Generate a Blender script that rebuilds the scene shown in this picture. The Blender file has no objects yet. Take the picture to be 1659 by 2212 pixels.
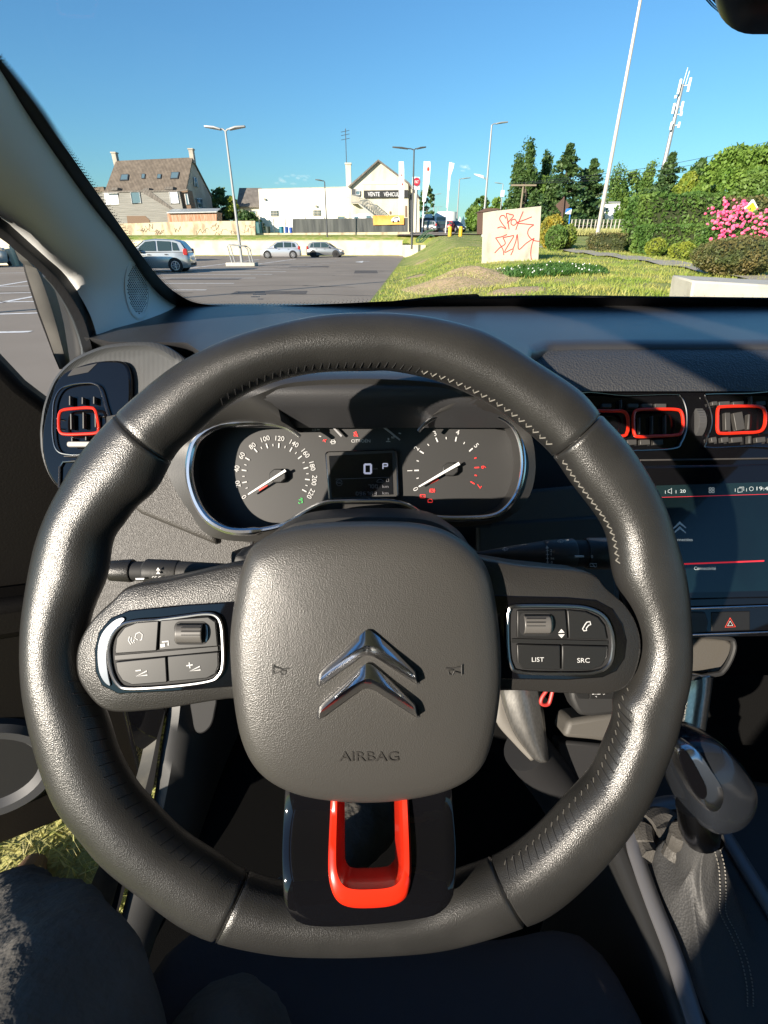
import bpy, bmesh, math, random
import numpy as np
from mathutils import Vector, Matrix
random.seed(7); rng = np.random.default_rng(7)
scn = bpy.context.scene
COL = scn.collection
# ---------------- camera, sky, sun, exposure ----------------
F = 1050.0; CU = 829.5; CV = 1106.0            # focal length and centre in 1659x2212 picture units
PITCH = math.radians(28.9); EYE = Vector((0, 0, 1.30))
FW = Vector((0, math.cos(PITCH), -math.sin(PITCH))); UP = Vector((0, math.sin(PITCH), math.cos(PITCH))); RT = Vector((1, 0, 0))
cam = bpy.data.cameras.new('camera'); cam.sensor_fit = 'HORIZONTAL'; cam.sensor_width = 36
cam.lens = 36 * F / 1659; cam.clip_start = 0.02; cam.clip_end = 4000
camo = bpy.data.objects.new('camera', cam); COL.objects.link(camo)
camo.location = EYE; camo.rotation_euler = (math.pi / 2 - PITCH, 0, 0)
scn.camera = camo
SUN_EL = math.radians(17.5); SUN_AZ = math.radians(221)
w = bpy.data.worlds.new('World'); scn.world = w; w.use_nodes = True
nt = w.node_tree; bg = nt.nodes['Background']
sky = nt.nodes.new('ShaderNodeTexSky'); sky.sky_type = 'NISHITA'; sky.sun_disc = False
sky.sun_elevation = SUN_EL; sky.sun_rotation = SUN_AZ; sky.altitude = 100; sky.air_density = 1.3; sky.dust_density = 0.35; sky.ozone_density = 2.6
hs = nt.nodes.new('ShaderNodeMix'); hs.data_type = 'RGBA'; hs.blend_type = 'MULTIPLY'; hs.inputs[0].default_value = 1; hs.inputs[7].default_value = (.27, .48, .66, 1)
nt.links.new(sky.outputs[0], hs.inputs[6]); nt.links.new(hs.outputs[2], bg.inputs[0]); bg.inputs[1].default_value = 0.115
sd = bpy.data.lights.new('sun', 'SUN'); sd.energy = 4.6; sd.angle = math.radians(0.53); sd.color = (1.0, 0.89, 0.75)
so = bpy.data.objects.new('sun', sd); COL.objects.link(so)
sdir = Vector((math.sin(SUN_AZ) * math.cos(SUN_EL), math.cos(SUN_AZ) * math.cos(SUN_EL), math.sin(SUN_EL)))
so.rotation_euler = sdir.to_track_quat('Z', 'Y').to_euler(); so.location = (0, 0, 30)
vs = scn.view_settings; vs.view_transform = 'Standard'; vs.look = 'None'; vs.gamma = 1; vs.exposure = 1.2
scn.cycles.max_bounces = 8; scn.cycles.transparent_max_bounces = 24
scn.cycles.use_denoising = True
# ---------------- picture to place helpers ----------------
def ray(u, v): return FW + RT * ((u - CU) / F) + UP * ((CV - v) / F)
def A(u, v, d): return EYE + ray(u, v) * d                       # a point at camera depth d
def PY(u, v, Y):
    r = ray(u, v); return EYE + r * (Y / r.y)
def PX(u, v, X):
    r = ray(u, v); return EYE + r * (X / r.x)
def PZ(u, v, Z):
    r = ray(u, v); return EYE + r * ((Z - 1.30) / r.z)
def zc(x0, y0, k):                                               # traced coordinates of an enlarged crop
    return lambda pts: [(x0 + x * k, y0 + y * k) for x, y in pts]
z1 = zc(356.6, 795.4, .496); z2 = zc(0, 658.3, .2975); z3 = zc(1152, 740.5, .3348); z4 = zc(164.6, 1206.8, .2315)
z5 = zc(987.4, 1124.5, .2645); z6 = zc(0, 1481, .3637); z7 = zc(1042.2, 1481, .3717); z8 = zc(493.7, 1590.8, .3637)
zp = zc(493.7, 1261.7, .3637)
b3 = zc(192, 301.7, .3472); b4 = zc(658.3, 301.7, .2645); b5 = zc(987.4, 301.7, .4047); bs = zc(932.5, 356.6, .1984)
bl = zc(0, 493.7, .1653); c1 = zc(356.6, 850.3, .248); c2 = zc(685.7, 850.3, .2811); b2 = zc(829.4, 0, .5)
def crom(pts, n=8, closed=True):
    pts = [Vector(p) for p in pts]; m = len(pts); out = []
    rngi = range(m) if closed else range(m - 1)
    for i in rngi:
        if closed: p0, p1, p2, p3 = pts[i - 1], pts[i], pts[(i + 1) % m], pts[(i + 2) % m]
        else: p0, p1, p2, p3 = pts[max(i - 1, 0)], pts[i], pts[i + 1], pts[min(i + 2, m - 1)]
        for j in range(n):
            t = j / n
            out.append(0.5 * ((2 * p1) + (p2 - p0) * t + (2 * p0 - 5 * p1 + 4 * p2 - p3) * t * t + (3 * p1 - p0 - 3 * p2 + p3) * t ** 3))
    if not closed: out.append(pts[-1].copy())
    return out
def rrect(cx, cy, w, h, r, n=5):
    o = []
    for sx, sy, a0 in ((1, 1, 0), (-1, 1, 90), (-1, -1, 180), (1, -1, 270)):
        for k in range(n + 1):
            a = math.radians(a0 + 90 * k / n)
            o.append((cx + sx * (w / 2 - r) + r * math.cos(a), cy + sy * (h / 2 - r) + r * math.sin(a)))
    return o
# ---------------- materials ----------------
MATS = {}
def mat(name, col, rough=0.5, metal=0.0, noise=None, bump=None, spec=0.5, coat=0.0, emit=None, alpha=None, trans=0.0):
    """noise=(scale, other colour, lo, hi) mixes a second colour; bump=(kind, scale, strength, distance)"""
    if name in MATS: return MATS[name]
    m = bpy.data.materials.new(name); m.use_nodes = True; t = m.node_tree; p = t.nodes['Principled BSDF']
    p.inputs['Base Color'].default_value = (*col, 1); p.inputs['Roughness'].default_value = rough; p.inputs['Metallic'].default_value = metal
    p.inputs['Specular IOR Level'].default_value = spec; p.inputs['Coat Weight'].default_value = coat; p.inputs['Coat Roughness'].default_value = 0.03
    tc = t.nodes.new('ShaderNodeTexCoord')
    if noise:
        n = t.nodes.new('ShaderNodeTexNoise'); n.inputs['Scale'].default_value = noise[0]; n.inputs['Detail'].default_value = 6
        if len(noise) > 4:
            mp = t.nodes.new('ShaderNodeMapping'); mp.inputs['Scale'].default_value = noise[4]
            t.links.new(tc.outputs['Object'], mp.inputs[0]); t.links.new(mp.outputs[0], n.inputs['Vector'])
        else: t.links.new(tc.outputs['Object'], n.inputs['Vector'])
        mr = t.nodes.new('ShaderNodeMapRange'); mr.inputs[1].default_value = noise[2]; mr.inputs[2].default_value = noise[3]
        t.links.new(n.outputs[0], mr.inputs[0])
        mx = t.nodes.new('ShaderNodeMix'); mx.data_type = 'RGBA'; mx.inputs[6].default_value = (*col, 1); mx.inputs[7].default_value = (*noise[1], 1)
        t.links.new(mr.outputs[0], mx.inputs[0]); t.links.new(mx.outputs[2], p.inputs['Base Color'])
    if bump:
        b = t.nodes.new('ShaderNodeBump'); b.inputs['Strength'].default_value = bump[2]; b.inputs['Distance'].default_value = bump[3]
        if bump[0] == 'voronoi':
            n = t.nodes.new('ShaderNodeTexVoronoi'); n.feature = 'SMOOTH_F1'; n.inputs['Scale'].default_value = bump[1]; n.inputs['Smoothness'].default_value = 0.4
        elif bump[0] == 'wave':
            n = t.nodes.new('ShaderNodeTexWave'); n.bands_direction = bump[4] if len(bump) > 4 else 'X'; n.inputs['Scale'].default_value = bump[1]
        else:
            n = t.nodes.new('ShaderNodeTexNoise'); n.inputs['Scale'].default_value = bump[1]; n.inputs['Detail'].default_value = 4
        t.links.new(tc.outputs['Object'], n.inputs['Vector']); t.links.new(n.outputs[0], b.inputs['Height']); t.links.new(b.outputs[0], p.inputs['Normal'])
    if emit: p.inputs['Emission Color'].default_value = (*emit[0], 1); p.inputs['Emission Strength'].default_value = emit[1]
    if alpha is not None: p.inputs['Alpha'].default_value = alpha
    if trans:
        tr = t.nodes.new('ShaderNodeBsdfTranslucent'); ms = t.nodes.new('ShaderNodeMixShader'); ms.inputs[0].default_value = trans
        src = p.inputs['Base Color'].links[0].from_socket if p.inputs['Base Color'].links else None
        if src: t.links.new(src, tr.inputs[0])
        else: tr.inputs[0].default_value = (*col, 1)
        t.links.new(p.outputs[0], ms.inputs[1]); t.links.new(tr.outputs[0], ms.inputs[2]); t.links.new(ms.outputs[0], t.nodes['Material Output'].inputs[0])
    MATS[name] = m; return m
def glass(name, tint=(1, 1, 1), f=1.0, rough=0.0, dark=0.0):
    m = bpy.data.materials.new(name); m.use_nodes = True; t = m.node_tree; t.nodes.clear()
    o = t.nodes.new('ShaderNodeOutputMaterial'); a = t.nodes.new('ShaderNodeBsdfTransparent'); a.inputs[0].default_value = (*tint, 1)
    g = t.nodes.new('ShaderNodeBsdfGlossy'); g.inputs['Roughness'].default_value = rough
    fr = t.nodes.new('ShaderNodeFresnel'); fr.inputs[0].default_value = 1.45; mu = t.nodes.new('ShaderNodeMath'); mu.operation = 'MULTIPLY'; mu.inputs[1].default_value = f
    ms = t.nodes.new('ShaderNodeMixShader'); t.links.new(fr.outputs[0], mu.inputs[0]); t.links.new(mu.outputs[0], ms.inputs[0])
    t.links.new(a.outputs[0], ms.inputs[1]); t.links.new(g.outputs[0], ms.inputs[2]); t.links.new(ms.outputs[0], o.inputs[0])
    MATS[name] = m; return m
# ---------------- mesh builder ----------------
class MB:
    def __init__(s): s.v = []; s.f = []
    def add(s, vs, fs):
        k = len(s.v); s.v += [Vector(p) for p in vs]; s.f += [[i + k for i in f] for f in fs]; return s
    def quad(s, *p): return s.add(p, [list(range(len(p)))])
    def box(s, c, size, rot=None):
        c = Vector(c); R = rot or Matrix.Identity(3); vs = []
        for z in (-.5, .5):
            for x, y in ((-.5, -.5), (.5, -.5), (.5, .5), (-.5, .5)): vs.append(c + R @ Vector((x * size[0], y * size[1], z * size[2])))
        return s.add(vs, [[3, 2, 1, 0], [4, 5, 6, 7], [0, 1, 5, 4], [1, 2, 6, 5], [2, 3, 7, 6], [3, 0, 4, 7]])
    def prism(s, poly, vec):
        n = len(poly); vec = Vector(vec); vs = [Vector(p) for p in poly] + [Vector(p) + vec for p in poly]
        return s.add(vs, [list(range(n))[::-1], list(range(n, 2 * n))] + [[i, (i + 1) % n, (i + 1) % n + n, i + n] for i in range(n)])
    def loft(s, rings, closed=True, cap=True, loop=False):
        n = len(rings[0]); vs = [p for r in rings for p in r]; fs = []; m = len(rings)
        for i in range(m if loop else m - 1):
            j = (i + 1) % m
            for k in range(n if closed else n - 1): k2 = (k + 1) % n; fs.append([i * n + k, i * n + k2, j * n + k2, j * n + k])
        if cap and not loop and closed: fs += [list(range(n))[::-1], list(range((m - 1) * n, m * n))]
        return s.add(vs, fs)
    def tube(s, path, r, n=10, closed=False, cap=True, flat=None, ref=None):
        P = [Vector(p) for p in path]; m = len(P); rings = []; pn = None
        for i in range(m):
            if closed: t = P[(i + 1) % m] - P[i - 1]
            else: t = P[min(i + 1, m - 1)] - P[max(i - 1, 0)]
            t = t.normalized() if t.length > 1e-9 else Vector((0, 0, 1))
            if ref is not None: nn = Vector(ref)
            elif pn is None: nn = Vector((0, 0, 1)) if abs(t.z) < .9 else Vector((1, 0, 0))
            else: nn = pn
            nn = (nn - t * nn.dot(t)).normalized(); pn = nn; b = t.cross(nn)
            rr = r[i] if hasattr(r, '__len__') else r; fl = flat or 1
            rings.append([P[i] + nn * (rr * fl * math.cos(2 * math.pi * k / n)) + b * (rr * math.sin(2 * math.pi * k / n)) for k in range(n)])
        return s.loft(rings, cap=cap, loop=closed)
    def cyl(s, a, b, r, r2=None, n=16): return s.tube([a, b], [r, r if r2 is None else r2], n)
    def ball(s, c, r, n=12, m=8):
        c = Vector(c); r = r if hasattr(r, '__len__') else (r, r, r); rings = []
        for i in range(m + 1):
            th = math.pi * (0.02 + .96 * i / m)
            rings.append([c + Vector((r[0] * math.sin(th) * math.cos(2 * math.pi * k / n), r[1] * math.sin(th) * math.sin(2 * math.pi * k / n), -r[2] * math.cos(th))) for k in range(n)])
        return s.loft(rings)
    def build(s, name, m, parent=None, sharp=32, bevel=0, seg=2, sub=0, solid=0):
        me = bpy.data.meshes.new(name); org = ORG.get(parent.name, Vector((0, 0, 0))) if parent else Vector((0, 0, 0))
        me.from_pydata([tuple(p - org) for p in s.v], [], s.f); me.validate(); me.update()
        if isinstance(m, str): m = MATS[m]
        me.materials.append(m)
        bm = bmesh.new(); bm.from_mesh(me); bmesh.ops.recalc_face_normals(bm, faces=bm.faces)
        for f in bm.faces: f.smooth = sharp > 0
        lim = math.radians(sharp)
        for e in bm.edges:
            if len(e.link_faces) == 2 and e.calc_face_angle(0) > lim: e.smooth = False
        bm.to_mesh(me); bm.free()
        o = bpy.data.objects.new(name, me); COL.objects.link(o)
        if parent: o.parent = parent
        ORG[o.name] = org
        if solid:
            md = o.modifiers.new('solid', 'SOLIDIFY'); md.thickness = solid; md.offset = 0
        if bevel:
            md = o.modifiers.new('bevel', 'BEVEL'); md.width = bevel; md.segments = seg; md.limit_method = 'ANGLE'; md.angle_limit = math.radians(40); md.harden_normals = False
        if sub:
            md = o.modifiers.new('sub', 'SUBSURF'); md.levels = sub; md.render_levels = sub
        return o
ORG = {}
def thing(name, label, cat, loc=(0, 0, 0), group=None):
    o = bpy.data.objects.new(name, None); COL.objects.link(o); o.location = Vector(loc); ORG[o.name] = Vector(loc)
    o['label'] = label; o['category'] = cat
    if group: o['group'] = group
    return o
def tag(o, label=None, cat=None, group=None, kind=None):
    for k, v in (('label', label), ('category', cat), ('group', group), ('kind', kind)):
        if v: o[k] = v
    return o
def dup(root, loc, rotz=0, label=None, scale=1):
    r = root.copy(); COL.objects.link(r); r.location = loc; r.rotation_euler = (0, 0, rotz); r.scale = (scale,) * 3
    if label: r['label'] = label
    for ch in list(root.children):
        c = ch.copy(); COL.objects.link(c); c.parent = r
        for g in list(ch.children):
            d = g.copy(); COL.objects.link(d); d.parent = c
    return r
TXT = {}
def textgeo(s):
    if s not in TXT:
        cu = bpy.data.curves.new('t', 'FONT'); cu.body = s; cu.resolution_u = 3; cu.align_x = 'CENTER'; cu.align_y = 'CENTER'
        o = bpy.data.objects.new('t', cu); COL.objects.link(o); bpy.context.view_layer.update()
        me = bpy.data.meshes.new_from_object(o.evaluated_get(bpy.context.evaluated_depsgraph_get()))
        v = [(p.co.x, p.co.y) for p in me.vertices]; f = [list(p.vertices) for p in me.polygons]
        xs = [p[0] for p in v]; ys = [p[1] for p in v]; cx = (min(xs) + max(xs)) / 2; cy = (min(ys) + max(ys)) / 2
        TXT[s] = ([(x - cx, y - cy) for x, y in v], f, max(xs) - min(xs), max(ys) - min(ys))
        bpy.data.objects.remove(o); bpy.data.curves.remove(cu); bpy.data.meshes.remove(me)
    return TXT[s]
def text(mb, s, c, ex, ey, h=None, w=None, thick=0, rot=0):
    """lettering centred at c, ex / ey unit axes in the plane, h height and / or w width"""
    v, f, W, H = textgeo(s); sy = (h / H) if h else (w / W); sx = (w / W) if w else sy
    c = Vector(c); ex = Vector(ex); ey = Vector(ey); cr, sr = math.cos(rot), math.sin(rot)
    ex, ey = ex * cr + ey * sr, ey * cr - ex * sr
    P = [c + ex * (x * sx) + ey * (y * sy) for x, y in v]
    if thick:
        nrm = ex.cross(ey).normalized() * thick; n = len(P); edges = {}
        for q in f:
            for i in range(len(q)):
                a, b = q[i], q[(i + 1) % len(q)]; edges[(a, b)] = edges.get((a, b), 0) + 1
        side = [[a, b, b + n, a + n] for (a, b) in edges if (b, a) not in edges]
        mb.add(P + [p + nrm for p in P], [[i + n for i in q] for q in f] + side)
    else: mb.add(P, f)
    return mb
def slab(mb, uv, d, back, sc=1.0):                                 # outline on a plane facing the wheel's axis, given real thickness
    p = [A(u, v, d) for u, v in uv]; return mb.prism(p, FW * back)
def stroke(mb, uv, wpx, d, thick=0, closed=False):                   # a drawn line as a thin raised ribbon
    r = wpx / F * d / 2; P = [A(u, v, d) for u, v in uv]
    return mb.tube(P, r, 4, closed=closed, ref=FW, flat=0.25)
# common materials
mat('leather', (.019, .0187, .018), .31, bump=('voronoi', 1900, .28, .0004), noise=(25, (.025, .0245, .0235), .45, .65), spec=.6)
mat('grain', (.021, .020, .019), .36, bump=('voronoi', 1700, .35, .0004))
mat('pad_grain', (.043, .041, .038), .35, bump=('voronoi', 1700, .26, .00045))
mat('piano', (.004, .004, .005), .035)
mat('chrome', (.72, .72, .73), .17, 1.0)
mat('satin', (.33, .33, .335), .3, 1.0)
mat('darkchrome', (.20, .20, .21), .22, 1.0)
mat('black_plastic', (.022, .022, .022), .5, bump=('noise', 900, .12, .0006))
mat('matt_black', (.010, .010, .011), .7)
mat('button', (.012, .012, .012), .42)
mat('white_print', (.52, .52, .52), .5)
mat('grey_print', (.28, .28, .29), .5)
mat('orange_red', (.62, .022, .006), .30, coat=.4)
mat('red_print', (.7, .05, .03), .5)
mat('green_print', (.04, .28, .06), .5)
mat('dash_grain', (.034, .034, .036), .36, bump=('voronoi', 1300, .2, .0004))
mat('lower_dash', (.045, .041, .037), .5, bump=('voronoi', 1000, .5, .0007))
mat('pillar_trim', (.64, .64, .63), .8, bump=('noise', 700, .2, .0006))
mat('rubber', (.006, .006, .007), .6, spec=.15); mat('thread_dark', (.09, .085, .075), .6)
mat('carpet', (.006, .006, .006), .95, spec=.05, bump=('noise', 800, .5, .002))
mat('seat_cloth', (.040, .037, .043), .9, bump=('noise', 1500, .5, .001))
mat('silver_trim', (.46, .45, .43), .34, .8)
mat('thread', (.19, .18, .16), .6)
# ================= the ground =================
def interp(x, tab):
    xs, ys = zip(*tab); return float(np.interp(x, xs, ys))
def HR(Y): return interp(Y, [(-20, .03), (3, .05), (6, .25), (8, .36), (12, .5), (20, .73), (30, 1.0), (40, 1.35), (60, 1.9), (72, 2.2), (80, 2.55), (100, 3.2), (150, 4.7), (400, 10), (900, 18)])
def XB(Y): return interp(Y, [(-20, -2.4), (2, -2.3), (6, -1.5), (13.6, -.35), (68, 2.6), (69, 2.7)])
def sstep(t): t = max(0, min(1, t)); return t * t * (3 - 2 * t)
def GZ(X, Y):
    if Y > 68.6 : return interp(Y, [(68.6, 1.62), (72, 2.2)]) if Y < 72 and X < XB(68) else HR(Y)
    if X < XB(Y): return 0.0
    return HR(Y) * sstep((X - XB(Y)) / (4.5 if Y > 6 else 6)) + .06 * math.sin(X * 1.7 + Y * .9) * math.sin(Y * 1.1) * min(1, max(0, (X - XB(Y)) / 3)) * (1 if 6 < Y < 60 else 0)
def zt(v, Y): return PY(CU, v, Y).z
m = mat('asphalt', (.235, .195, .150), .85, noise=(.35, (.285, .240, .188), .35, .7), bump=('noise', 90, .4, .01))
m = mat('grass_ground', (.21, .27, .045), .9, noise=(1.2, (.42, .36, .14), .45, .7), bump=('noise', 14, .9, .08))
mat('far_ground', (.07, .11, .03), .9, noise=(.4, (.14, .15, .05), .4, .7))
mb = MB(); mb.quad((-900, -400, 0), (900, -400, 0), (900, 68.2, 0), (-900, 68.2, 0)); tag(mb.build('parking_lot', 'asphalt', sharp=0), kind='structure')
mb = MB(); mb.quad((-2500, -2500, -.4), (2500, -2500, -.4), (2500, 2500, -.4), (-2500, 2500, -.4)); tag(mb.build('ground', 'far_ground', sharp=0), kind='structure')
rows = [-20, -10, -4, -2, 0, 1, 2, 3, 4, 5, 6, 7, 8] + [8 + .5 * i for i in range(1, 40)] + [28 + i for i in range(1, 41)] + [68.59]
ss = [0, .15, .4] + [.7 * i for i in range(1, 50)] + [36, 42, 55, 80, 150, 400, 900]
mb = MB(); rr = [[Vector((XB(y) + s, y, GZ(XB(y) + s, y) + .012)) for s in ss] for y in rows]
mb.loft(rr, closed=False); tag(mb.build('grass_verge', 'grass_ground', sharp=60), kind='structure')
xs = [-900, -400, -200, -120] + [-100 + 5 * i for i in range(21)] + [XB(68.6) + s for s in ss[1:]]
mb = MB(); rr = [[Vector((x, y, GZ(x, y) + .012)) for x in xs] for y in [68.6, 70, 72, 74, 76, 80, 90, 100, 120, 150, 200, 300, 500, 900]]
mb.loft(rr, closed=False); tag(mb.build('upper_ground', 'grass_ground', sharp=60), kind='structure')
# strip of rough grass at the foot of the retaining wall
mb = MB(); mb.quad((-70, 66.4, .006), (1.9, 66.4, .006), (1.9, 68, .05), (-70, 68, .05)); tag(mb.build('kerb_grass', 'grass_ground', sharp=0), kind='structure')
mat('path_stone', (.31, .28, .235), .9, noise=(3, (.38, .35, .30), .4, .7))
def strip(name, m, pts, wid, dz=.03):
    mb = MB(); P = crom([Vector((x, y, 0)) for x, y in pts], 10, False); L = []; R = []
    for i, p in enumerate(P):
        t = (P[min(i + 1, len(P) - 1)] - P[max(i - 1, 0)]).normalized(); n = Vector((-t.y, t.x, 0)) * wid / 2
        for lst, q in ((L, p + n), (R, p - n)): lst.append(Vector((q.x, q.y, max(GZ(q.x, q.y), GZ(p.x, p.y)) + dz)))
    mb.loft([L, R], closed=False); return tag(mb.build(name, m, sharp=0), kind='structure')
def gp(u, v):                                                   # where a picture point meets the ground
    r = ray(u, v); lo = 2.0
    t = 2.0
    while t < 400:
        p = EYE + r * t
        if p.z < GZ(p.x, p.y): return p
        t *= 1.004
    return EYE + r * 400
pp = [gp(u, v) for u, v in ((1180, 534), (1300, 552), (1450, 572), (1659, 606), (1900, 640))]
strip('footpath', 'path_stone', [(p.x, p.y) for p in pp], 1.1, .05)
strip('side_road', 'asphalt', [(4.6, 69), (8, 90), (14, 140), (26, 260), (50, 500)], 7.0, .10)
strip('cross_road', 'asphalt', [(7.2, 78), (40, 62), (90, 56)], 4.0, .07)
mat('line_paint', (.80, .79, .76), .7, noise=(8, (.45, .44, .42), .5, .7))
def gline(name, ends, wd=.12, kindm='line_paint'):
    mb = MB()
    for a, b in ends:
        a = PZ(*a, .0); b = PZ(*b, .0); a.z = b.z = .005; t = (b - a).normalized(); n = Vector((-t.y, t.x, 0)) * wd / 2
        mb.quad(a - n, b - n, b + n, a + n)
    return tag(mb.build(name, kindm, sharp=0), kind='structure')
ends = [tuple(b3([(xl, v), (xr, v - .5)])) for xl, v, xr in ((100, 936, 731), (100, 895, 902), (150, 862, 1037), (200, 839, 1140), (300, 822, 1227), (400, 806, 1299), (600, 792, 1380), (800, 781, 1450), (900, 770, 1500), (1000, 760, 1540), (1100, 751, 1560))]
ends += [tuple(b3([(430, 826), (1060, 745)])), tuple(b3([(960, 787), (1290, 742)]))]
ends += [tuple(bl([(-900, 1380), (400, 1350)])), tuple(bl([(-700, 1142), (560, 1103)])), tuple(bl([(-600, 972), (520, 954)])), tuple(bl([(-600, 862), (470, 836)])), tuple(bl([(-500, 778), (430, 748)])), tuple(bl([(-500, 1060), (480, 882)])), tuple(bl([(-400, 815), (400, 682)])), tuple(bl([(-300, 590), (340, 578)]))]
gline('parking_lines', ends, .17)
mat('tar', (.10, .085, .07), .8)
mb = MB()
for i in range(16):
    x, y = rng.uniform(-14, -1), rng.uniform(12, 45); P = [Vector((x, y, .006))]
    for k in range(9): P.append(P[-1] + Vector((rng.normal() * .5 + .6, rng.normal() * .35, 0)))
    for a, b in zip(P, P[1:]):
        n_ = Vector((-(b - a).y, (b - a).x, 0)).normalized() * .025; mb.quad(a - n_, b - n_, b + n_, a + n_)
for (x, y, w_, h_) in ((-4.5, 15.5, 2.2, 1.2), (-9, 22, 3, 1.5), (-1.5, 27, 1.2, 3), (-6, 34, 2.5, 2)): mb.quad((x, y, .0035), (x + w_, y + .1, .0035), (x + w_ - .1, y + h_, .0035), (x - .1, y + h_ - .1, .0035))
tag(mb.build('tar_repairs', 'tar', sharp=0), kind='structure')
gline('lane_arrow', [tuple(b4([(440, 997), (535, 995)]))], .25)
aL = PZ(*b4([(410, 999)])[0], .005); mb = MB(); a = PZ(*b4([(480, 990)])[0], .005); b = PZ(*b4([(470, 1004)])[0], .005); mb.quad(aL, b, a); tag(mb.build('arrow_head', 'line_paint', sharp=0), kind='structure')

# ---------------- grass blades (nobody could count them) ----------------
def blades(name, n, place, h, wd, m, lean=.5):
    V = np.zeros((n, 3, 3)); i = 0
    for i in range(n):
        x, y, z = place(); a = rng.uniform(0, 6.28); hh = h * rng.uniform(.5, 1.2); la = rng.uniform(0, 6.28); l = lean * hh * rng.uniform(0, 1)
        dx, dy = math.cos(a) * wd / 2, math.sin(a) * wd / 2
        V[i] = ((x - dx, y - dy, z), (x + dx, y + dy, z), (x + math.cos(la) * l, y + math.sin(la) * l, z + hh))
    me = bpy.data.meshes.new(name); me.vertices.add(3 * n); me.vertices.foreach_set('co', V.ravel()); me.loops.add(3 * n); me.loops.foreach_set('vertex_index', np.arange(3 * n))
    me.polygons.add(n); me.polygons.foreach_set('loop_start', np.arange(n) * 3); me.polygons.foreach_set('loop_total', np.full(n, 3)); me.update(); me.validate()
    me.materials.append(MATS[m]); o = bpy.data.objects.new(name, me); COL.objects.link(o); return tag(o, kind='stuff')
def leafmat(name, c1_, c2_, sc=1.5, tr=.35):
    return mat(name, c1_, .6, noise=(sc, c2_, .38, .62), trans=tr)
leafmat('blade_green', (.24, .34, .045), (.48, .45, .12), 1.0)
leafmat('blade_straw', (.66, .58, .30), (.36, .42, .10), 30)
leafmat('clover_green', (.04, .12, .02), (.08, .18, .03), 5)
BARE = [(gp(*q_).x, gp(*q_).y, rx_, ry_) for q_, rx_, ry_ in (((1000, 606), 1.9, 3.0), ((1120, 628), .6, .5), ((895, 600), .5, .8), ((905, 570), .6, 1.2), ((1440, 618), .35, .5))]
def pl_verge():
    while True:
        y = 7.5 + 26 * rng.random() ** 1.6; x = XB(y) + .1 + rng.uniform(0, 1) * (6 + y * .9)
        if all(((x - a) / rx) ** 2 + ((y - b) / ry) ** 2 > rng.uniform(.6, 1.1) for a, b, rx, ry in BARE): break
    return x, y, GZ(x, y)
blades('verge_grass', 75000, pl_verge, .10, .024, 'blade_green', 1.2)
def pl_door():
    y = rng.uniform(-.6, 2.4); x = -rng.uniform(.45, 2.3); return x, y, GZ(x, y)
blades('door_side_grass', 14000, pl_door, .08, .006, 'blade_straw', 1.6)
q0 = gp(*b5([(470, 720)])[0])
def pl_clover():
    a = rng.uniform(0, 6.28); r = rng.random() ** .5; x = q0.x + 1.6 * r * math.cos(a); y = q0.y + 1.5 * r * math.sin(a); return x, y, GZ(x, y) + rng.uniform(0, .08)
blades('clover_patch', 5000, pl_clover, .11, .07, 'clover_green', 1.5)
mat('clover_white', (.7, .7, .66), .7)
mb = MB()
for i in range(45):
    x, y, z = pl_clover(); mb.ball((x, y, z + .1), .02, 6, 4)
tag(mb.build('clover_flowers', 'clover_white'), kind='stuff')
mat('dirt', (.50, .36, .22), .95, noise=(9, (.30, .25, .11), .4, .65), bump=('noise', 30, 1, .05))
for (nm, uv, rx, ry) in (('bare_earth_mound', (1000, 606), 1.9, 2.8), ('worn_earth', (1120, 628), .65, .55), ('worn_earth', (905, 570), .6, 1.2), ('worn_earth', (895, 600), .5, .8)):
    c0 = gp(*uv); mb = MB(); rings = []
    for k in range(9):
        s = 1 - k / 9; rings.append([Vector((c0.x + rx * s * (1 + .15 * math.sin(3 * a + rx * 7)) * math.cos(a), c0.y + ry * s * math.sin(a), 0)) for a in [j * 2 * math.pi / 28 for j in range(28)]])
        for p in rings[-1]: p.z = GZ(p.x, p.y) + .02 - .05 * (k == 0) + (.26 if rx > 1 else .02) * sstep(k / 9) * (1 + .25 * math.sin(p.x * 5 + p.y * 3))
    mb.loft(rings); tag(mb.build(nm, 'dirt', sharp=60), kind='structure')
def pl_dirt():
    a = rng.uniform(0, 6.28); r = rng.random() ** .5; c0 = gpd; x = c0.x + 1.7 * r * math.cos(a); y = c0.y + 2.6 * r * math.sin(a); return x, y, GZ(x, y) + .24 * sstep(1 - r)
gpd = gp(1000, 606)
blades('dry_straw', 5000, pl_dirt, .07, .02, 'blade_straw', 2.2)

# ================= foliage =================
def leafcloud(name, C, size, m, parent, flat=0.0):
    n = len(C); a = rng.normal(size=(n, 3)); b = rng.normal(size=(n, 3)); a[:, 2] *= (1 - flat); b[:, 2] *= (1 - flat)
    a /= np.linalg.norm(a, axis=1, keepdims=True); b -= a * (a * b).sum(1, keepdims=True); b /= np.linalg.norm(b, axis=1, keepdims=True)
    s = size * rng.uniform(.5, 1.3, (n, 1)); V = np.stack([C - a * s, C - b * s * .6, C + a * s, C + b * s * .6], 1)
    me = bpy.data.meshes.new(name); org = np.array(ORG[parent.name]); V = V - org
    me.vertices.add(4 * n); me.vertices.foreach_set('co', V.ravel()); me.loops.add(4 * n); me.loops.foreach_set('vertex_index', np.arange(4 * n))
    me.polygons.add(n); me.polygons.foreach_set('loop_start', np.arange(n) * 4); me.polygons.foreach_set('loop_total', np.full(n, 4)); me.update(); me.validate()
    me.materials.append(MATS[m]); o = bpy.data.objects.new(name, me); COL.objects.link(o); o.parent = parent; ORG[o.name] = Vector(org); return o
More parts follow.
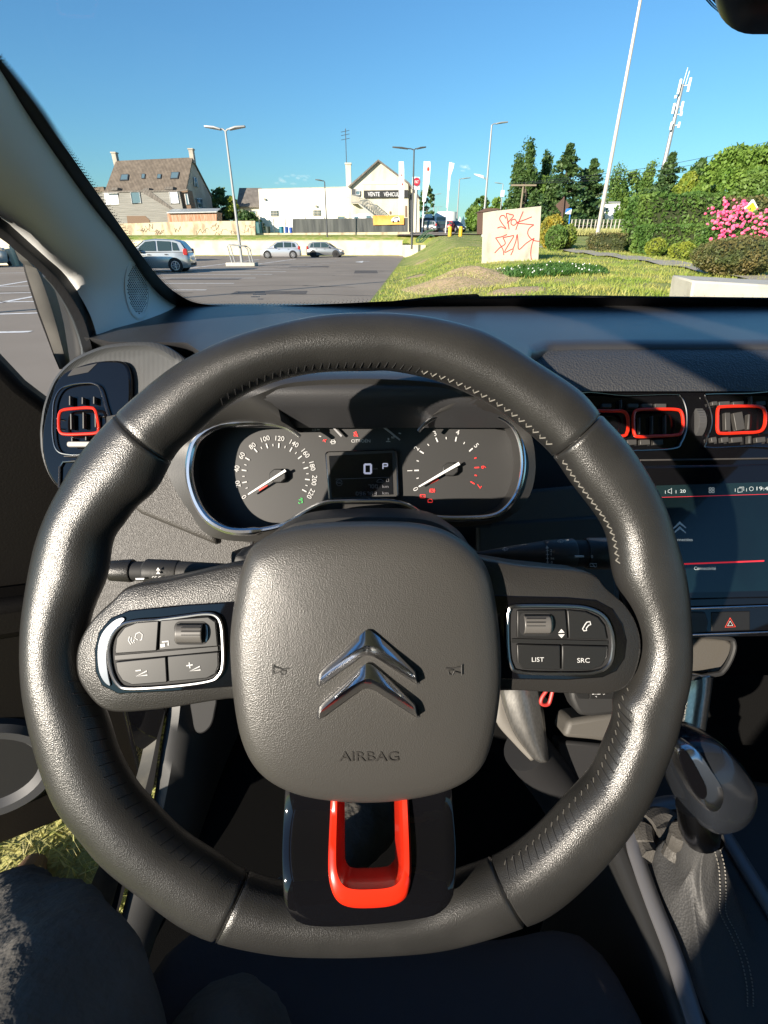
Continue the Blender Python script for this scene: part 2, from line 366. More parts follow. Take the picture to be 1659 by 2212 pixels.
leafmat('leaf_dark', (.045, .105, .025), (.09, .16, .035), .5); leafmat('leaf_mid', (.08, .17, .03), (.16, .25, .045), .5)
leafmat('leaf_bright', (.12, .23, .03), (.20, .31, .05), .6); leafmat('leaf_fir', (.045, .105, .035), (.10, .17, .045), .6)
leafmat('leaf_yellow', (.42, .32, .03), (.22, .24, .04), 2.5); leafmat('leaf_lime', (.30, .34, .04), (.14, .22, .03), 2); leafmat('leaf_brown', (.20, .16, .055), (.10, .13, .04), 2)
mat('bark', (.10, .08, .06), .9, bump=('noise', 12, .6, .03))
def crown_pts(kind, n, h, wd, base):
    """points of a crown, z from base*h to h, radius about wd/2"""
    out = []
    if kind in ('broad', 'poplar'):
        nc = 60 if kind == 'broad' else 46; cl = []
        for i in range(nc):
            z = rng.uniform(0, 1); R = (math.sin(math.pi * min(1, .12 + .86 * z)) ** .6 if kind == 'broad' else (1 - .80 * z ** 1.5) * min(1, z * 5 + .45))
            a = rng.uniform(0, 6.28); r = R * rng.uniform(.45, .95) ** .6
            cl.append((r * wd / 2 * math.cos(a), r * wd / 2 * math.sin(a), (base + (1 - base) * z * .95) * h, rng.uniform(.09, .2)))
        k = n // nc
        for cx, cy, cz, cr in cl:
            d = rng.normal(size=(k, 3)); d /= np.linalg.norm(d, axis=1, keepdims=True); d *= rng.uniform(.45, 1.05, (k, 1))
            s = cr * wd * (1.0 if kind == 'broad' else 1.25)
            d[:, :2] *= s; d[:, 2] *= s * (.8 if kind == 'broad' else 2.2); out.append(d + np.array([cx, cy, cz]))
    else:
        nt_ = 17 if kind == 'fir' else 13
        for i in range(nt_ * 11):
            z = min(1, max(0, (i / 11 + rng.uniform(-.5, .5)) / (nt_ - 1))); R = (1 - z) ** .8 if kind == 'fir' else (1 - z ** 2.6) * (.75 + .25 * math.sin(i * .19)); nb = 11
            for b in range(1):
                a = rng.uniform(0, 6.28); L = max(.05, R) * wd / 2 * rng.uniform(.7, 1.12); k = max(8, int(n / nt_ / nb)); t = rng.uniform(.1, 1, k) ** .7
                x = np.cos(a) * t * L; y = np.sin(a) * t * L; w_ = .17 * L * t + .1
                droop = (-.28 if kind == 'fir' else -.03) * L * t ** 1.6 + (.12 * L * t ** 4)
                zz = (base + (1 - base) * z) * h + droop
                out.append(np.stack([x + rng.normal(0, 1, k) * w_, y + rng.normal(0, 1, k) * w_, zz + rng.normal(0, .35, k) * (.25 + .1 * w_) - .08], 1))
    return np.concatenate(out)
def tree(kind, x, y, h, wd, label, m, group=None, base=.12, n=4500, size=None, z0=None, name='tree', cat='tree'):
    z = GZ(x, y) if z0 is None else z0; t = thing(name, label, cat, (x, y, z), group)
    P = crown_pts(kind, n, h, wd, base) + np.array([x, y, z]); leafcloud('crown', P, size or .28, m, t, .25 if kind in ('fir', 'cedar') else 0)
    mb = MB(); hh = h * (.9 if kind in ('fir', 'cedar', 'poplar') else .6); r = .022 * h
    mb.tube([Vector((x, y, z - .2)), Vector((x + .02 * h, y, z + hh * .4)), Vector((x - .01 * h, y + .02 * h, z + hh))], [r, r * .75, r * .2], 8)
    for k in range(7):
        a = k * 2.4; zb = z + h * (base + .1 + .06 * k); mb.tube([Vector((x, y, zb)), Vector((x + math.cos(a) * wd * .3, y + math.sin(a) * wd * .3, zb + h * .08))], [r * .4, r * .1], 5)
    mb.build('trunk', 'bark', t); return t
def treeuv(kind, pts, Y, label, m, **kw):
    """pts = (centre u, top v, left u, right u) in picture units"""
    u, vt, ul, ur = pts; X = PY(u, vt + 40, Y).x; z0 = kw.pop('z0', None); z = GZ(X, Y) if z0 is None else z0; h = zt(vt, Y) - z
    wd = (PY(ur, 450, Y).x - PY(ul, 450, Y).x) * {'fir': 1.45, 'cedar': 1.35, 'poplar': 1.25}.get(kind, 1.1); return tree(kind, X, Y, h, wd, label, m, z0=z, **kw)
def b5t(c, t, l, r): return (b5([(c, 0)])[0][0], b5([(0, t)])[0][1], b5([(l, 0)])[0][0], b5([(r, 0)])[0][0])
G = 'tall trees behind the verge'
treeuv('poplar', b5t(378, 28, 322, 428), 112, 'tallest dark poplar, left of the group behind the graffiti slab', 'leaf_dark', group=G, n=6500, name='poplar_tree')
treeuv('poplar', b5t(328, 105, 280, 375), 116, 'lower poplar on the left flank of the tallest poplar', 'leaf_dark', group=G, name='poplar_tree')
treeuv('poplar', b5t(472, 78, 432, 505), 118, 'slim poplar between the tallest poplar and the large fir', 'leaf_dark', group=G, name='poplar_tree')
treeuv('broad', b5t(455, 190, 370, 520), 114, 'round bushy tree below the slim poplar behind the utility pole', 'leaf_mid', group=G)
treeuv('fir', b5t(592, 28, 470, 710), 100, 'large drooping fir tree with pointed top above the diamond sign', 'leaf_fir', group=G, n=9000, size=.34, name='fir_tree', base=.05)
treeuv('cedar', b5t(715, 112, 620, 820), 104, 'broad flat topped dark cedar right of the large fir', 'leaf_fir', group=G, n=8000, size=.34, name='cedar_tree', base=.08)
treeuv('poplar', b5t(855, 172, 800, 920), 135, 'hazy poplar just right of the tall silver pole', 'leaf_mid', group=G, name='poplar_tree')
treeuv('broad', b5t(925, 168, 870, 985), 138, 'distant dark round tree above the white building', 'leaf_mid', group=G)
treeuv('poplar', b5t(1012, 150, 955, 1062), 120, 'pointed green tree left of the cedar under the antenna mast', 'leaf_mid', group=G, name='poplar_tree', base=.03)
treeuv('broad', b5t(930, 310, 865, 1010), 84, 'low green tree in front of the white building, right of the silver pole', 'leaf_mid', group=G, base=.02)
treeuv('cedar', b5t(1130, 80, 1045, 1225), 78, 'dense blue green cedar hiding the foot of the antenna mast', 'leaf_fir', group=G, n=8000, size=.26, name='cedar_tree', base=.06)
treeuv('broad', b5t(1310, 98, 1225, 1390), 74, 'dark tree right of the cedar behind the clipped hedge', 'leaf_dark', group=G)
treeuv('broad', b5t(1225, 175, 1165, 1300), 62, 'yellowish shrub peeping over the clipped hedge', 'leaf_lime', group=G, base=.1)
treeuv('broad', b5t(1480, 40, 1320, 1610), 58, 'big bright green tree above the pink rose bush', 'leaf_bright', group=G, n=12000, size=.2, base=.05)
treeuv('broad', b5t(1640, 20, 1500, 1800), 55, 'big bright green tree at the right edge behind the roses', 'leaf_bright', group=G, n=12000, size=.2, base=.05)
treeuv('broad', b5t(1600, 180, 1480, 1720), 46, 'dark leafy tree low behind the roses at the right edge', 'leaf_mid', group=G, n=9000, size=.16, base=.02)
for c_, t_, l_, r_, lab_ in ((410, 330, 340, 480, 'low broad tree at the foot of the poplars, behind the utility pole'), (540, 330, 470, 610, 'low broad tree filling the gap left of the large fir'), (760, 330, 690, 830, 'low broad tree at the foot of the flat topped cedar'), (985, 300, 920, 1060, 'low broad tree right of the white building'), (1090, 290, 1020, 1160, 'low broad tree under the antenna mast'), (1240, 250, 1160, 1330, 'low broad tree behind the clipped hedge')):
    treeuv('broad', b5t(c_, t_, l_, r_), 126, lab_, 'leaf_mid', group=G, n=4500, base=.01, size=.4)
G2 = 'trees along the far road'
for i, (c, t, l, r, Y, mm, lab) in enumerate(((120, 298, 75, 175, 120, 'leaf_mid', 'tallest of the roadside trees left of the tall double bend lamp'), (205, 312, 160, 250, 118, 'leaf_bright', 'bright green roadside tree right of the tall lamp pole'), (62, 365, 40, 90, 170, 'leaf_mid', 'small far roadside tree behind the warning signs'), (262, 318, 225, 300, 125, 'leaf_bright', 'yellow green tree at the foot of the poplars'), (100, 380, 60, 150, 100, 'leaf_bright', 'low roadside bush beside the brown shelter'))):
    treeuv('broad', b5t(c, t, l, r), Y, lab, mm, group=G2, n=3000, base=.02, size=.3)
treeuv('broad', (478, 408, 458, 512), 96, 'leafy tree right of the big roofed house', 'leaf_dark', group=G2, n=3500)
treeuv('broad', (505, 425, 492, 520), 90, 'yellow green columnar shrub behind the lamp, left of the small roof', 'leaf_lime', group=G2, n=1500, base=.02)
treeuv('broad', (538, 460, 508, 562), 86, 'dark shrub in front of the small grey roofed house', 'leaf_dark', group=G2, n=2500, base=.02)
treeuv('broad', (922, 398, 905, 938), 130, 'dark tree behind the round sign and the flags', 'leaf_dark', group=G2, n=3000, base=.02)

# ---------------- hedges and shrubs ----------------
def hedge(name, label, c, size, m, n=3500, leaf=.05, rotz=0, group=None, rnd=False, cat='hedge'):
    z = GZ(c[0], c[1]); t = thing(name, label, cat, (c[0], c[1], z), group)
    d = rng.normal(size=(n, 3)); k = np.max(np.abs(d), axis=1, keepdims=True) if not rnd else np.linalg.norm(d, axis=1, keepdims=True)
    d = d / k
    if not rnd: q = rng.uniform(-1, 1, (n, 3)); ax = rng.integers(0, 3, n); sg = rng.choice([-1, 1], n); q[np.arange(n), ax] = sg; d = q
    d *= rng.uniform(.86, 1.03, (n, 1)); d[:, 2] = np.maximum(d[:, 2], -.98)
    d += .05 * np.sin(d[:, [1, 2, 0]] * 7); P = d * np.array(size) / 2; P[:, 2] += size[2] / 2
    cr, sr = math.cos(rotz), math.sin(rotz); X = P[:, 0] * cr - P[:, 1] * sr; Yy = P[:, 0] * sr + P[:, 1] * cr
    P = np.stack([X + c[0], Yy + c[1], P[:, 2] + z], 1); leafcloud('leaves', P, leaf, m, t)
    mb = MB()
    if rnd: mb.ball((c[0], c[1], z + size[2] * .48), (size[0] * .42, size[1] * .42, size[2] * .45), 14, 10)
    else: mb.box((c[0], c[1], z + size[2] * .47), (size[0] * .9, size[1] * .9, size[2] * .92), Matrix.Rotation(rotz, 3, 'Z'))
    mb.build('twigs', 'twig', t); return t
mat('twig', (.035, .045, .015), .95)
def hedgeuv(name, label, u0, u1, vt, Y, dep, m, **kw):
    X0 = PY(u0, 520, Y).x; X1 = PY(u1, 520, Y).x; cx = (X0 + X1) / 2; h = zt(vt, Y) - GZ(cx, Y); return hedge(name, label, (cx, Y + dep / 2), (X1 - X0, dep, h), m, **kw)
hedgeuv('tall_hedge', 'tall clipped hedge left of the pink roses', 1395, 1545, 419, 26.5, 3.0, 'leaf_mid', n=9000, leaf=.09)
hedgeuv('tall_hedge', 'brownish right half of the tall clipped hedge behind the roses', 1530, 1680, 424, 27.5, 2.5, 'leaf_brown', n=7000, leaf=.09)
hedgeuv('low_hedge', 'low clipped hedge in front of the tall hedge, beside the roses', 1405, 1560, 489, 24, 1.8, 'leaf_mid', n=7000, leaf=.07)
hedgeuv('yellow_shrub', 'small yellow green shrub at the foot of the low hedge', 1468, 1524, 522, 20.5, 1.0, 'leaf_lime', n=1800, leaf=.05, rnd=True, cat='shrub')
hedgeuv('yellow_shrub', 'yellow edged shrub at the left corner of the low hedge', 1408, 1452, 515, 23, .8, 'leaf_lime', n=1500, leaf=.05, rnd=True, cat='shrub')
hedgeuv('boxy_shrub', 'small clipped brown green shrub at the foot of the tall silver pole', 1288, 1354, 503, 27, 1.3, 'leaf_brown', n=2500, leaf=.05, cat='shrub')
hedgeuv('round_shrub', 'rounded brownish shrub below the pink roses at the right edge', 1572, 1760, 512, 12.5, 2.0, 'leaf_brown', n=7000, leaf=.035, rnd=True, cat='shrub')
hedgeuv('yellow_hedge', 'golden leaved hedge just right of the graffiti slab', 1176, 1226, 462, 31, 2.0, 'leaf_yellow', n=3500, leaf=.08, rnd=True, cat='hedge')
hedgeuv('green_shrub', 'low green shrub in front of the golden hedge', 1188, 1232, 484, 29, 1.5, 'leaf_mid', n=2500, leaf=.06, rnd=True, cat='shrub')
hedgeuv('flowering_shrub', 'green shrub dotted with yellow right of the golden hedge', 1218, 1252, 486, 29.5, 1.5, 'leaf_lime', n=2000, leaf=.05, rnd=True, cat='shrub')
# pink rose bush
mat('rose_pink', (.80, .05, .19), .6, noise=(6, (.9, .2, .32), .4, .6))
Yr = 21; X0 = PY(1535, 470, Yr).x; X1 = PY(1700, 470, Yr).x; zr = GZ(X0, Yr)
rb = thing('rose_bush', 'large rose bush covered in pink blossoms at the right edge', 'rose bush', ((X0 + X1) / 2, Yr, zr))
zt0 = zt(443, Yr); P = rng.normal(size=(5000, 3)); P /= np.linalg.norm(P, axis=1, keepdims=True); P *= rng.uniform(.6, 1, (5000, 1)); P = P * np.array([(X1 - X0) / 2, 1.0, (zt0 - zr) * .52]) + np.array([(X0 + X1) / 2, Yr + .6, zr + (zt0 - zr) * .45])
leafcloud('leaves', P, .06, 'leaf_mid', rb)
mb = MB()
for (x, y) in b5([(1365, 380), (1410, 358), (1372, 392), (1440, 395), (1420, 410), (1450, 420), (1480, 370), (1510, 355), (1500, 378), (1530, 352), (1450, 330), (1510, 412), (1495, 450), (1455, 462), (1410, 440), (1372, 458), (1412, 470), (1410, 500), (1405, 520), (1420, 545), (1440, 570), (1450, 585), (1530, 465), (1560, 395), (1590, 400), (1610, 415), (1640, 455), (1620, 490), (1655, 480), (1580, 485), (1600, 520), (1540, 530), (1500, 535), (1640, 510), (1575, 425), (1630, 400), (1650, 430), (1395, 395), (1525, 505), (1480, 545), (1690, 450), (1710, 500), (1720, 400), (1640, 560), (1560, 560)]):
    for j in range(6):
        c = PY(x + rng.normal() * 8, y + rng.normal() * 7, Yr - .5 + rng.uniform(-.1, .4)); r = rng.uniform(.03, .085); mb.ball(c, (r, r * .7, r * .8), 6, 4)
tag(mb.build('blossoms', 'rose_pink', rb, sharp=20), kind='stuff')

# ================= walls, fences =================
mat('cream_wall', (.70, .62, .45), .85, noise=(.9, (.55, .48, .32), .45, .7))
mat('peeling', (.56, .48, .33), .9, noise=(1.3, (.33, .26, .17), .48, .66, (1, 1, .45)), bump=('noise', 6, .5, .03))
mat('concrete', (.50, .47, .40), .85, noise=(3, (.40, .37, .30), .5, .75), bump=('noise', 40, .3, .01))
wl = thing('retaining_wall', 'long low cream retaining wall behind the parked cars', 'wall', (-30, 68.3, 0))
mb = MB(); mb.box((-48.5, 68.35, .8), (101.5, .4, 1.66)); mb.build('wall_body', 'cream_wall', wl)
mb = MB(); mb.box((-48.5, 68.33, 1.665), (101.7, .52, .07)); mb.build('coping', 'concrete', wl, bevel=.01)
mb = MB(); X = PY(897, 540, 60).x; mb.box((X - .05, 63.5, .55), (2.2, 9, 1.25)); tag(mb.build('wall_end_block', 'cream_wall', bevel=.03), 'cream block closing the retaining wall beside the steep grass slope', 'wall block')
ow = thing('plaster_wall', 'old peeling plaster wall covered in faint graffiti in front of the big house', 'wall', (PY(400, 500, 74).x, 74, GZ(-30, 74)))
p = [PY(u, v, 74) for u, v in b3([(60, 527), (530, 512), (800, 506), (1033, 505), (1037, 640), (60, 650)])]; mb = MB(); mb.prism(p, (0, .35, 0)); mb.build('wall_body', 'peeling', ow)
mat('faded_red', (.46, .36, .27), .9); mb = MB()
for k in range(20):
    x0 = rng.uniform(220, 1000); y0 = rng.uniform(535, 590); pts = [(x0 + i * 9 + rng.uniform(-8, 8), y0 + rng.uniform(-22, 22)) for i in range(6)]
    mb.tube([PY(u, v, 73.96) for u, v in crom_uv] if False else [PY(*q, 73.97) for q in b3(pts)], .03, 4)
mb.build('graffiti', 'faded_red', ow)
lw = thing('low_wall', 'low peeling wall carrying the dark screened fence', 'wall', (PY(720, 500, 75).x, 75, GZ(-8, 75)))
p = [PY(u, v, 75) for u, v in ((551, 504), (886, 501), (886, 516), (551, 516))]; mb = MB(); mb.prism(p, (0, .3, 0)); mb.build('wall_body', 'peeling', lw)
mat('screen_net', (.055, .06, .06), .8, noise=(1.2, (.09, .095, .09), .4, .6, (1, 1, .1)))
fn = thing('screened_fence', 'dark mesh screening fence in front of the sales building', 'fence', (PY(750, 490, 75.1).x, 75.1, GZ(-8, 75)))
tp = []; bt = []
for i in range(41):
    u = 632 + (881 - 632) * i / 40; tp.append(PY(u, 473 - .5 * math.sin(i * .9) ** 2 - 2 * i / 40, 75.1) + Vector((0, .04 * math.sin(i * 1.7), 0))); bt.append(PY(u, 503, 75.1) + Vector((0, .05 * math.sin(i * 1.3), 0)))
mb = MB(); mb.loft([tp, bt], closed=False); mb.build('screen', 'screen_net', fn, sharp=0, solid=.02)
mat('galv', (.32, .33, .33), .5, .4); mat('dark_steel', (.07, .075, .08), .5, .3)
for u, vt in ((562, 465), (593, 472), (618, 468), (646, 472), (661, 465), (702, 466), (748, 470), (823, 465), (868, 470)):
    X = PY(u, 500, 75.15).x; mb = MB(); mb.cyl((X, 75.2, GZ(X, 75) - .1), (X, 75.2, zt(vt, 75.2)), .05, n=8); mb.build('post', 'dark_steel', fn)
# banner
bn = thing('banner', 'orange advertising banner with a white car hung on the dark fence', 'banner', PY(839, 474, 74.9))
mat('banner_orange', (.75, .26, .03), .6, noise=(.5, (.80, .42, .12), .4, .6)); mat('white_plain', (.8, .8, .8), .5); mat('black_plain', (.02, .02, .02), .5)
p = [PY(u, v, 74.9) for u, v in b4([(555, 620), (812, 617), (810, 693), (560, 698)])]; mb = MB(); mb.prism(p, (0, .02, 0)); mb.build('sheet', 'banner_orange', bn)
mb = MB(); p = [PY(u, v, 74.86) for u, v in b4([(705, 660), (712, 645), (728, 632), (765, 628), (776, 642), (777, 662), (745, 670), (712, 670)])]; mb.prism(p, (0, .02, 0)); mb.build('printed_car', 'white_plain', bn)
mb = MB(); p = [PY(u, v, 74.83) for u, v in b4([(722, 645), (732, 635), (762, 632), (768, 641)])]; mb.prism(p, (0, .01, 0))
for q in ((722, 668), (762, 664)): mb.ball(PY(*b4([q])[0], 74.84), (.12, .03, .14), 8, 6)
mb.build('printed_windows', 'black_plain', bn)

# ================= buildings =================
mat('roof_tile', (.125, .100, .075), .85, noise=(1.5, (.18, .145, .11), .4, .65), bump=('wave', 1.5, .6, .06))
mat('roof_dark', (.13, .115, .10), .85, noise=(1.5, (.18, .16, .14), .4, .65), bump=('wave', 1.5, .6, .06))
mat('render_grey', (.34, .31, .26), .9, noise=(.7, (.44, .41, .34), .4, .65)); mat('render_cream', (.60, .56, .44), .9, noise=(.8, (.45, .41, .31), .45, .72, (1, 1, .35)))
mat('clad', (.19, .185, .165), .85, noise=(3, (.27, .26, .235), .35, .7, (.15, .15, 3)), bump=('wave', 1.3, .5, .03, 'Z'))
mat('white_wall', (.82, .80, .72), .8, noise=(.5, (.70, .66, .54), .5, .8)); mat('frame_white', (.75, .75, .74), .5); mat('pane', (.10, .16, .19), .08, coat=.3); mat('shutter', (.72, .72, .72), .6)
mat('rust', (.36, .17, .09), .85, noise=(2, (.5, .35, .25), .4, .65, (5, 5, .4))); mat('galv_roof', (.45, .47, .45), .5, .3, bump=('wave', 2, .5, .05)); mat('brick_dark', (.18, .12, .08), .9)
def poly(name, m, pts, par, dep=.12, bevel=0):
    mb = MB(); mb.prism(pts, (0, dep, 0)); return mb.build(name, m, par, bevel=bevel)
def Pz(uvs, Y): return [PY(u, v, Y) for u, v in uvs]
def window(par, uvs, Y, pane='pane', fr='frame_white'):
    p = Pz(uvs, Y); c = sum(p, Vector()) / 4; mb = MB(); mb.tube(p, .07, 4, closed=True); f = mb.build('window', fr, par)
    poly('pane', pane, [c + (q - c) * .97 + Vector((0, .03, 0)) for q in p], f, .05)
    return f
YH = 84.0
hz = GZ(-30, YH); house = thing('house', 'large house with steep brown tiled roof and grey timber clad front', 'house', (PY(330, 470, YH).x, YH, hz))
E0, E1 = PY(*b3([(98, 320)])[0], YH), PY(*b3([(606, 306)])[0], YH)
R0, R1 = PY(*b3([(168, 132)])[0], YH + 4.5), PY(*b3([(645, 110)])[0], YH + 4.5)
K1 = PY(*b3([(766, 345)])[0], YH + 9.5); K0 = K1 + (E0 - E1)
def setz(p, z): q = p.copy(); q.z = z; return q
mb = MB(); th = Vector((0, 0, -.25)); mb.loft([[E0, E1, E1 + th, E0 + th], [R0, R1, R1 + th, R0 + th], [K0, K1, K1 + th, K0 + th]]); rf = mb.build('roof', 'roof_tile', house)
b0 = hz - .3; dn = Vector((0, 0, -.15)); ins = Vector((.18, 0, 0))
mb = MB()
w_ = [E0 + ins + dn, E1 - ins + dn, setz(E1 - ins, b0), setz(E0 + ins, b0)]; mb.quad(*w_)
mb.quad(E1 - ins + dn, R1 - ins + dn * 2, K1 - ins + dn, setz(K1 - ins, b0), setz(E1 - ins, b0)); mb.quad(E0 + ins + dn, R0 + ins + dn * 2, K0 + ins + dn, setz(K0 + ins, b0), setz(E0 + ins, b0)); mb.quad(K0 + ins + dn, K1 - ins + dn, setz(K1 - ins, b0), setz(K0 + ins, b0))
mb.build('wall', 'render_grey', house, sharp=10)
for q, nm in (((165, 130), 'chimney'), ((641, 108), 'chimney')):
    c = PY(*b3([q])[0], YH + 4.6); mb = MB(); mb.box(c + Vector((0, .2, .1)), (.6, .8, 1.7)); mb.box(c + Vector((0, .2, .95)), (.8, 1.0, .15)); mb.build(nm, 'render_grey', rf)
def onroof(q): # point on the front slope
    r = ray(*b3([q])[0]); n = (E1 - E0).cross(R0 - E0).normalized(); t = (E0 - EYE).dot(n) / r.dot(n); return EYE + r * t
for q in (((205, 222), (250, 220), (245, 257), (195, 259)), ((332, 218), (353, 218), (350, 247), (329, 247)), ((430, 220), (453, 220), (449, 247), (426, 247)), ((515, 207), (566, 206), (556, 247), (507, 249))):
    p = [onroof(x) for x in q]; n = (p[1] - p[0]).cross(p[2] - p[0]).normalized(); n = n if n.y < 0 else -n; mb = MB(); mb.prism([a + n * .02 for a in p], n * .14); s_ = mb.build('skylight', 'dark_steel', rf)
    c = sum(p, Vector()) / 4; mb = MB(); mb.prism([c + (a - c) * .82 + n * .165 for a in p], n * .01); mb.build('pane', 'pane', s_)
# gable windows lie in the X plane of the gable wall
def ongable(q):
    r = ray(*b3([q])[0]); A0 = E1 - ins; n = (setz(A0, 0) - A0).cross(K1 - ins - A0).normalized(); t = (A0 - EYE).dot(n) / r.dot(n); return EYE + r * (t * .998)
for q in (((655, 236), (672, 236), (678, 296), (660, 290)), ((668, 366), (703, 370), (712, 428), (682, 424))):
    p = [ongable(x) for x in q]; mb = MB(); mb.tube(p, .07, 4, closed=True); f = mb.build('window', 'frame_white', house); mb = MB(); mb.quad(*p); mb.build('pane', 'pane', f, solid=.05)
# clad extension
Yc = YH - 2.5
cl = poly('timber_extension', 'clad', Pz(b3([(187, 322), (318, 318), (560, 318), (585, 432), (596, 640), (192, 640)]), Yc), house, 2.6)
poly('timber_extension', 'clad', Pz(b3([(30, 332), (187, 325), (192, 640), (30, 640)]), Yc + .6), house, 2)
poly('side_wall', 'brick_dark', Pz(b3([(562, 322), (612, 312), (640, 440), (588, 432)]), Yc + .5), house, 2)
poly('dark_roof_edge', 'roof_dark', Pz(b3([(318, 316), (375, 316), (535, 438), (524, 442), (318, 322)]), Yc - .1), house, .08)
poly('dark_roof_edge', 'roof_dark', Pz(b3([(85, 322), (318, 314), (562, 314), (615, 306), (615, 314), (562, 322), (85, 330)]), Yc - .12), house, .1)
for q in ((130, 315, 175, 298), (330, 315, 372, 300), (465, 310, 520, 292)):
    poly('dormer_cap', 'roof_dark', Pz(b3([(q[0], q[1]), (q[2], q[1]), (q[2] + 4, q[3]), (q[0] + 15, q[3])]), Yc + .2), house, 1.5)
window(house, b3([(95, 335), (180, 333), (187, 402), (102, 405)]), Yc + .5, 'shutter'); window(house, b3([(258, 326), (314, 325), (325, 394), (270, 398)]), Yc - .08); window(house, b3([(500, 326), (549, 324), (560, 396), (510, 398)]), Yc - .08, 'shutter'); window(house, b3([(598, 338), (612, 336), (625, 403), (608, 405)]), Yc + .4)
poly('doorway', 'brick_dark', Pz(b3([(235, 474), (350, 474), (378, 500), (380, 560), (245, 560)]), Yc - .06), house, .05)
# lean-to shed
sh = thing('rusty_shed', 'rusty corrugated shed with pale sheet roof beside the big house', 'shed', (PY(430, 480, 77).x, 77, GZ(-25, 77)))
poly('wall', 'rust', Pz(b3([(488, 455), (795, 450), (795, 560), (495, 560)]), 77), sh, 2.5)
p = [PY(*q, Y) for q, Y in zip(b3([(484, 458), (795, 452), (820, 432), (520, 436)]), (76.6, 76.6, 80, 80))]; mb = MB(); mb.prism(p, (0, 0, .1)); mb.build('roof', 'galv_roof', sh)
# tiny house at far left of windscreen
fh = thing('far_house', 'small tiled roof beside the windscreen pillar, left of the big house', 'house', (PY(203, 470, 100).x, 100, GZ(-50, 100)))
poly('wall', 'render_cream', Pz(b3([(5, 325), (97, 322), (97, 540), (5, 540)]), 100), fh, 5); poly('roof', 'roof_tile', Pz(b3([(0, 328), (100, 325), (88, 292), (10, 296)]), 99.8), fh, 5)
# small roof
s2 = thing('small_house', 'small grey roofed house joined to the white warehouse', 'house', (PY(545, 470, 92).x, 92, GZ(-25, 92)))
poly('wall', 'render_cream', Pz(b3([(930, 415), (1075, 420), (1075, 600), (930, 600)]), 92), s2, 6)
p = [PY(*q, Y) for q, Y in zip(b3([(918, 412), (1075, 412), (1075, 300), (935, 300)]), (91.5, 91.5, 95, 95))]; mb = MB(); mb.prism(p, (0, 0, -.2)); mb.build('roof', 'roof_dark', s2)
window(s2, b3([(1015, 445), (1040, 445), (1040, 485), (1015, 485)]), 91.9)
# warehouse
wh = thing('white_warehouse', 'long plain white flat roofed warehouse wall', 'warehouse', (PY(650, 470, 88).x, 88, GZ(-15, 88)))
poly('wall', 'white_wall', Pz(b3([(1055, 305), (1240, 300), (1600, 292), (1640, 292), (1640, 640), (1072, 640)]), 88), wh, 8)
poly('coping', 'concrete', Pz(b3([(1053, 305), (1240, 300), (1640, 291), (1640, 295), (1240, 303), (1053, 308)]), 87.9), wh, .3)
for q in ((1132, 1176, 443, 474), (1397, 1441, 440, 472), (1550, 1590, 478, 520)):
    f = window(wh, b3([(q[0], q[2]), (q[1], q[2]), (q[1], q[3]), (q[0], q[3])]), 87.9, 'pane', 'render_grey')
    if q[0] < 1500:
        mb = MB()
        for i in range(1, 5):
            uu = q[0] + (q[1] - q[0]) * i / 5; mb.cyl(PY(*b3([(uu, q[2])])[0], 87.85), PY(*b3([(uu, q[3])])[0], 87.85), .04, n=4)
        mb.cyl(PY(*b3([(q[0], (q[2] + q[3]) / 2)])[0], 87.85), PY(*b3([(q[1], (q[2] + q[3]) / 2)])[0], 87.85), .04, n=4); mb.build('bars', 'concrete', f)
for q in ((1093, 370), (1413, 413)):
    mb = MB(); mb.ball(PY(*b3([q])[0], 87.75), (.22, .15, .18), 8, 6); mb.build('wall_lamp', 'render_grey', wh)
# sales building
YG = 86.0
sb = thing('sales_building', 'gabled sales building with dark sign and outside staircase', 'building', (PY(820, 470, YG).x, YG, GZ(0, YG)))
poly('wall', 'render_cream', Pz(b4([(360, 378), (600, 172), (845, 350), (850, 760), (360, 760)]), YG), sb, 14)
poly('wall', 'render_cream', Pz(b4([(845, 345), (935, 470), (938, 760), (845, 760)]), YG + .5), sb, 13)
mb = MB()
for q in (((352, 382), (600, 160), (600, 176), (362, 392)), ((600, 160), (852, 348), (846, 362), (600, 176)), ((852, 348), (945, 475), (940, 488), (846, 360))):
    mb.prism(Pz(b4(q), YG - .5), (0, 15, 0))
mb.build('roof', 'roof_dark', sb)
poly('tie_beam', 'frame_white', Pz(b4([(462, 346), (745, 346), (750, 362), (466, 364)]), YG - .1), sb, .1)
poly('porch_shade', 'dark_steel', Pz(b4([(382, 395), (455, 420), (455, 470), (382, 450)]), YG - .1), sb, .1)
window(sb, b4([(418, 418), (450, 418), (450, 450), (418, 450)]), YG - .2)
sg = poly('sign_board', 'black_plain', Pz(b4([(482, 415), (843, 410), (843, 470), (482, 474)]), YG - .35), sb, .25)
mb = MB(); ex = Vector((1, 0, 0)); ez = Vector((0, 0, 1)); a, b = Pz(b4([(515, 445), (612, 445)]), YG - .38); text(mb, 'VENTE', (a + b) / 2, ex, ez, w=(b - a).length, h=zt(b4([(0, 428)])[0][1], YG) - zt(b4([(0, 462)])[0][1], YG))
a, b = Pz(b4([(645, 442), (800, 442)]), YG - .38); text(mb, 'VÉHICULES', (a + b) / 2, ex, ez, w=(b - a).length, h=(zt(b4([(0, 420)])[0][1], YG) - zt(b4([(0, 462)])[0][1], YG)))
mb.build('lettering', 'white_plain', sg, sharp=0)
poly('doorway', 'dark_steel', Pz(b4([(860, 450), (880, 450), (880, 740), (860, 740)]), YG + .35), sb, .1)
for q in ((692, 610, 706, 585), (820, 630, 834, 540)): poly('door', 'brick_dark', Pz(b4([(q[0], q[1]), (q[2], q[1]), (q[2], q[3]), (q[0], q[3])]), YG - .08), sb, .05)
st = MB(); Ys = YG - 1.4
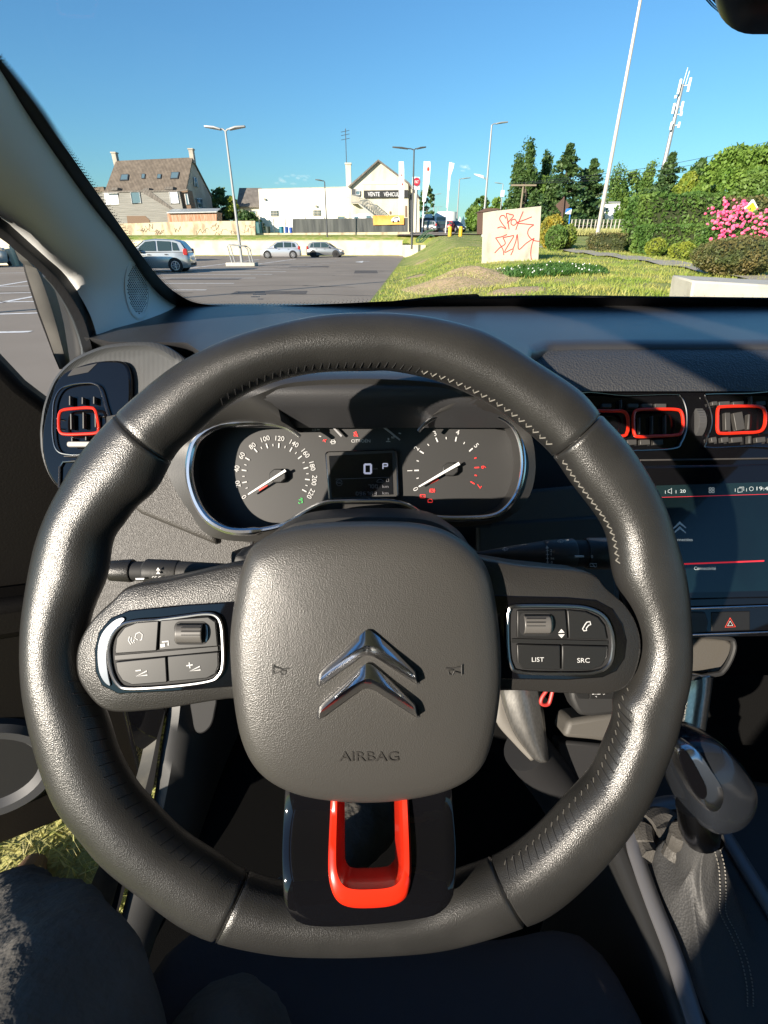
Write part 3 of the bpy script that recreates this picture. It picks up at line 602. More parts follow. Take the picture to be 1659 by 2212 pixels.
st.prism(Pz(b4([(378, 508), (440, 508), (440, 522), (378, 522)]), Ys), (0, 1.2, 0)); st.prism(Pz(b4([(440, 510), (575, 628), (560, 632), (440, 530)]), Ys), (0, 1.1, 0)); sc_ = st.build('staircase', 'concrete', sb)
rl = MB()
def rail(q0, q1, n):
    (a0, a1), (c0, c1) = q0, q1
    A0, A1, C0, C1 = Pz(b4([a0, a1, c0, c1]), Ys); rl.cyl(A0, C0, .05, n=5); rl.cyl(A1, C1, .05, n=5)
    for i in range(n + 1): t = i / n; rl.cyl(A0.lerp(C0, t), A1.lerp(C1, t), .04, n=4)
rail(((380, 452), (380, 512)), ((444, 452), (444, 512)), 7); rail(((444, 478), (444, 520)), ((520, 492), (575, 622)), 7); rail(((520, 492), (575, 622)), ((668, 616), (668, 640)), 8)
rl.build('railing', 'galv', sc_)
c = PY(*b4([(358, 300)])[0], YG + .5); mb = MB(); mb.box(c + Vector((0, 0, -.6)), (.75, .75, 4.2)); mb.box(c + Vector((0, 0, 1.5)), (.95, .95, .2)); mb.build('chimney', 'render_cream', sb)
mb = MB(); mb.cyl(c + Vector((-.25, 0, 0)), c + Vector((-.25, 0, 5.6)), .05, n=6)
for k, z in enumerate((5.2, 4.8, 4.3)): mb.cyl(c + Vector((-.9, 0, z)), c + Vector((.3, 0, z + .2)), .03, n=4)
tag(mb.build('roof_aerial', 'dark_steel'), 'thin television aerial above the chimney of the sales building', 'aerial')
# brand totem
tm = thing('totem_sign', 'totem sign with round red emblem beside the sales building', 'sign', (PY(905, 480, 84.5).x, 84.5, GZ(3, 84)))
poly('panel', 'white_plain', Pz(b4([(880, 303), (938, 306), (940, 408), (876, 404)]), 84.5), tm, .4)
c = PY(*b4([(914, 345)])[0], 84.42); mb = MB(); k = 24 * .2645 / 1050 * 80
mb.tube([c, c + Vector((0, .05, 0))], k * 1.15, 24); e_ = mb.build('ring', 'chrome', tm); mb = MB(); mb.tube([c + Vector((0, -.03, 0)), c], k, 24); mb.build('red_disc', mat('sign_red', (.38, .01, .03), .4), tm)
mb = MB(); text(mb, 'FIAT', c + Vector((0, -.05, 0)), ex, ez, h=k * .75, w=k * 1.1); mb.build('lettering', 'white_plain', tm, sharp=0)
mb = MB(); mb.cyl((c.x, 84.7, GZ(3, 84)), (c.x, 84.7, c.z), .2, n=8); mb.build('post', 'galv', tm)
# feather flags
def flag(label, pts, pole, Y, marks):
    z = GZ(PY(*pole[0], Y).x, Y); t = thing('feather_flag', label, 'flag', setz(PY(*pole[0], Y), z), 'white feather flags on the upper verge')
    mb = MB(); P = Pz(pts, Y); mb.prism(P, (0, .03, 0)); mb.build('cloth', 'flag_cloth', t)
    X = PY(*pole[0], Y).x; mb = MB(); mb.cyl((X, Y + .06, z - .1), (X + pole[1], Y + .06, max(p.z for p in P)), .07, .03, n=8); mb.build('pole', 'white_plain', t)
    mb = MB()
    for q, r in marks: mb.ball(PY(*b4([q])[0], Y - .02), (r * .7, .02, r), 8, 5)
    if marks: mb.build('emblem', 'red_print', t)
mat('flag_cloth', (.82, .82, .82), .7, trans=.3)
flag('left white feather flag in front of the sign board', b4([(768, 178), (808, 178), (812, 250), (812, 470), (795, 560), (775, 600), (766, 600), (768, 400)]), (b4([(770, 640)])[0], 0), 77, [((792, 290), .12), ((797, 365), .14)])
flag('middle white feather flag with red emblem', b4([(972, 176), (1026, 178), (1028, 230), (1018, 350), (1000, 440), (985, 508), (960, 508), (965, 350)]), (b4([(957, 745)])[0], .3), 78, [((1008, 240), .24)])
flag('right narrow white feather flag twisting in the wind', b4([(1180, 184), (1222, 192), (1215, 230), (1190, 300), (1185, 380), (1172, 470), (1160, 555), (1154, 555), (1162, 460), (1168, 340), (1175, 250)]), (b4([(1150, 745)])[0], .3), 79, [])
# ================= poles and lamps =================
def pole(name, label, base, vt, Y, r, cat='street lamp', m='galv', group=None, zb=None):
    X = PY(*base, Y).x; z = GZ(X, Y) if zb is None else zb; t = thing(name, label, cat, (X, Y, z), group); H = zt(vt, Y)
    mb = MB(); mb.cyl((X, Y, z - .1), (X, Y, H), r, r * .6, n=10); mb.build('pole', m, t); return t, Vector((X, Y, H))
def head(t, top, dx, m='galv', L=1.1, s=1):
    mb = MB(); e = top + Vector((dx * .5, 0, .12)); mb.tube([top, top + Vector((dx * .25, 0, .1)), e], .045 * s, 6); mb.build('arm', m, t)
    mb = MB(); sg_ = 1 if dx > 0 else -1; mb.prism([e + Vector((0, -.16, .02)), e + Vector((sg_ * L * .4, -.2, .12)), e + Vector((sg_ * L, -.12, .16)), e + Vector((sg_ * L, .12, .16)), e + Vector((sg_ * L * .4, .2, .12)), e + Vector((0, .16, .02))], (0, 0, -.09)); mb.build('lamp_head', m, t, bevel=.02)
GL = 'street lamps'
t, tp_ = pole('street_lamp', 'double headed lamp post in the car park between the silver cars', (524, 578), 284, 36, .10, zb=0, group=GL)
head(t, tp_, -.5, L=.95); head(t, tp_, .5, L=.95); Xl = tp_.x
mb = MB(); mb.box((Xl, 36, .11), (1.9, 1.0, .22)); mb.build('foundation', 'concrete', t, bevel=.04)
for dy in (-.35, .35):
    mb = MB(); mb.tube([Vector((Xl - .55, 36 + dy, .2)), Vector((Xl - .72, 36 + dy, 1.15)), Vector((Xl - .6, 36 + dy, 1.25)), Vector((Xl + .35, 36 + dy, 1.15)), Vector((Xl + .55, 36 + dy, 1.0)), Vector((Xl + .65, 36 + dy, .2))], .04, 8); mb.build('guard_hoop', 'galv', t)
t, tp_ = pole('street_lamp', 'single headed dark lamp post behind the grey hatchback', b4([(186, 832)])[0], b4([(0, 345)])[0][1], 71, .1, m='dark_steel', group=GL, zb=1.5); head(t, tp_, -.4, 'dark_steel', L=.9)
t, tp_ = pole('street_lamp', 'double headed dark lamp post at the end of the retaining wall', b4([(874, 870)])[0], b4([(0, 85)])[0][1], 58, .11, m='dark_steel', group=GL, zb=.9); head(t, tp_, -1.2, 'dark_steel', L=1.5); head(t, tp_, .5, 'dark_steel', L=.9)
t, tp_ = pole('street_lamp', 'tall lamp post rising behind the brown shelter', bs([(578, 470)])[0], 270, 62, .13, group=GL); head(t, tp_, .8, L=1.2)
mb = MB(); q = PY(*b4([(1485, 330)])[0], 62); e = PY(*b4([(1445, 305)])[0], 62); mb.tube([q, q.lerp(e, .5) + Vector((0, 0, .1)), e], .05, 6); mb.build('arm', 'galv', t); mb = MB(); mb.prism([e + Vector((.2, -.15, -.15)), e + Vector((-.7, -.1, .15)), e + Vector((-.85, 0, .3)), e + Vector((-.3, .1, .25)), e + Vector((.2, .15, .15))], (0, .2, 0)); mb.build('lamp_head', 'white_plain', t)
t, tp_ = pole('street_lamp', 'grey lamp post between the right flag and the tall lamp', b4([(1240, 710)])[0], b4([(0, 325)])[0][1], 100, .13, group=GL); head(t, tp_, .9, L=1.4)
t, tp_ = pole('street_lamp', 'small lamp post with white box right of the tall lamp', bs([(750, 490)])[0], bs([(0, 208)])[0][1], 110, .12, group=GL); head(t, tp_, -.8, L=1.2)
mb = MB(); mb.box(PY(*bs([(770, 310)])[0], 109.8), (.6, .4, 1.0)); mb.build('box', 'white_plain', t)
t, tp_ = pole('street_lamp', 'far lamp post between the middle and right flags', b4([(1048, 690)])[0], b4([(0, 450)])[0][1], 150, .14, group=GL); head(t, tp_, .8, L=1.4)
t, tp_ = pole('street_lamp', 'farthest double lamp post beside the white tank', b4([(1087, 590)])[0], b4([(0, 552)])[0][1], 240, .14, group=GL); head(t, tp_, .8, L=1.4); head(t, tp_, -.8, L=1.4)
t, tp_ = pole('flag_pole', 'tall plain silver pole rising out of the picture on the right', (1287, 524), -60, 37, .14, cat='pole', m=mat('pole_silver', (.52, .47, .40), .4, .3))
mb = MB(); mb.ball(tp_ + Vector((0, 0, .1)), .12); mb.build('finial', 'galv', t)
# the post whose long shadow crosses the car park
t = thing('street_lamp', 'lamp post out of frame on the left whose shadow crosses the car park', 'street lamp', (-14.6, 4.1, 0)); mb = MB(); mb.cyl((-14.6, 4.1, 0), (-14.6, 4.1, 9.5), .12, .08, n=10); mb.build('pole', 'galv', t)
# antenna mast
t, tp_ = pole('antenna_mast', 'telecom mast carrying white antenna panels behind the cedar', (1437, 345), 182, 125, .55, cat='mast', m='galv')
X = tp_.x
def zz(v): return zt(v, 125)
for v0, v1, dx in ((170, 203, -1.4), (167, 198, 1.6), (205, 212, -1.9), (222, 245, -1.7), (218, 240, 0.9), (262, 280, -1.2), (262, 275, 1.3), (240, 250, 1.2)):
    mb = MB(); z0_, z1_ = zz(v1 + 3), zz(v0 + 3); dx *= .62; mb.box((X + dx, 124.2, (z0_ + z1_) / 2), (.38, .3, z1_ - z0_)); mb.build('antenna_panel', 'white_plain', t, bevel=.05)
    mb = MB(); mb.cyl((X, 125, (z0_ + z1_) / 2), (X + dx, 124.4, (z0_ + z1_) / 2), .1, n=6); mb.build('bracket', 'galv', t)
mb = MB(); mb.cyl((X + .1, 125, tp_.z), (X + .3, 125, zz(146)), .06, n=5); mb.cyl((X + .6, 125, tp_.z), (X + .8, 125, zz(153)), .06, n=5); mb.build('lightning_rod', 'white_plain', t)
# utility pole and wires
mat('old_wood', (.22, .18, .13), .9)
t, tp_ = pole('utility_pole', 'wooden utility pole with crossarm in front of the poplars', bs([(970, 470)])[0], bs([(0, 208)])[0][1], 60, .13, cat='utility pole', m='old_wood')
mb = MB(); mb.box(tp_ + Vector((0, -.1, -.1)), (2.6, .12, .14)); mb.build('crossarm', 'old_wood', t)
mb = MB()
for dx, (uu, vv) in zip((-1.1, 0, 1.1), ((1800, 262), (1800, 278), (1800, 300))):
    a = tp_ + Vector((dx, -.1, .05)); b = PY(uu, vv, 90); P = [a.lerp(b, i / 16) + Vector((0, 0, -1.2 * math.sin(math.pi * i / 16))) for i in range(17)]; mb.tube(P, .022, 4)
tag(mb.build('overhead_wires', 'dark_steel'), 'thin overhead wires running right from the wooden utility pole', 'wires')
# ================= slab with graffiti =================
YS = 20.0; sp = thing('graffiti_slab', 'pale concrete slab with red graffiti standing on the verge', 'slab', (PY(1105, 560, YS).x, YS, GZ(5, YS)))
q = bs([(560, 520), (675, 500), (1195, 445), (1165, 1075), (545, 1120)]); p = [PY(*x, YS) for x in q]; p[3].z -= .2; p[4].z -= .2
mb = MB(); mb.prism([p[0], p[1], p[2], p[3], p[4]], (.12, .45, 0)); mb.build('slab_body', mat('slab_conc', (.50, .455, .37), .85, noise=(3.0, (.34, .31, .25), .50, .75, (1, 1, .5)), bump=('noise', 50, .3, .01)), sp, sharp=10, bevel=.012)
mat('spray_red', (.42, .03, .03), .7)
gr = [[(715, 685), (760, 672), (808, 692), (770, 640), (740, 590), (752, 555), (785, 548), (806, 580)], [(842, 700), (830, 620), (812, 530), (850, 535), (888, 545), (880, 570), (820, 632)], [(905, 588), (870, 600), (865, 640), (895, 655), (925, 625), (905, 588)], [(995, 505), (965, 575), (930, 660), (915, 705)], [(1090, 563), (1000, 600), (925, 628), (1010, 640), (1112, 650)], [(1112, 650), (1060, 690), (1045, 740), (1065, 785), (1110, 820), (1175, 830)],
      [(695, 792), (760, 780), (818, 755)], [(695, 792), (740, 860), (775, 920), (785, 980)], [(775, 790), (800, 855), (740, 900), (685, 958)], [(775, 790), (850, 775), (893, 772), (840, 860), (795, 950), (885, 912), (860, 982)], [(885, 912), (915, 830), (930, 755), (940, 840), (950, 918), (1030, 850), (1115, 795)], [(1115, 795), (1090, 870), (1078, 950), (1085, 1030)]]
mb = MB()
for s_ in gr: mb.tube([PY(*x, YS - .006) for x in bs([tuple(c) for c in crom([Vector((a, b, 0)).xy for a, b in s_], 5, False)])], .016, 6, ref=(0, 1, 0), flat=.4)
mb.build('graffiti', 'spray_red', sp)
# concrete block bottom right
cb = PY(1560, 640, 8.2); mb = MB()
q = [PY(*x, 8.0) for x in ((1490, 668), (1497, 606), (1790, 622), (1800, 690))]; q[0].z -= .2; q[3].z -= .2
mb.prism(q, (.25, 1.1, .02)); tag(mb.build('concrete_barrier', 'concrete', bevel=.03), 'pale concrete barrier block on the grass at the right edge', 'barrier')
# brown shelter
bsn = thing('bus_shelter', 'brown wooden slatted shelter half hidden by the graffiti slab', 'shelter', (PY(*bs([(530, 700)])[0], 45).x, 45, GZ(9, 45)))
mat('brown_wood', (.10, .06, .045), .8)
for i in range(7):
    p = Pz(bs([(500 + i * 9, 518), (507 + i * 9, 516), (503 + i * 9, 752), (494 + i * 9, 752)]), 45 - i * .05); poly('slat', 'brown_wood', p, bsn, .15)
poly('wall', 'brown_wood', Pz(bs([(556, 512), (700, 490), (700, 752), (550, 752)]), 45.3), bsn, 1.5); poly('roof', 'brown_wood', Pz(bs([(505, 512), (590, 470), (705, 470), (760, 480), (560, 512)]), 44.8), bsn, 2)
# signs
ds = thing('road_sign', 'brown back of a diamond shaped road sign on a thick post', 'road sign', (PY(*bs([(1420, 545)])[0], 42).x, 42, GZ(16, 42)))
poly('plate', 'brown_wood', Pz(bs([(1348, 440), (1440, 352), (1505, 440), (1430, 545)]), 42.2), ds, .05); poly('post', 'brown_wood', Pz(bs([(1436, 345), (1448, 345), (1425, 620), (1405, 620)]), 42), ds, .14)
bsg = thing('blue_sign', 'small blue and white sign board on a blue post right of the golden hedge', 'sign', (PY(*bs([(1500, 600)])[0], 38).x, 38, GZ(16, 38)))
mat('blue_paint', (.03, .18, .55), .5); poly('panel', 'blue_paint', Pz(bs([(1465, 475), (1525, 468), (1515, 535), (1455, 530)]), 38), bsg, .05); poly('white_band', 'white_plain', Pz(bs([(1456, 522), (1525, 480), (1515, 535), (1455, 531)]), 37.97), bsg, .02); poly('post', 'blue_paint', Pz(bs([(1502, 535), (1512, 535), (1500, 640), (1490, 640)]), 38.02), bsg, .06)
ys = thing('priority_sign', 'white and yellow diamond priority sign above the pink roses', 'road sign', (PY(1573, 500, 27).x, 27, GZ(18, 27)))
q = b5([(1555, 345), (1580, 338), (1598, 378), (1560, 392), (1535, 375)]); cq = PY(*b5([(1568, 366)])[0], 22.8); s_ = .30
for nm, k, m_, dy in (('plate', 1, 'white_plain', 0), ('centre', .68, mat('sign_yellow', (.8, .55, .03), .5), -.03)): poly(nm, m_, [cq + Vector((x * s_ * k, dy, z * s_ * k)) for x, z in ((-1, 0), (0, 1), (1, 0), (0, -1))], ys, .03)
mb = MB(); mb.cyl((cq.x, 22.9, GZ(15, 22)), (cq.x, 22.9, cq.z + .3), .04, n=8); mb.build('post', 'galv', ys)
GW = 'triangular warning signs by the road'
for (x, y, lab) in ((303, 625, 'left small triangular warning sign by the far road'), (342, 618, 'right larger triangular warning sign by the far road')):
    c = PY(*bs([(x, y)])[0], 95); t = thing('warning_sign', lab, 'road sign', (c.x, 95, GZ(10, 95)), GW); s_ = .8; poly('plate', 'white_plain', [c + Vector((-s_ * .6, 0, -s_ * .6)), c + Vector((s_ * .6, 0, -s_ * .6)), c + Vector((0, 0, s_ * 1.1))], t, .05); mb = MB(); mb.cyl((c.x, 95.1, GZ(10, 95)), (c.x, 95.1, c.z), .06, n=6); mb.build('post', 'galv', t)
for (x, lab) in ((1185, 'left yellow bollard at the top of the grass slope'), (1273, 'right yellow bollard at the top of the grass slope')):
    c = PY(*b4([(x, 768)])[0], 66); z = zt(b4([(0, 772)])[0][1], 66); t = thing('yellow_bollard', lab, 'bollard', (c.x, 66, z), 'yellow bollards'); H = zt(b4([(0, 708)])[0][1], 66); mb = MB(); mb.cyl((c.x, 66, z - .6), (c.x, 66, H - .1), .22, n=12); mb.build('post', mat('bollard_yellow', (.75, .42, .02), .5), t); mb = MB(); mb.ball((c.x, 66, H - .1), (.22, .22, .12)); mb.build('cap', 'bollard_yellow', t)
# hand rail down the bank
mb = MB()
for o_ in (0, 22):
    P = Pz(b4([(1040 + o_, 735), (990 + o_, 750), (930 + o_, 800), (912 + o_, 815), (915 + o_, 838), (935 + o_, 838), (1010 + o_, 775), (1060, 790)][:8]), 55 + o_ * .05); mb.tube(P, .06, 6)
tag(mb.build('hand_rail', mat('rail_green', (.04, .09, .05), .5)), 'dark green tubular hand rail at the top of the grass slope', 'railing')
# white building among trees, far fence
wb = thing('white_building', 'low white building among the trees right of the silver pole', 'building', (PY(1320, 470, 105).x, 105, GZ(40, 105)))
poly('wall', 'white_plain', Pz(b5([(785, 345), (870, 340), (872, 425), (790, 430)]), 105), wb, 5); poly('wall', 'white_plain', Pz(b5([(868, 405), (945, 408), (945, 450), (868, 450)]), 104), wb, 5); poly('roof_edge', 'galv', Pz(b5([(785, 330), (872, 330), (872, 338), (785, 340)]), 104.8), wb, .3)
ff = thing('mesh_fence', 'pale wire fence with concrete posts in front of the firs', 'fence', (PY(1280, 480, 72).x, 72, GZ(25, 72)))
for i in range(18):
    u = 1235 + i * 8.6; X = PY(u, 480, 72).x; z = GZ(X, 72); mb = MB(); mb.box((X, 72, z + .9), (.1, .1, 1.8)); mb.build('post', 'concrete', ff)
mb = MB()
for z in (.3, .7, 1.1, 1.5, 1.75): mb.cyl(Vector((PY(1235, 480, 72).x, 72, GZ(20, 72) + z)), Vector((PY(1385, 480, 72).x, 72, GZ(20, 72) + z)), .02, n=4)
mb.build('wires', 'galv', ff)
def pl_tall():
    y = rng.uniform(68, 71.5); x = rng.uniform(PY(1235, 480, 70).x, PY(1400, 480, 70).x); return x, y, GZ(x, y)
blades('tall_field_grass', 5000, pl_tall, .8, .10, 'blade_straw', .4)
# tank and truck
tk = thing('storage_tank', 'large white round storage tank behind the lorry', 'tank', (PY(*b4([(1190, 640)])[0], 190).x, 190, GZ(10, 190)))
c = PY(*b4([(1165, 590)])[0], 190); mb = MB(); r = 80 * .2645 / 1050 * 170; mb.cyl((c.x, 190, GZ(10, 190)), (c.x, 190, zt(b4([(0, 592)])[0][1], 190)), r, n=32); mb.build('drum', 'white_plain', tk); mb = MB(); mb.cyl((c.x, 190, zt(b4([(0, 660)])[0][1], 180)), (c.x, 190, zt(b4([(0, 656)])[0][1], 180)), r * 1.02, n=32); mb.build('band', 'galv', tk)
lo = thing('lorry', 'white lorry facing the camera on the far road', 'lorry', (PY(*b4([(1110, 690)])[0], 110).x, 110, GZ(5, 110)))
poly('cab', 'white_plain', Pz(b4([(1068, 612), (1155, 608), (1160, 690), (1066, 690)]), 110), lo, 3, bevel=.15); poly('windscreen', 'pane', Pz(b4([(1078, 632), (1148, 630), (1150, 662), (1078, 664)]), 109.9), lo, .06); poly('bumper', 'dark_steel', Pz(b4([(1066, 680), (1160, 680), (1158, 700), (1068, 700)]), 109.8), lo, .3); poly('roof_fairing', 'white_plain', Pz(b4([(1075, 598), (1140, 594), (1155, 612), (1068, 614)]), 110.2), lo, 3, bevel=.1)
lo = thing('white_van', 'white van parked left of the lorry behind the flag', 'van', (PY(*b4([(1010, 690)])[0], 112).x, 112, GZ(5, 112)))
poly('body', 'white_plain', Pz(b4([(975, 612), (1040, 606), (1048, 640), (975, 640)]), 112), lo, 4, bevel=.1); poly('load', 'dark_steel', Pz(b4([(930, 645), (1060, 640), (1060, 720), (930, 720)]), 112), lo, 3)
vn = thing('parked_van', 'white van roof showing above the dark fence', 'van', (PY(*b4([(470, 640)])[0], 79).x, 79, GZ(-5, 79)))
poly('body', 'white_plain', Pz(b4([(390, 640), (395, 618), (440, 604), (520, 604), (552, 634), (552, 720), (390, 720)]), 79), vn, 1.9, bevel=.1); poly('side_window', 'pane', Pz(b4([(502, 618), (535, 622), (545, 640), (502, 640)]), 78.95), vn, .04); poly('rear_window', 'pane', Pz(b4([(404, 628), (436, 628), (436, 642), (404, 642)]), 78.95), vn, .04)
# bins behind the fence
GB = 'bins behind the wire fence'
for k, (x0, x1, vt, col, lab) in enumerate(((1033, 1083, 512, (.02, .09, .10), 'dark green covered trailer behind the wire fence'), (1097, 1127, 540, (.03, .05, .04), 'dark bin right of the green trailer'), (1182, 1212, 540, (.02, .16, .22), 'teal bin beside the blue barrels'), (1216, 1240, 542, (.02, .10, .42), 'left blue barrel behind the wire fence'), (1244, 1266, 545, (.02, .08, .38), 'right blue barrel next to the dark screen'))):
    Yb = 80; z = GZ(-15, Yb); a = PY(*b3([(x0, vt)])[0], Yb); b = PY(*b3([(x1, vt)])[0], Yb); t = thing('bin', lab, 'bin', ((a.x + b.x) / 2, Yb, z), GB); mb = MB(); c = (a + b) / 2; r = (b.x - a.x) / 2
    mb.tube([Vector((c.x, Yb, z)), Vector((c.x, Yb, a.z - .1))], [r * .85, r], 12); mb.build('body', mat('bin%d' % k, col, .5), t); mb = MB(); mb.tube([Vector((c.x, Yb, a.z - .1)), Vector((c.x, Yb, a.z))], [r * 1.05, r * .9], 12); mb.build('lid', 'bin%d' % k, t)
# clouds: small real puffs far away
m = mat('cloud', (.9, .9, .9), 1); t_ = m.node_tree; lw_ = t_.nodes.new('ShaderNodeLayerWeight'); lw_.inputs[0].default_value = .3; mm = t_.nodes.new('ShaderNodeMapRange'); mm.inputs[1].default_value = .9; mm.inputs[2].default_value = .1; mm.inputs[3].default_value = 0; mm.inputs[4].default_value = .04
t_.links.new(lw_.outputs['Facing'], mm.inputs[0]); t_.links.new(mm.outputs[0], t_.nodes['Principled BSDF'].inputs['Alpha'])
GC = 'small clouds low in the sky'
for k, (u, v, s_, lab) in enumerate(((617, 391, 9, 'small white cloud above the white warehouse'), (652, 383, 8, 'faint cloud right of the small white cloud'), (999, 361, 8, 'small cloud right of the right flag'))):
    c = PY(u, v, 1500); mb = MB()
    for j in range(9): mb.ball(c + Vector((rng.normal() * s_ * 1.1, rng.normal() * 4, rng.normal() * s_ * .35)), (s_ * rng.uniform(.5, 1.1), 6, s_ * rng.uniform(.25, .5)), 10, 6)
    tag(mb.build('cloud', 'cloud', sharp=180), lab, 'cloud', group=GC)
# ================= cars =================
mat('tyre', (.02, .02, .02), .8); mat('hub', (.5, .5, .52), .35, .7); mat('car_glass', (.03, .05, .05), .05, coat=.5); mat('tail_red', (.35, .02, .02), .2, coat=.5); mat('lamp_clear', (.6, .62, .65), .15, coat=.5)
def car(name, label, paint, loc, rotz, L=4.0, H=1.5, W=1.7, group=None, hub='hub', cat='car', glassm='car_glass'):
    t = thing(name, label, cat, (0, 0, 0), group); s = L / 4.0; k = H / 1.5; hw = W / 2
    st_ = [(-2.0, .32, .62, .80), (-1.96, .24, .86, .90), (-1.8, .2, .96, .97), (-1.2, .18, .97, 1), (0, .18, .95, 1), (.9, .18, .93, 1), (1.2, .18, .90, .99), (1.6, .19, .80, .95), (1.85, .22, .68, .86), (1.97, .26, .52, .72)]
    rings = []
    for x, zb, ztp, wf in st_:
        w_ = hw * wf; rings.append([Vector((x * s, yy * w_, (zb + (ztp - zb) * zz_) * k)) for yy, zz_ in ((-.9, 0), (-1, .18), (-1, .6), (-.93, .92), (-.75, 1), (.75, 1), (.93, .92), (1, .6), (1, .18), (.9, 0))])
    mb = MB(); mb.loft(rings); mb.build('body', paint, t, sharp=50)
    gl = [(-1.93, .90, .92, .80), (-1.62, .93, 1.40, .84), (-1.3, .93, 1.49, .86), (-.3, .93, 1.52, .86), (.25, .93, 1.46, .84), (.62, .92, 1.2, .84), (1.1, .90, .92, .84)]
    rings = []
    for x, zb, ztp, wf in gl:
        f_ = (ztp - zb) / .6; w0 = hw * .92; w1 = hw * (.92 - .2 * f_)
        rings.append([Vector((x * s, -w0, zb * k)), Vector((x * s, -w1, (ztp - .05 * f_) * k)), Vector((x * s, -w1 * .8, ztp * k)), Vector((x * s, w1 * .8, ztp * k)), Vector((x * s, w1, (ztp - .05 * f_) * k)), Vector((x * s, w0, zb * k))])
    mb = MB(); mb.loft(rings); mb.build('cabin', paint, t, sharp=50)
    def side(x, z, sg_, out=.012):
        f_ = (z - .93) / .6; return Vector((x * s, sg_ * (hw * (.92 - .2 * f_) + out + .01), z * k))
    for sg_ in (-1, 1):
        for q in (((-1.55, 1.0), (-1.42, 1.33), (-1.2, 1.38), (-1.2, 1.0)), ((-1.12, .99), (-1.12, 1.40), (-.42, 1.43), (-.42, .98)), ((-.32, .98), (-.32, 1.43), (.18, 1.39), (.52, 1.16), (.62, .98))):
            mb = MB(); mb.prism([side(x, z, sg_) for x, z in q], (0, .006 * sg_, 0)); mb.build('side_window', glassm, t)
        mb = MB(); mb.box((.55 * s, sg_ * (hw + .08), 1.0 * k), (.12, .18, .13)); mb.build('mirror', paint, t, bevel=.03)
        mb = MB(); mb.box((-1.83 * s, sg_ * hw * .80, .93 * k), (.22, .24, .30)); mb.build('tail_light', 'tail_red', t, bevel=.03)
        mb = MB(); mb.box((1.70 * s, sg_ * hw * .74, .66 * k), (.42, .26, .16), Matrix.Rotation(.25, 3, 'Y')); mb.build('headlight', 'lamp_clear', t, bevel=.04)
        mb = MB(); mb.cyl((-.9 * s, sg_ * (hw + .002), .82 * k), (-.75 * s, sg_ * (hw + .002), .82 * k), .02, n=6); mb.cyl((.0 * s, sg_ * (hw + .002), .81 * k), (.15 * s, sg_ * (hw + .002), .81 * k), .02, n=6); mb.build('door_handles', 'dark_steel', t)
        for xw in (-1.22, 1.24):
            mb = MB(); mb.cyl((xw * s, sg_ * (hw - .12), .33), (xw * s, sg_ * (hw + .004), .33), .38 * s, n=20); mb.build('wheel_arch', 'matt_black', t)
            mb = MB(); mb.cyl((xw * s, sg_ * (hw - .2), .31), (xw * s, sg_ * (hw + .015), .31), .31, n=24); wh_ = mb.build('wheel', 'tyre', t, bevel=.02)
            mb = MB(); c = Vector((xw * s, sg_ * (hw + .02), .31)); mb.tube([c - Vector((0, .02 * sg_, 0)), c], [.10, .08], 12)
            for j in range(7): a = j * 2 * math.pi / 7; mb.tube([c, c + Vector((math.cos(a) * .2, 0, math.sin(a) * .2))], [.045, .035], 5)
            mb.tube([c + Vector((math.cos(a) * .2, 0, math.sin(a) * .2)) for a in [j * math.pi / 10 for j in range(20)]], .022, 6, closed=True); mb.build('hubcap', hub, wh_)
    a, b = gl[0], gl[1]
    mb = MB(); mb.prism([Vector((-1.90 * s - .012, y_ * hw, z_ * k)) + Vector((dx, 0, 0)) for dx, y_, z_ in ((0, -.76, 1.0), (.26, -.66, 1.36), (.26, .66, 1.36), (0, .76, 1.0))], (-.01, 0, .004)); mb.build('rear_window', glassm, t)
    mb = MB(); mb.prism([Vector((x * s, y_ * hw, z_ * k)) for x, y_, z_ in ((1.04, -.76, .955), (.32, -.62, 1.425), (.32, .62, 1.425), (1.04, .76, .955))], (.012, 0, .012)); mb.build('windscreen', glassm, t)
    mb = MB(); mb.box((-2.0 * s, 0, .62 * k), (.03, .52, .11)); mb.box((1.99 * s, 0, .42 * k), (.03, .52, .11)); mb.build('number_plate', 'white_plain', t)
    mb = MB(); mb.box((1.96 * s, 0, .36 * k), (.06, 1.0, .12)); mb.box((-1.98 * s, 0, .36 * k), (.06, 1.2, .12)); mb.build('bumper_grille', 'matt_black', t)
    t.location = loc; t.rotation_euler = (0, 0, rotz); return t
def paint(name, col): return mat(name, col, .28, .55, coat=.7)
paint('silver', (.47, .49, .48)); paint('silver_white', (.62, .63, .65)); paint('grey_paint', (.22, .23, .24)); paint('black_paint', (.03, .035, .04)); paint('white_car', (.75, .75, .75)); paint('red_car', (.3, .03, .03))
GCAR = 'parked cars'
c = PZ(405, 588, 0); car('parked_car', 'silver hatchback parked nearest, seen beside the windscreen pillar', 'silver', (c.x - 1.72, c.y + .55, 0), math.radians(186), L=3.75, H=1.5, W=1.68, group=GCAR)
c = PZ(605, 558, 0); car('parked_car', 'small silver hatchback facing left beside the grey hatchback', 'silver_white', (c.x, c.y + .6, 0), math.radians(187), L=4.15, H=1.5, W=1.75, group=GCAR)
c = PZ(703, 556, 0); car('parked_car', 'dark grey hatchback with black wheels facing right', 'grey_paint', (c.x, c.y + .6, 0), math.radians(-6), L=4.0, H=1.47, W=1.7, hub='matt_black', group=GCAR)
c = PZ(285, 592, 0); car('parked_car', 'dark car mostly hidden behind the windscreen pillar', 'black_paint', (c.x - 1.4, c.y - .9, 0), math.radians(186), L=4.0, group=GCAR)
GF = 'cars on the far road'
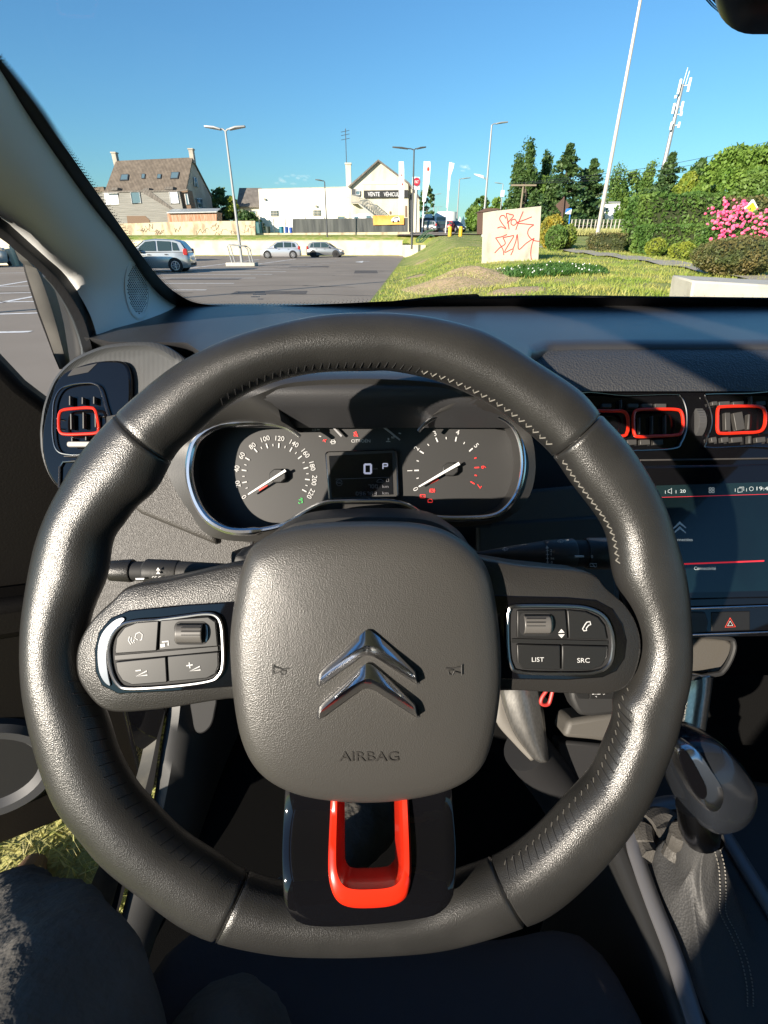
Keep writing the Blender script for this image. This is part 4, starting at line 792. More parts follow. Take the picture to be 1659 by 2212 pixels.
for (x, y, pt, rz, lab) in ((1000, 735, 'grey_paint', 150, 'dark grey car left of the right flag pole'), (1085, 738, 'black_paint', 170, 'black car between the flag poles and the lorry'), (1130, 730, 'red_car', 160, 'dark red car behind the right flag'), (1225, 745, 'black_paint', -60, 'black car between the yellow bollards')):
    c = PY(*b4([(x, y)])[0], 88); car('far_car', lab, pt, (c.x, 88, GZ(c.x, 88) + .1), math.radians(rz), group=GF)
c = PZ(-25, 576, 0); car('parked_car', 'white car at the left edge seen past the door', 'white_car', (c.x, c.y, 0), math.radians(100), L=4.3, group=GCAR)
# left trading building seen past the open door
lb = thing('left_building', 'pale building with grey panel door seen through the open door gap', 'building', (PY(20, 575, 34).x, 34, 0))
poly('wall', 'cream_wall', Pz([(-400, 420), (38, 420), (38, 583), (-400, 583)], 38), lb, 5)
poly('panel_door', 'render_grey', Pz(bl([(120, 220), (215, 240), (330, 400), (330, 530), (235, 545)]), 37), lb, .3)
poly('pillar', 'cream_wall', Pz(bl([(25, 215), (112, 225), (232, 545), (145, 545)]), 36.5), lb, .4)
# ================= the car we sit in =================
E0_ = EYE
def W3(x, y, z): return EYE + Vector((x, y, z))                       # place relative to the driver's eye
def slabA(name, m, uv, d, back, par, bevel=0, sharp=32, smooth=0, seg=2):
    if smooth: uv = [tuple(p) for p in crom([Vector((a, b, 0)).xy for a, b in uv], smooth)]
    mb = MB(); slab(mb, uv, d, back); return mb.build(name, m, par, bevel=bevel, sharp=sharp, seg=seg)
def sm(uv, n=6, closed=True): return [tuple(p) for p in crom([Vector((a, b, 0)).xy for a, b in uv], n, closed)]
def txt(par, s, uv, d, m='white_print', hpx=None, wpx=None, rot=0, thick=0, name='lettering', mb=None):
    own = mb is None; mb = mb or MB(); k = d / F
    text(mb, s, A(*uv, d), RT, UP, h=hpx * k if hpx else None, w=wpx * k if wpx else None, rot=math.radians(rot), thick=thick)
    return mb.build(name, m, par, sharp=0 if not thick else 30) if own else mb
def polar(uv, c, n):
    out = []; P = [Vector(p) for p in uv]; c = Vector(c); m = len(P)
    for k in range(n):
        a = 2 * math.pi * k / n; dv = Vector((math.cos(a), math.sin(a))); best = 0
        for i in range(m):
            p, q = P[i] - c, P[(i + 1) % m] - c; e = q - p; den = dv.x * e.y - dv.y * e.x
            if abs(den) < 1e-9: continue
            t = (p.x * e.y - p.y * e.x) / den; s_ = (p.x * dv.y - p.y * dv.x) / den
            if t > 0 and -1e-6 <= s_ <= 1 + 1e-6: best = max(best, t)
        out.append(c + dv * best)
    return out
# ---------------- steering wheel ----------------
DW = .265
sw = thing('steering_wheel', 'black leather steering wheel with round airbag pad and chrome chevron emblem', 'steering wheel', A(795, 1420, DW))
outer = [(795, 671), (880, 674), (960, 686), (1040, 708), (1100, 738), (1152, 772), (1252, 838), (1299, 891), (1353, 948), (1400, 1018), (1437, 1089), (1463, 1166), (1482, 1236), (1492, 1326), (1493, 1443), (1479, 1518), (1462, 1589), (1432, 1667), (1395, 1745), (1339, 1827), (1265, 1908), (1191, 1968), (1122, 1997), (1030, 2026), (940, 2044), (821, 2053), (720, 2056), (603, 2052), (476, 2028), (393, 1994), (309, 1932), (225, 1866), (175, 1808), (120, 1736), (84, 1645), (62, 1560), (50, 1481), (47, 1400), (51, 1316), (71, 1194), (98, 1113), (134, 1042), (178, 970), (244, 896), (357, 800), (439, 752), (510, 722), (600, 696), (700, 676)]
inner = [(795, 799), (853, 800), (952, 823), (1051, 868), (1120, 915), (1190, 976), (1235, 1040), (1270, 1085), (1298, 1124), (1315, 1160), (1322, 1200), (1330, 1250), (1362, 1330), (1374, 1400), (1360, 1460), (1330, 1511), (1328, 1555), (1306, 1611), (1280, 1667), (1232, 1719), (1153, 1801), (1075, 1856), (992, 1888), (900, 1925), (800, 1935), (700, 1930), (610, 1918), (523, 1889), (473, 1856), (393, 1805), (324, 1736), (287, 1692), (251, 1626), (230, 1560), (205, 1500), (185, 1450), (180, 1390), (195, 1320), (225, 1250), (238, 1170), (262, 1134), (292, 1095), (336, 1054), (376, 979), (421, 937), (495, 870), (575, 828), (680, 803)]
NR = 260; CW = (785, 1385); po = [Vector(CW) + (p - Vector(CW)) * .987 for p in polar(sm(outer, 4), CW, NR)]; pi_ = polar(sm(inner, 4), CW, NR)
seams = []
for (u, v) in ((310, 945), (1250, 935), (500, 1957), (1100, 1928)):
    a = math.atan2(v - CW[1], u - CW[0]) % (2 * math.pi); seams.append(a / (2 * math.pi) * NR)
rings = []
st = []
for i in range(NR): st.append((float(i), 0))
for s_ in seams:
    for dx, k in ((-.42, .0), (-.22, .35), (-.07, 1.3), (.07, 1.3), (.22, .35), (.42, .0)): st.append((s_ + dx, k))
st.sort()
for t, k in st:
    i = int(t) % NR; f_ = t - int(t); o = po[i].lerp(po[(i + 1) % NR], f_); n_ = pi_[i].lerp(pi_[(i + 1) % NR], f_)
    O = A(o.x, o.y, DW); I = A(n_.x, n_.y, DW); c = (O + I) / 2; hw = (O - I).length / 2 - .0013 * k; n = (O - I).normalized(); hd = .0150 - .0013 * k
    a_ = []
    for j in range(28):
        th = 2 * math.pi * j / 28; cx, sx = math.cos(th), math.sin(th); p_ = .95
        a_.append(c + n * (hw * math.copysign(abs(cx) ** p_, cx)) + FW * (hd * math.copysign(abs(sx) ** p_, sx)))
    rings.append(a_)
mb = MB(); mb.loft(rings, loop=True); mb.build('rim', 'leather', sw, sharp=75)
# stitches on the inside edge of the rim
mb = MB()
def stitches(t0, t1, n, front=.62, rad=.00034, k=1, tick_=True):
    for q in range(n):
        t = (t0 + (t1 - t0) * q / n) % NR; i = int(t) % NR; f_ = t - int(t); o = po[i].lerp(po[(i + 1) % NR], f_); n_ = pi_[i].lerp(pi_[(i + 1) % NR], f_)
        O = A(o.x, o.y, DW); I = A(n_.x, n_.y, DW); hw = (O - I).length / 2; c = (O + I) / 2; nn = (O - I).normalized(); tn = FW.cross(nn)
        def on(b, off): return c + nn * (-(hw + .0003) * math.cos(b)) - FW * (.0153 * math.sin(b)) + tn * off
        mb.tube([on(.22, 0), on(.22 + front * .5, .0009 * k), on(.22 + front, .0018 * k)], rad, 5)
        if tick_: mb.tube([on(.24, 0), on(.36, -.0012)], rad, 5)
def run(m_, *a, **kw):
    global mb
    mb = MB(); stitches(*a, **kw); mb.build('stitching', m_, sw)
run('thread', seams[1] - 24, seams[1] - 1, 17, .22); run('thread', seams[1] + 1.5, NR - 12, 17, .16); run('thread_dark', 7, seams[3] - 1, 26, .10, tick_=False); run('matt_black', 8, seams[3] - 1, 26, .52, .0004, 1.6, False)
run('matt_black', seams[0] + 12, seams[1] - 24, 26, .3, .0003, 1, False); run('matt_black', seams[2] + 2, seams[2] + 42, 22, .5, .0003, 1.6, False)
# spokes
spl = [(540, 1212), (480, 1222), (373, 1247), (294, 1261), (257, 1291), (211, 1336), (183, 1392), (183, 1450), (209, 1496), (241, 1523), (285, 1529), (380, 1520), (510, 1500), (620, 1495), (640, 1215)]
spr = [(960, 1190), (1040, 1203), (1125, 1217), (1257, 1231), (1300, 1268), (1342, 1306), (1366, 1352), (1371, 1402), (1354, 1458), (1322, 1485), (1260, 1491), (1080, 1482), (960, 1480)]
def dome(name, m, uv, par, prof, cen=None, n=96, sharp=60):
    """prof = (scale towards the centre, depth) pairs; the outline is given at prof[0] depth"""
    d0 = prof[0][1]; cu = sum(p[0] for p in uv) / len(uv); cv = sum(p[1] for p in uv) / len(uv); cu, cv = cen or (cu, cv); P = sm(uv, 8); C = A(cu, cv, d0); mb = MB(); rings = []
    for s_, d in prof:
        rings.append([C + (A(u, v, d0) - C) * s_ + FW * (d - d0) for u, v in P])
    mb.loft(rings); return mb.build(name, m, par, sharp=sharp)
for uv in (spl, spr): dome('spoke', 'grain', uv, sw, [(1.0, .263), (.995, .258), (.975, .2555), (.94, .2545), (.5, .2545), (.06, .2545)][::1])
for uv in (spl, spr): slabA('spoke_core', 'black_plastic', uv, .2632, .022, sw)
def offs(uv, s_, c=None):
    cu = sum(p[0] for p in uv) / len(uv); cv = sum(p[1] for p in uv) / len(uv); return [(cu + (u - cu) * s_, cv + (v - cv) * s_) for u, v in uv]
glL = z4([(1560, 408), (1470, 410), (1000, 440), (500, 490), (330, 560), (220, 690), (180, 850), (190, 1050), (250, 1180), (400, 1255), (900, 1232), (1440, 1188), (1560, 1185)])
glR = z5([(250, 620), (520, 632), (900, 640), (1130, 660), (1260, 730), (1340, 850), (1370, 980), (1355, 1120), (1290, 1220), (1180, 1270), (900, 1290), (500, 1285), (250, 1280)])
for uv, nm in ((offs(glL, 1.03), 'L'), (offs(glR, 1.05), 'R')):
    g_ = slabA('gloss_panel', 'piano', uv, .2540, .004, sw, bevel=.0008)
gp_all = []
ringL = z4([(770, 570), (1000, 540), (1200, 515), (1300, 530), (1350, 600), (1368, 750), (1370, 980), (1330, 1090), (1230, 1145), (900, 1190), (500, 1212), (390, 1170), (325, 1040), (305, 860), (340, 720), (430, 620), (560, 585)])
ringR = z5([(480, 700), (900, 700), (1080, 722), (1200, 790), (1262, 920), (1270, 1060), (1235, 1180), (1120, 1238), (900, 1248), (520, 1238), (440, 1180), (415, 1040), (412, 820), (425, 740)])
for r_ in (ringL, ringR):
    mb = MB(); mb.tube([A(u, v, .2525) for u, v in sm(r_, 6)], .00105, 8, closed=True); mb.build('ring', 'satin', sw)
    slabA('button_bed', 'matt_black', sm(offs(r_, .985), 6), .2532, .001, sw)
crL = z4([(455, 570), (420, 545), (330, 590), (235, 700), (195, 850), (205, 1040), (255, 1150), (320, 1190), (300, 1080), (285, 900), (320, 740), (400, 630)])
slabA('chrome_crescent', 'darkchrome', crL, .2530, .001, sw, smooth=5, bevel=.0004)
BT = {}
def button(zf, uv, icon=None, d=.2512):
    b = slabA('button', 'button', zf(uv), d, .002, sw, bevel=.0005); return b
bA = button(z4, [(360, 860), (375, 740), (450, 640), (560, 595), (770, 578), (750, 862), (365, 888)]); bB = button(z4, [(785, 575), (1230, 542), (1300, 590), (1322, 820), (770, 858)])
bC = button(z4, [(365, 965), (835, 915), (848, 1155), (520, 1180), (430, 1140), (380, 1060)]); bD = button(z4, [(850, 912), (1325, 868), (1328, 1000), (1300, 1075), (1220, 1118), (862, 1152)])
slabA('divider', 'button', z4([(360, 905), (760, 872), (1320, 820), (1322, 860), (840, 905), (362, 945)]), .2522, .001, sw)
bE = button(z5, [(490, 735), (885, 732), (905, 968), (490, 960)]); bF = button(z5, [(900, 732), (1050, 745), (1150, 790), (1205, 860), (1228, 975), (915, 968)])
bG = button(z5, [(488, 1012), (842, 1020), (845, 1222), (540, 1215), (492, 1160)]); bH = button(z5, [(858, 1020), (1230, 1028), (1228, 1110), (1180, 1190), (1090, 1222), (858, 1222)])
slabA('divider', 'button', z5([(450, 965), (1232, 985), (1232, 1015), (450, 998)]), .2522, .001, sw)
DI = .2510
def icon(par, zf, strokes, w=9, m='white_print', d=DI, closed=(), name='icon', fills=()):
    mb = MB()
    for i, s_ in enumerate(strokes): stroke(mb, zf(s_), w * (.2315 if zf is z4 else .2645), d, closed=i in closed)
    for f_ in fills: mb.add([A(u, v, d - .0001) for u, v in zf(f_)], [list(range(len(f_)))])
    return mb.build(name, m, par, sharp=0)
icon(bA, z4, [[(575, 758), (548, 740), (560, 700), (592, 686), (618, 708), (612, 755), (595, 762)], [(545, 755), (535, 768), (545, 785)], [(520, 735), (512, 765), (528, 790)], [(498, 725), (488, 765), (510, 800)]], 9)
icon(bB, z4, [[(800, 778), (860, 770), (860, 810)]], 14, fills=[[(785, 798), (828, 792), (830, 822), (787, 830)]])
icon(bC, z4, [[(553, 1048), (605, 1040)], [(560, 1098), (660, 1048), (664, 1086)]], 11, closed=(1,)); icon(bD, z4, [[(1028, 1000), (1088, 990)], [(1055, 968), (1062, 1022)], [(1060, 1050), (1155, 1005), (1160, 1038)]], 11, closed=(2,))
icon(bF, z5, [[(1060, 830), (1085, 825), (1092, 850), (1075, 855), (1055, 880), (1058, 898), (1035, 900), (1025, 885), (1045, 850)]], 9, closed=(0,))
icon(bE, z5, [], fills=[[(825, 918), (852, 885), (878, 915)], [(825, 930), (880, 928), (853, 960)]])
txt(bG, 'LIST', z5([(660, 1135)])[0], DI, hpx=9.5, wpx=26); txt(bH, 'SRC', z5([(1032, 1142)])[0], DI, hpx=10, wpx=27)
def thumb(zf, c, w_, h_, k, bar):
    cu, cv = zf([c])[0]; w_, h_ = w_ * k, h_ * k; slabA('wheel_recess', 'matt_black', rrect(cu, cv, w_ * 1.25, h_ * 1.25, h_ * .3), .2509, .0004, sw)
    mb = MB(); rg = []
    for i in range(9):
        t = -1 + 2 * i / 8; rg.append([A(cu + x, cv + t * h_ / 2, .2508) - FW * (.0038 * math.sqrt(max(0, 1 - (t * .96) ** 2))) for x in (-w_ / 2, -w_ / 2 * .9, w_ / 2 * .9, w_ / 2)])
    mb.loft(rg, closed=False); tw = mb.build('thumb_wheel', mat('thumb_grey', (.10, .095, .09), .4), sw, solid=.0004)
    mb = MB()
    for i in range(4): t = -.6 + .4 * i; mb.tube([A(cu - w_ * .36, cv + t * h_ / 2, .2505 - .0036 * math.sqrt(1 - t * t)), A(cu + w_ * .36, cv + t * h_ / 2, .2505 - .0036 * math.sqrt(1 - t * t))], .0003, 5)
    mb.build('ridges', 'matt_black', tw)
    slabA('side_bevel', 'satin', [(cu + w_ * bar, cv - h_ * .42), (cu + w_ * bar + 5 * k * 4, cv - h_ * .30), (cu + w_ * bar + 5 * k * 4, cv + h_ * .30), (cu + w_ * bar, cv + h_ * .42)], .2507, .0003, sw, smooth=4)
thumb(z4, (1068, 695), 245, 175, .2315, .56); thumb(z5, (645, 845), 215, 150, .2645, .55)
# airbag pad
pad = [(1045, 1215), (1068, 1290), (1080, 1400), (1078, 1500), (1060, 1600), (1030, 1660), (960, 1700), (850, 1721), (740, 1722), (640, 1705), (568, 1665), (527, 1600), (507, 1500), (500, 1382), (510, 1291), (530, 1210), (560, 1168), (640, 1137), (768, 1128), (900, 1132), (985, 1158)]
PADPROF = [(1.0, .2500), (1.005, .262), (.99, .280)]
padf = [(1.0, .2500), (.992, .2462), (.97, .2425), (.93, .2398), (.86, .2378), (.75, .2366), (.6, .2358), (.4, .2352), (.2, .2349), (.03, .2348)]
PC = (793, 1435)
ab = dome('airbag_cover', 'pad_grain', pad, sw, PADPROF[::-1] + padf, cen=PC)
# note: the outline is taken at the depth of the first entry, so rebuild with the front rim as reference
bpy.data.objects.remove(ab)
P_ = sm(pad, 8); C_ = A(*PC, .25); mb = MB(); mb.loft([[C_ + (A(u, v, .25) - C_) * s_ + FW * (d - .25) for u, v in P_] for s_, d in PADPROF[::-1] + padf]); ab = mb.build('airbag_cover', 'pad_grain', sw, sharp=70)
DP = .2349
def chev(oy):
    o_ = zp([(x, y + oy) for x, y in ((532, 592), (540, 535), (570, 500), (700, 385), (800, 288), (828, 274), (858, 286), (960, 372), (1090, 492), (1115, 522), (1124, 590), (1108, 592), (970, 500), (870, 437), (828, 424), (790, 432), (690, 500), (548, 604))])
    n = len(o_); mb = MB(); mid = zp([(x, y + oy) for x, y in ((540, 598), (548, 560), (590, 520), (705, 425), (800, 372), (830, 366), (860, 372), (960, 425), (1080, 515), (1108, 555), (1118, 592))])
    # ridge runs along the middle: bevelled jewel section
    top = o_[1:11]; bot = [o_[0]] + o_[:0] ; 
    upper = zp([(x, y + oy) for x, y in ((533, 590), (538, 540), (570, 500), (700, 385), (800, 288), (828, 274), (858, 286), (960, 372), (1090, 492), (1114, 522), (1124, 588))])
    lower = zp([(x, y + oy) for x, y in ((540, 604), (560, 596), (600, 566), (700, 494), (790, 432), (828, 424), (866, 434), (960, 494), (1060, 560), (1095, 582), (1114, 594))])
    U = sm(upper, 5, False); Lw = sm(lower, 5, False); R_ = sm(mid, 5, False)
    rows = [[A(u, v, DP + .0006) for u, v in U], [A(u, v, DP - .0016) for u, v in U], [A(u * .35 + a * .65, v * .35 + b * .65, DP - .0042) for (u, v), (a, b) in zip(U, R_)], [A(u, v, DP - .0052) for u, v in R_], [A(u, v, DP - .0018) for u, v in Lw], [A(u, v, DP + .0006) for u, v in Lw]]
    mb.loft(rows, closed=False); mb.build('chevron', 'chrome', ab, sharp=50)
    mb = MB(); slab(mb, offs(o_, 1.035), DP - .0002, .001); mb.build('emblem_edge', 'matt_black', ab)
chev(0); chev(198)
txt(ab, 'AIRBAG', zp([(833, 1017)])[0], .2366, mat('emboss_shade', (.020, .018, .016), .45), hpx=21, wpx=128, thick=.0013, name='embossed_lettering')  # darker than the pad, so the relief's edge shading sits in the colour
mat('emboss', (.020, .019, .018), .5)
for s_, cx in ((1, 305), (-1, 1340)):
    mb = MB()
    def hp(x, y): return zp([(cx + s_ * x, y)])[0]
    stroke(mb, [hp(-45, 480), hp(-45, 542)], 3, .2352); stroke(mb, [hp(-43, 490), hp(10, 504), hp(52, 500)], 2.4, .2352); stroke(mb, [hp(-43, 534), hp(0, 520), hp(10, 540), hp(30, 536), hp(36, 515), hp(5, 512)], 2.4, .2352)
    mb.build('horn_mark', 'emboss', ab, sharp=0)
# lower gloss insert and red clip
cl_o = z8([(612, 250), (605, 420), (592, 760), (608, 900), (650, 980), (720, 1014), (830, 1020), (960, 1008), (1040, 970), (1074, 900), (1085, 760), (1072, 420), (1060, 250)])
cl_i = z8([(690, 250), (690, 420), (692, 690), (700, 745), (722, 774), (760, 782), (840, 780), (925, 774), (960, 762), (984, 730), (990, 690), (985, 420), (982, 250)])
gloss = z8([(340, 250), (330, 450), (320, 700), (330, 950), (362, 1050), (430, 1110), (560, 1130), (800, 1120), (1050, 1095), (1230, 1060), (1315, 985), (1340, 900), (1350, 700), (1335, 450), (1318, 250)])
def mix_(p, q, t): return (p[0] + (q[0] - p[0]) * t, p[1] + (q[1] - p[1]) * t)
O_ = sm(cl_o, 5, False); I_ = sm(cl_i, 5, False); G_ = sm(gloss, 6, False)
def tilt(v): return -.0165 * sstep((v - 1715) / 230)
def At(p, d): return A(p[0], p[1], d + tilt(p[1]))
Oc = sm(offs(cl_o, .98), 5, False); nG = 60
def resamp(P, n):
    P = [Vector(p) for p in P]; L = [0]
    for a, b in zip(P, P[1:]): L.append(L[-1] + (b - a).length)
    out = []
    for i in range(n):
        t = L[-1] * i / (n - 1); k = max(j for j in range(len(L)) if L[j] <= t + 1e-9); k = min(k, len(P) - 2); out.append(tuple(P[k].lerp(P[k + 1], (t - L[k]) / max(1e-9, L[k + 1] - L[k]))))
    return out
Ga, Gb = resamp(G_, nG), resamp(Oc, nG); mb = MB(); mb.loft([[At(a, .2605) + FW * .012 for a in Ga], [At(a, .2605) for a in Ga]] + [[At(mix_(a, b, t), .2600) for a, b in zip(Ga, Gb)] for t in (.03, .25, .5, .75, 1)] + [[At(b, .26) + FW * .012 for b in Gb]], closed=False); mb.build('lower_insert', 'piano', sw, sharp=45)
def mix(p, q, t): return (p[0] + (q[0] - p[0]) * t, p[1] + (q[1] - p[1]) * t)
rows = [[At(a, .264) for a in O_], [At(a, .2585) for a in O_], [At(mix(a, b, .12), .2568) for a, b in zip(O_, I_)], [At(mix(a, b, .46), .2570) for a, b in zip(O_, I_)], [At(mix(a, b, .56), .2600) for a, b in zip(O_, I_)], [At(b, .2780) for b in I_], [At(mix(b, a, .1), .2800) for a, b in zip(O_, I_)]]
mb = MB(); mb.loft(rows, closed=False); mb.build('red_clip', 'orange_red', sw, sharp=65)
slabA('column_cover', 'black_plastic', z8([(370, 300), (600, 300), (600, 470), (520, 470), (430, 450), (385, 400)]), .30, .05, sw, smooth=4)

# ---------------- instrument cluster ----------------
DB, DD = .400, .430
ic = thing('instrument_cluster', 'instrument cluster with two chrome rimmed dials and a small central display', 'instrument cluster', A(770, 1000, DD))
DDf = DD - .0008
bez = [(588, 298), (545, 268), (500, 250), (400, 236), (320, 237), (235, 248), (165, 285), (125, 335), (106, 420), (110, 500), (140, 590), (190, 660), (265, 703), (350, 712), (450, 700), (520, 680), (580, 645), (640, 610), (700, 588), (780, 582), (940, 580), (1005, 585), (1060, 602), (1120, 636), (1190, 652), (1290, 655), (1410, 648), (1475, 620), (1528, 555), (1553, 480), (1560, 400), (1545, 310), (1510, 245), (1450, 207), (1380, 195), (1260, 194), (1185, 208), (1135, 238), (1102, 275)]
BZ = sm(z1(bez), 5, False)
mb = MB(); mb.tube([A(u, v, DB) for u, v in BZ], [.0016 + .0018 * (1 if u < 560 else .4) * min(1, i / 20, (len(BZ) - 1 - i) / 20) for i, (u, v) in enumerate(BZ)], 10); mb.build('chrome_bezel', 'chrome', ic)
pod = z1([(1100, 278), (1060, 320), (1010, 345), (850, 350), (690, 350), (640, 330), (590, 300)])
podtop = z1([(590, 300), (545, 230), (520, 190), (560, 165), (700, 152), (1000, 152), (1120, 160), (1160, 185), (1145, 225), (1100, 278)])
face = z1(bez[:1]) + z1(bez[1:]) + podtop[::-1][1:-1]
mat('dial_face', (.028, .028, .028), .5); mat('dial_mid', (.036, .035, .034), .5)
mb = MB(); slab(mb, sm(offs(face, 1.02), 3), DD, .003); mb.build('dial_panel', 'dial_face', ic)
# bowl walls round each dial: from the bezel down to the face
C0 = z1([(830, 430)])[0]; NP = 160; allo = z1(bez) + podtop[::-1][1:-1]; pB = polar(allo, C0, NP); 
hous = z1([(60, 330), (20, 395), (5, 440), (50, 540), (110, 630), (190, 730), (370, 756), (520, 735), (600, 700), (700, 680), (850, 676), (1040, 672), (1150, 690), (1300, 690), (1450, 670), (1560, 600), (1610, 480), (1605, 330), (1560, 230), (1450, 150), (1300, 95), (1140, 58), (830, 46), (560, 62), (440, 100), (250, 180), (120, 255)])
pH = polar(sm(hous, 3), C0, NP)
rg = []
def hd_(v): return .407 - .032 * sstep((1010 - v) / 180)
rg.append([A(p.x + (C0[0] - p.x) * .055, p.y + (C0[1] - p.y) * .055, DD - .0002) for p in pB])
rg.append([A(p.x, p.y, DB + .006) for p in pB]); rg.append([A(p.x, p.y, DB - .0005) for p in pB]); rg.append([A(p.x * .7 + q.x * .3, p.y * .7 + q.y * .3, DB * .55 + hd_(q.y) * .45 - .001) for p, q in zip(pB, pH)])
rg.append([A(q.x, q.y, hd_(q.y)) for q in pH]); rg.append([A(q.x, q.y, hd_(q.y)) + FW * .1 for q in pH])
mb = MB(); mb.loft(rg, cap=False); mb.build('housing', mat('housing_black', (.030, .029, .028), .48, bump=('noise', 900, .15, .0005)), ic, sharp=50)
# print on the dials
mb = MB(); mr_ = MB(); mg = MB()
def out_rot(p, c): return math.degrees(math.atan2(-(p[1] - c[1]), p[0] - c[0])) - 90
for s_, p in (('0', (688, 900)), ('20', (633, 787)), ('40', (625, 655)), ('60', (668, 540)), ('80', (760, 455)), ('100', (873, 393)), ('120', (1000, 390)), ('140', (1125, 435)), ('160', (1225, 520)), ('180', (1283, 632)), ('200', (1300, 755)), ('220', (1270, 872))):
    txt(None, s_, c1([p])[0], DDf, hpx=10.5, rot=out_rot(p, (975, 715)), mb=mb)
for s_, p in (('0', (755, 733)), ('1', (710, 592)), ('2', (762, 420)), ('3', (902, 305)), ('4', (1078, 297)), ('5', (1222, 398))): txt(None, s_, c2([p])[0], DDf, hpx=11, rot=out_rot(p, (1015, 580)), mb=mb)
for s_, p in (('6', (1277, 565)), ('7', (1242, 712))): txt(None, s_, c2([p])[0], DDf, hpx=10, rot=out_rot(p, (1015, 580)), mb=mr_)
def tick(mbx, cf, p, c, L, w_):
    a = math.atan2(p[1] - c[1], p[0] - c[0]); dx, dy = math.cos(a) * L / 2, math.sin(a) * L / 2; stroke(mbx, cf([(p[0] - dx, p[1] - dy), (p[0] + dx, p[1] + dy)]), w_, DDf)
for p in ((693, 772), (688, 668), (718, 568), (790, 493), (888, 455), (992, 452), (1097, 487), (1175, 555), (1227, 648), (1240, 748), (1213, 845)): tick(mb, c1, p, (975, 715), 42, 2.6)
for p in ((711, 822), (683, 720), (700, 620), (840, 472), (940, 448), (1045, 465), (1140, 517), (1207, 600), (1240, 698), (1232, 800)): tick(mb, c1, p, (975, 715), 20, 1.6)
for p in ((762, 590), (802, 450), (918, 355), (1065, 350), (1180, 432)): tick(mb, c2, p, (1015, 580), 36, 3)
for p in ((770, 650), (771, 517), (852, 393), (990, 342), (1128, 380)): tick(mb, c2, p, (1015, 580), 18, 2)
for p, L in (((1225, 568), 36), ((1193, 685), 36), ((1214, 495), 18), ((1217, 628), 18)): tick(mr_, c2, p, (1015, 580), L, 2.4)
for p in ((12, 222), (8, 277), (20, 328), (630, 200), (642, 252), (633, 305)): stroke(mb, c2([(p[0] - 9, p[1] - 2), (p[0] + 9, p[1] + 2)]), 2, DDf)
txt(None, '1/2', c1([(1300, 317)])[0], DDf, hpx=5, mb=mb); txt(None, '90', c2([(673, 253)])[0], DDf, hpx=5.5, mb=mb); txt(None, '60', c2([(580, 335)])[0], DDf, hpx=5, mb=mb); txt(None, 'CITROËN', c2([(333, 361)])[0], DDf, wpx=41, hpx=8, mb=mb)
def pic(mbx, cf, ss_, w_=1.3, d=DDf): 
    for s_ in ss_: stroke(mbx, cf(s_), w_, d)
pic(mb, c2, [[(110, 385), (110, 355), (130, 355), (130, 385), (108, 386)], [(132, 362), (140, 368), (138, 382)], [(112, 368), (128, 368)], [(97, 372), (103, 368), (103, 376), (97, 372)]])
pic(mb, c2, [[(543, 340), (543, 362)], [(543, 345), (552, 345)], [(543, 353), (552, 353)], [(527, 370), (535, 366), (543, 370), (552, 366), (560, 370)]])
pic(mr_, c2, [[(288, 295), (296, 290), (300, 300), (290, 303), (286, 296)], [(280, 325), (285, 308), (303, 306), (310, 325), (280, 326)], [(278, 298), (312, 330)]])
pic(mr_, c2, [[(790, 776), (790, 800), (828, 800), (828, 776), (790, 776)], [(796, 788), (804, 788)], [(814, 788), (822, 788)], [(866, 760), (862, 745), (868, 730)], [(898, 760), (903, 745), (897, 730)]]); pic(mr_, c2, [[(882 + 13 * math.cos(a), 745 + 13 * math.sin(a)) for a in [i * .524 for i in range(13)]], [(882, 738), (882, 748)], [(850, 835), (850, 815), (862, 810), (878, 812), (884, 822), (882, 835), (850, 835)]])
pic(mr_, c2, [[(572, 178), (590, 170), (600, 155)], [(585, 160), (612, 182)], [(40, 365), (70, 352)], [(48, 352), (62, 372)]])
pic(mg, c1, [[(1165, 925), (1195, 925), (1195, 912), (1180, 910)], [(1165, 945), (1165, 955), (1178, 955)], [(1185, 935), (1196, 935), (1196, 950), (1185, 950)]], 1.5)
mb.build('dial_print', 'white_print', ic, sharp=0); mr_.build('red_print', mat('red_lit', (.6, .02, .02), .5, emit=((1, .05, .04), .35)), ic, sharp=0); mg.build('green_lamp', mat('green_lit', (.02, .3, .05), .5, emit=((.05, .6, .12), .35)), ic, sharp=0)
for cf, c, r in ((c1, (978, 715), 78), (c2, (1022, 580), 66)):
    q = cf([(c[0] + r * math.cos(a) * 1.0, c[1] + r * .85 * math.sin(a)) for a in [math.pi / 8 + i * math.pi / 4 for i in range(8)]]); slabA('needle_hub', 'black_plastic', q, DD - .007, .0069, ic, bevel=.001)
def needle(cf, p, q, w0, w1, m='white_plain', h=.0085):
    a, b = Vector(cf([p])[0]), Vector(cf([q])[0]); t = (b - a).normalized(); n = Vector((-t.y, t.x)); P = [a - n * w0 / 2, b - n * w1 / 2, b + n * w1 / 2, a + n * w0 / 2]
    return slabA('needle', m, [tuple(x) for x in P], DD - h, .0016, ic, bevel=.0003)
needle(c1, (722, 878), (1050, 668), 3, 6); needle(c2, (780, 715), (1092, 535), 3, 7); needle(c1, (1368, 195), (1540, 372), 2, 5, 'grey_print', .006); needle(c2, (635, 355), (460, 215), 3, 5, 'grey_print', .006)
for uv in (c1([(815, 835), (890, 795), (898, 808), (822, 852)]), c2([(850, 690), (925, 645), (935, 660), (870, 695)])): slabA('needle_foot', 'red_print', uv, DDf, .0003, ic)
lc = c2([(55, 462), (72, 443), (595, 428), (613, 442), (627, 785), (610, 803), (105, 825), (85, 812)]); slabA('display_frame', 'darkchrome', lc, DD - .006, .0055, ic, bevel=.0012)
slabA('display_bed', 'housing_black', offs(lc, .955), DD - .0063, .0005, ic)
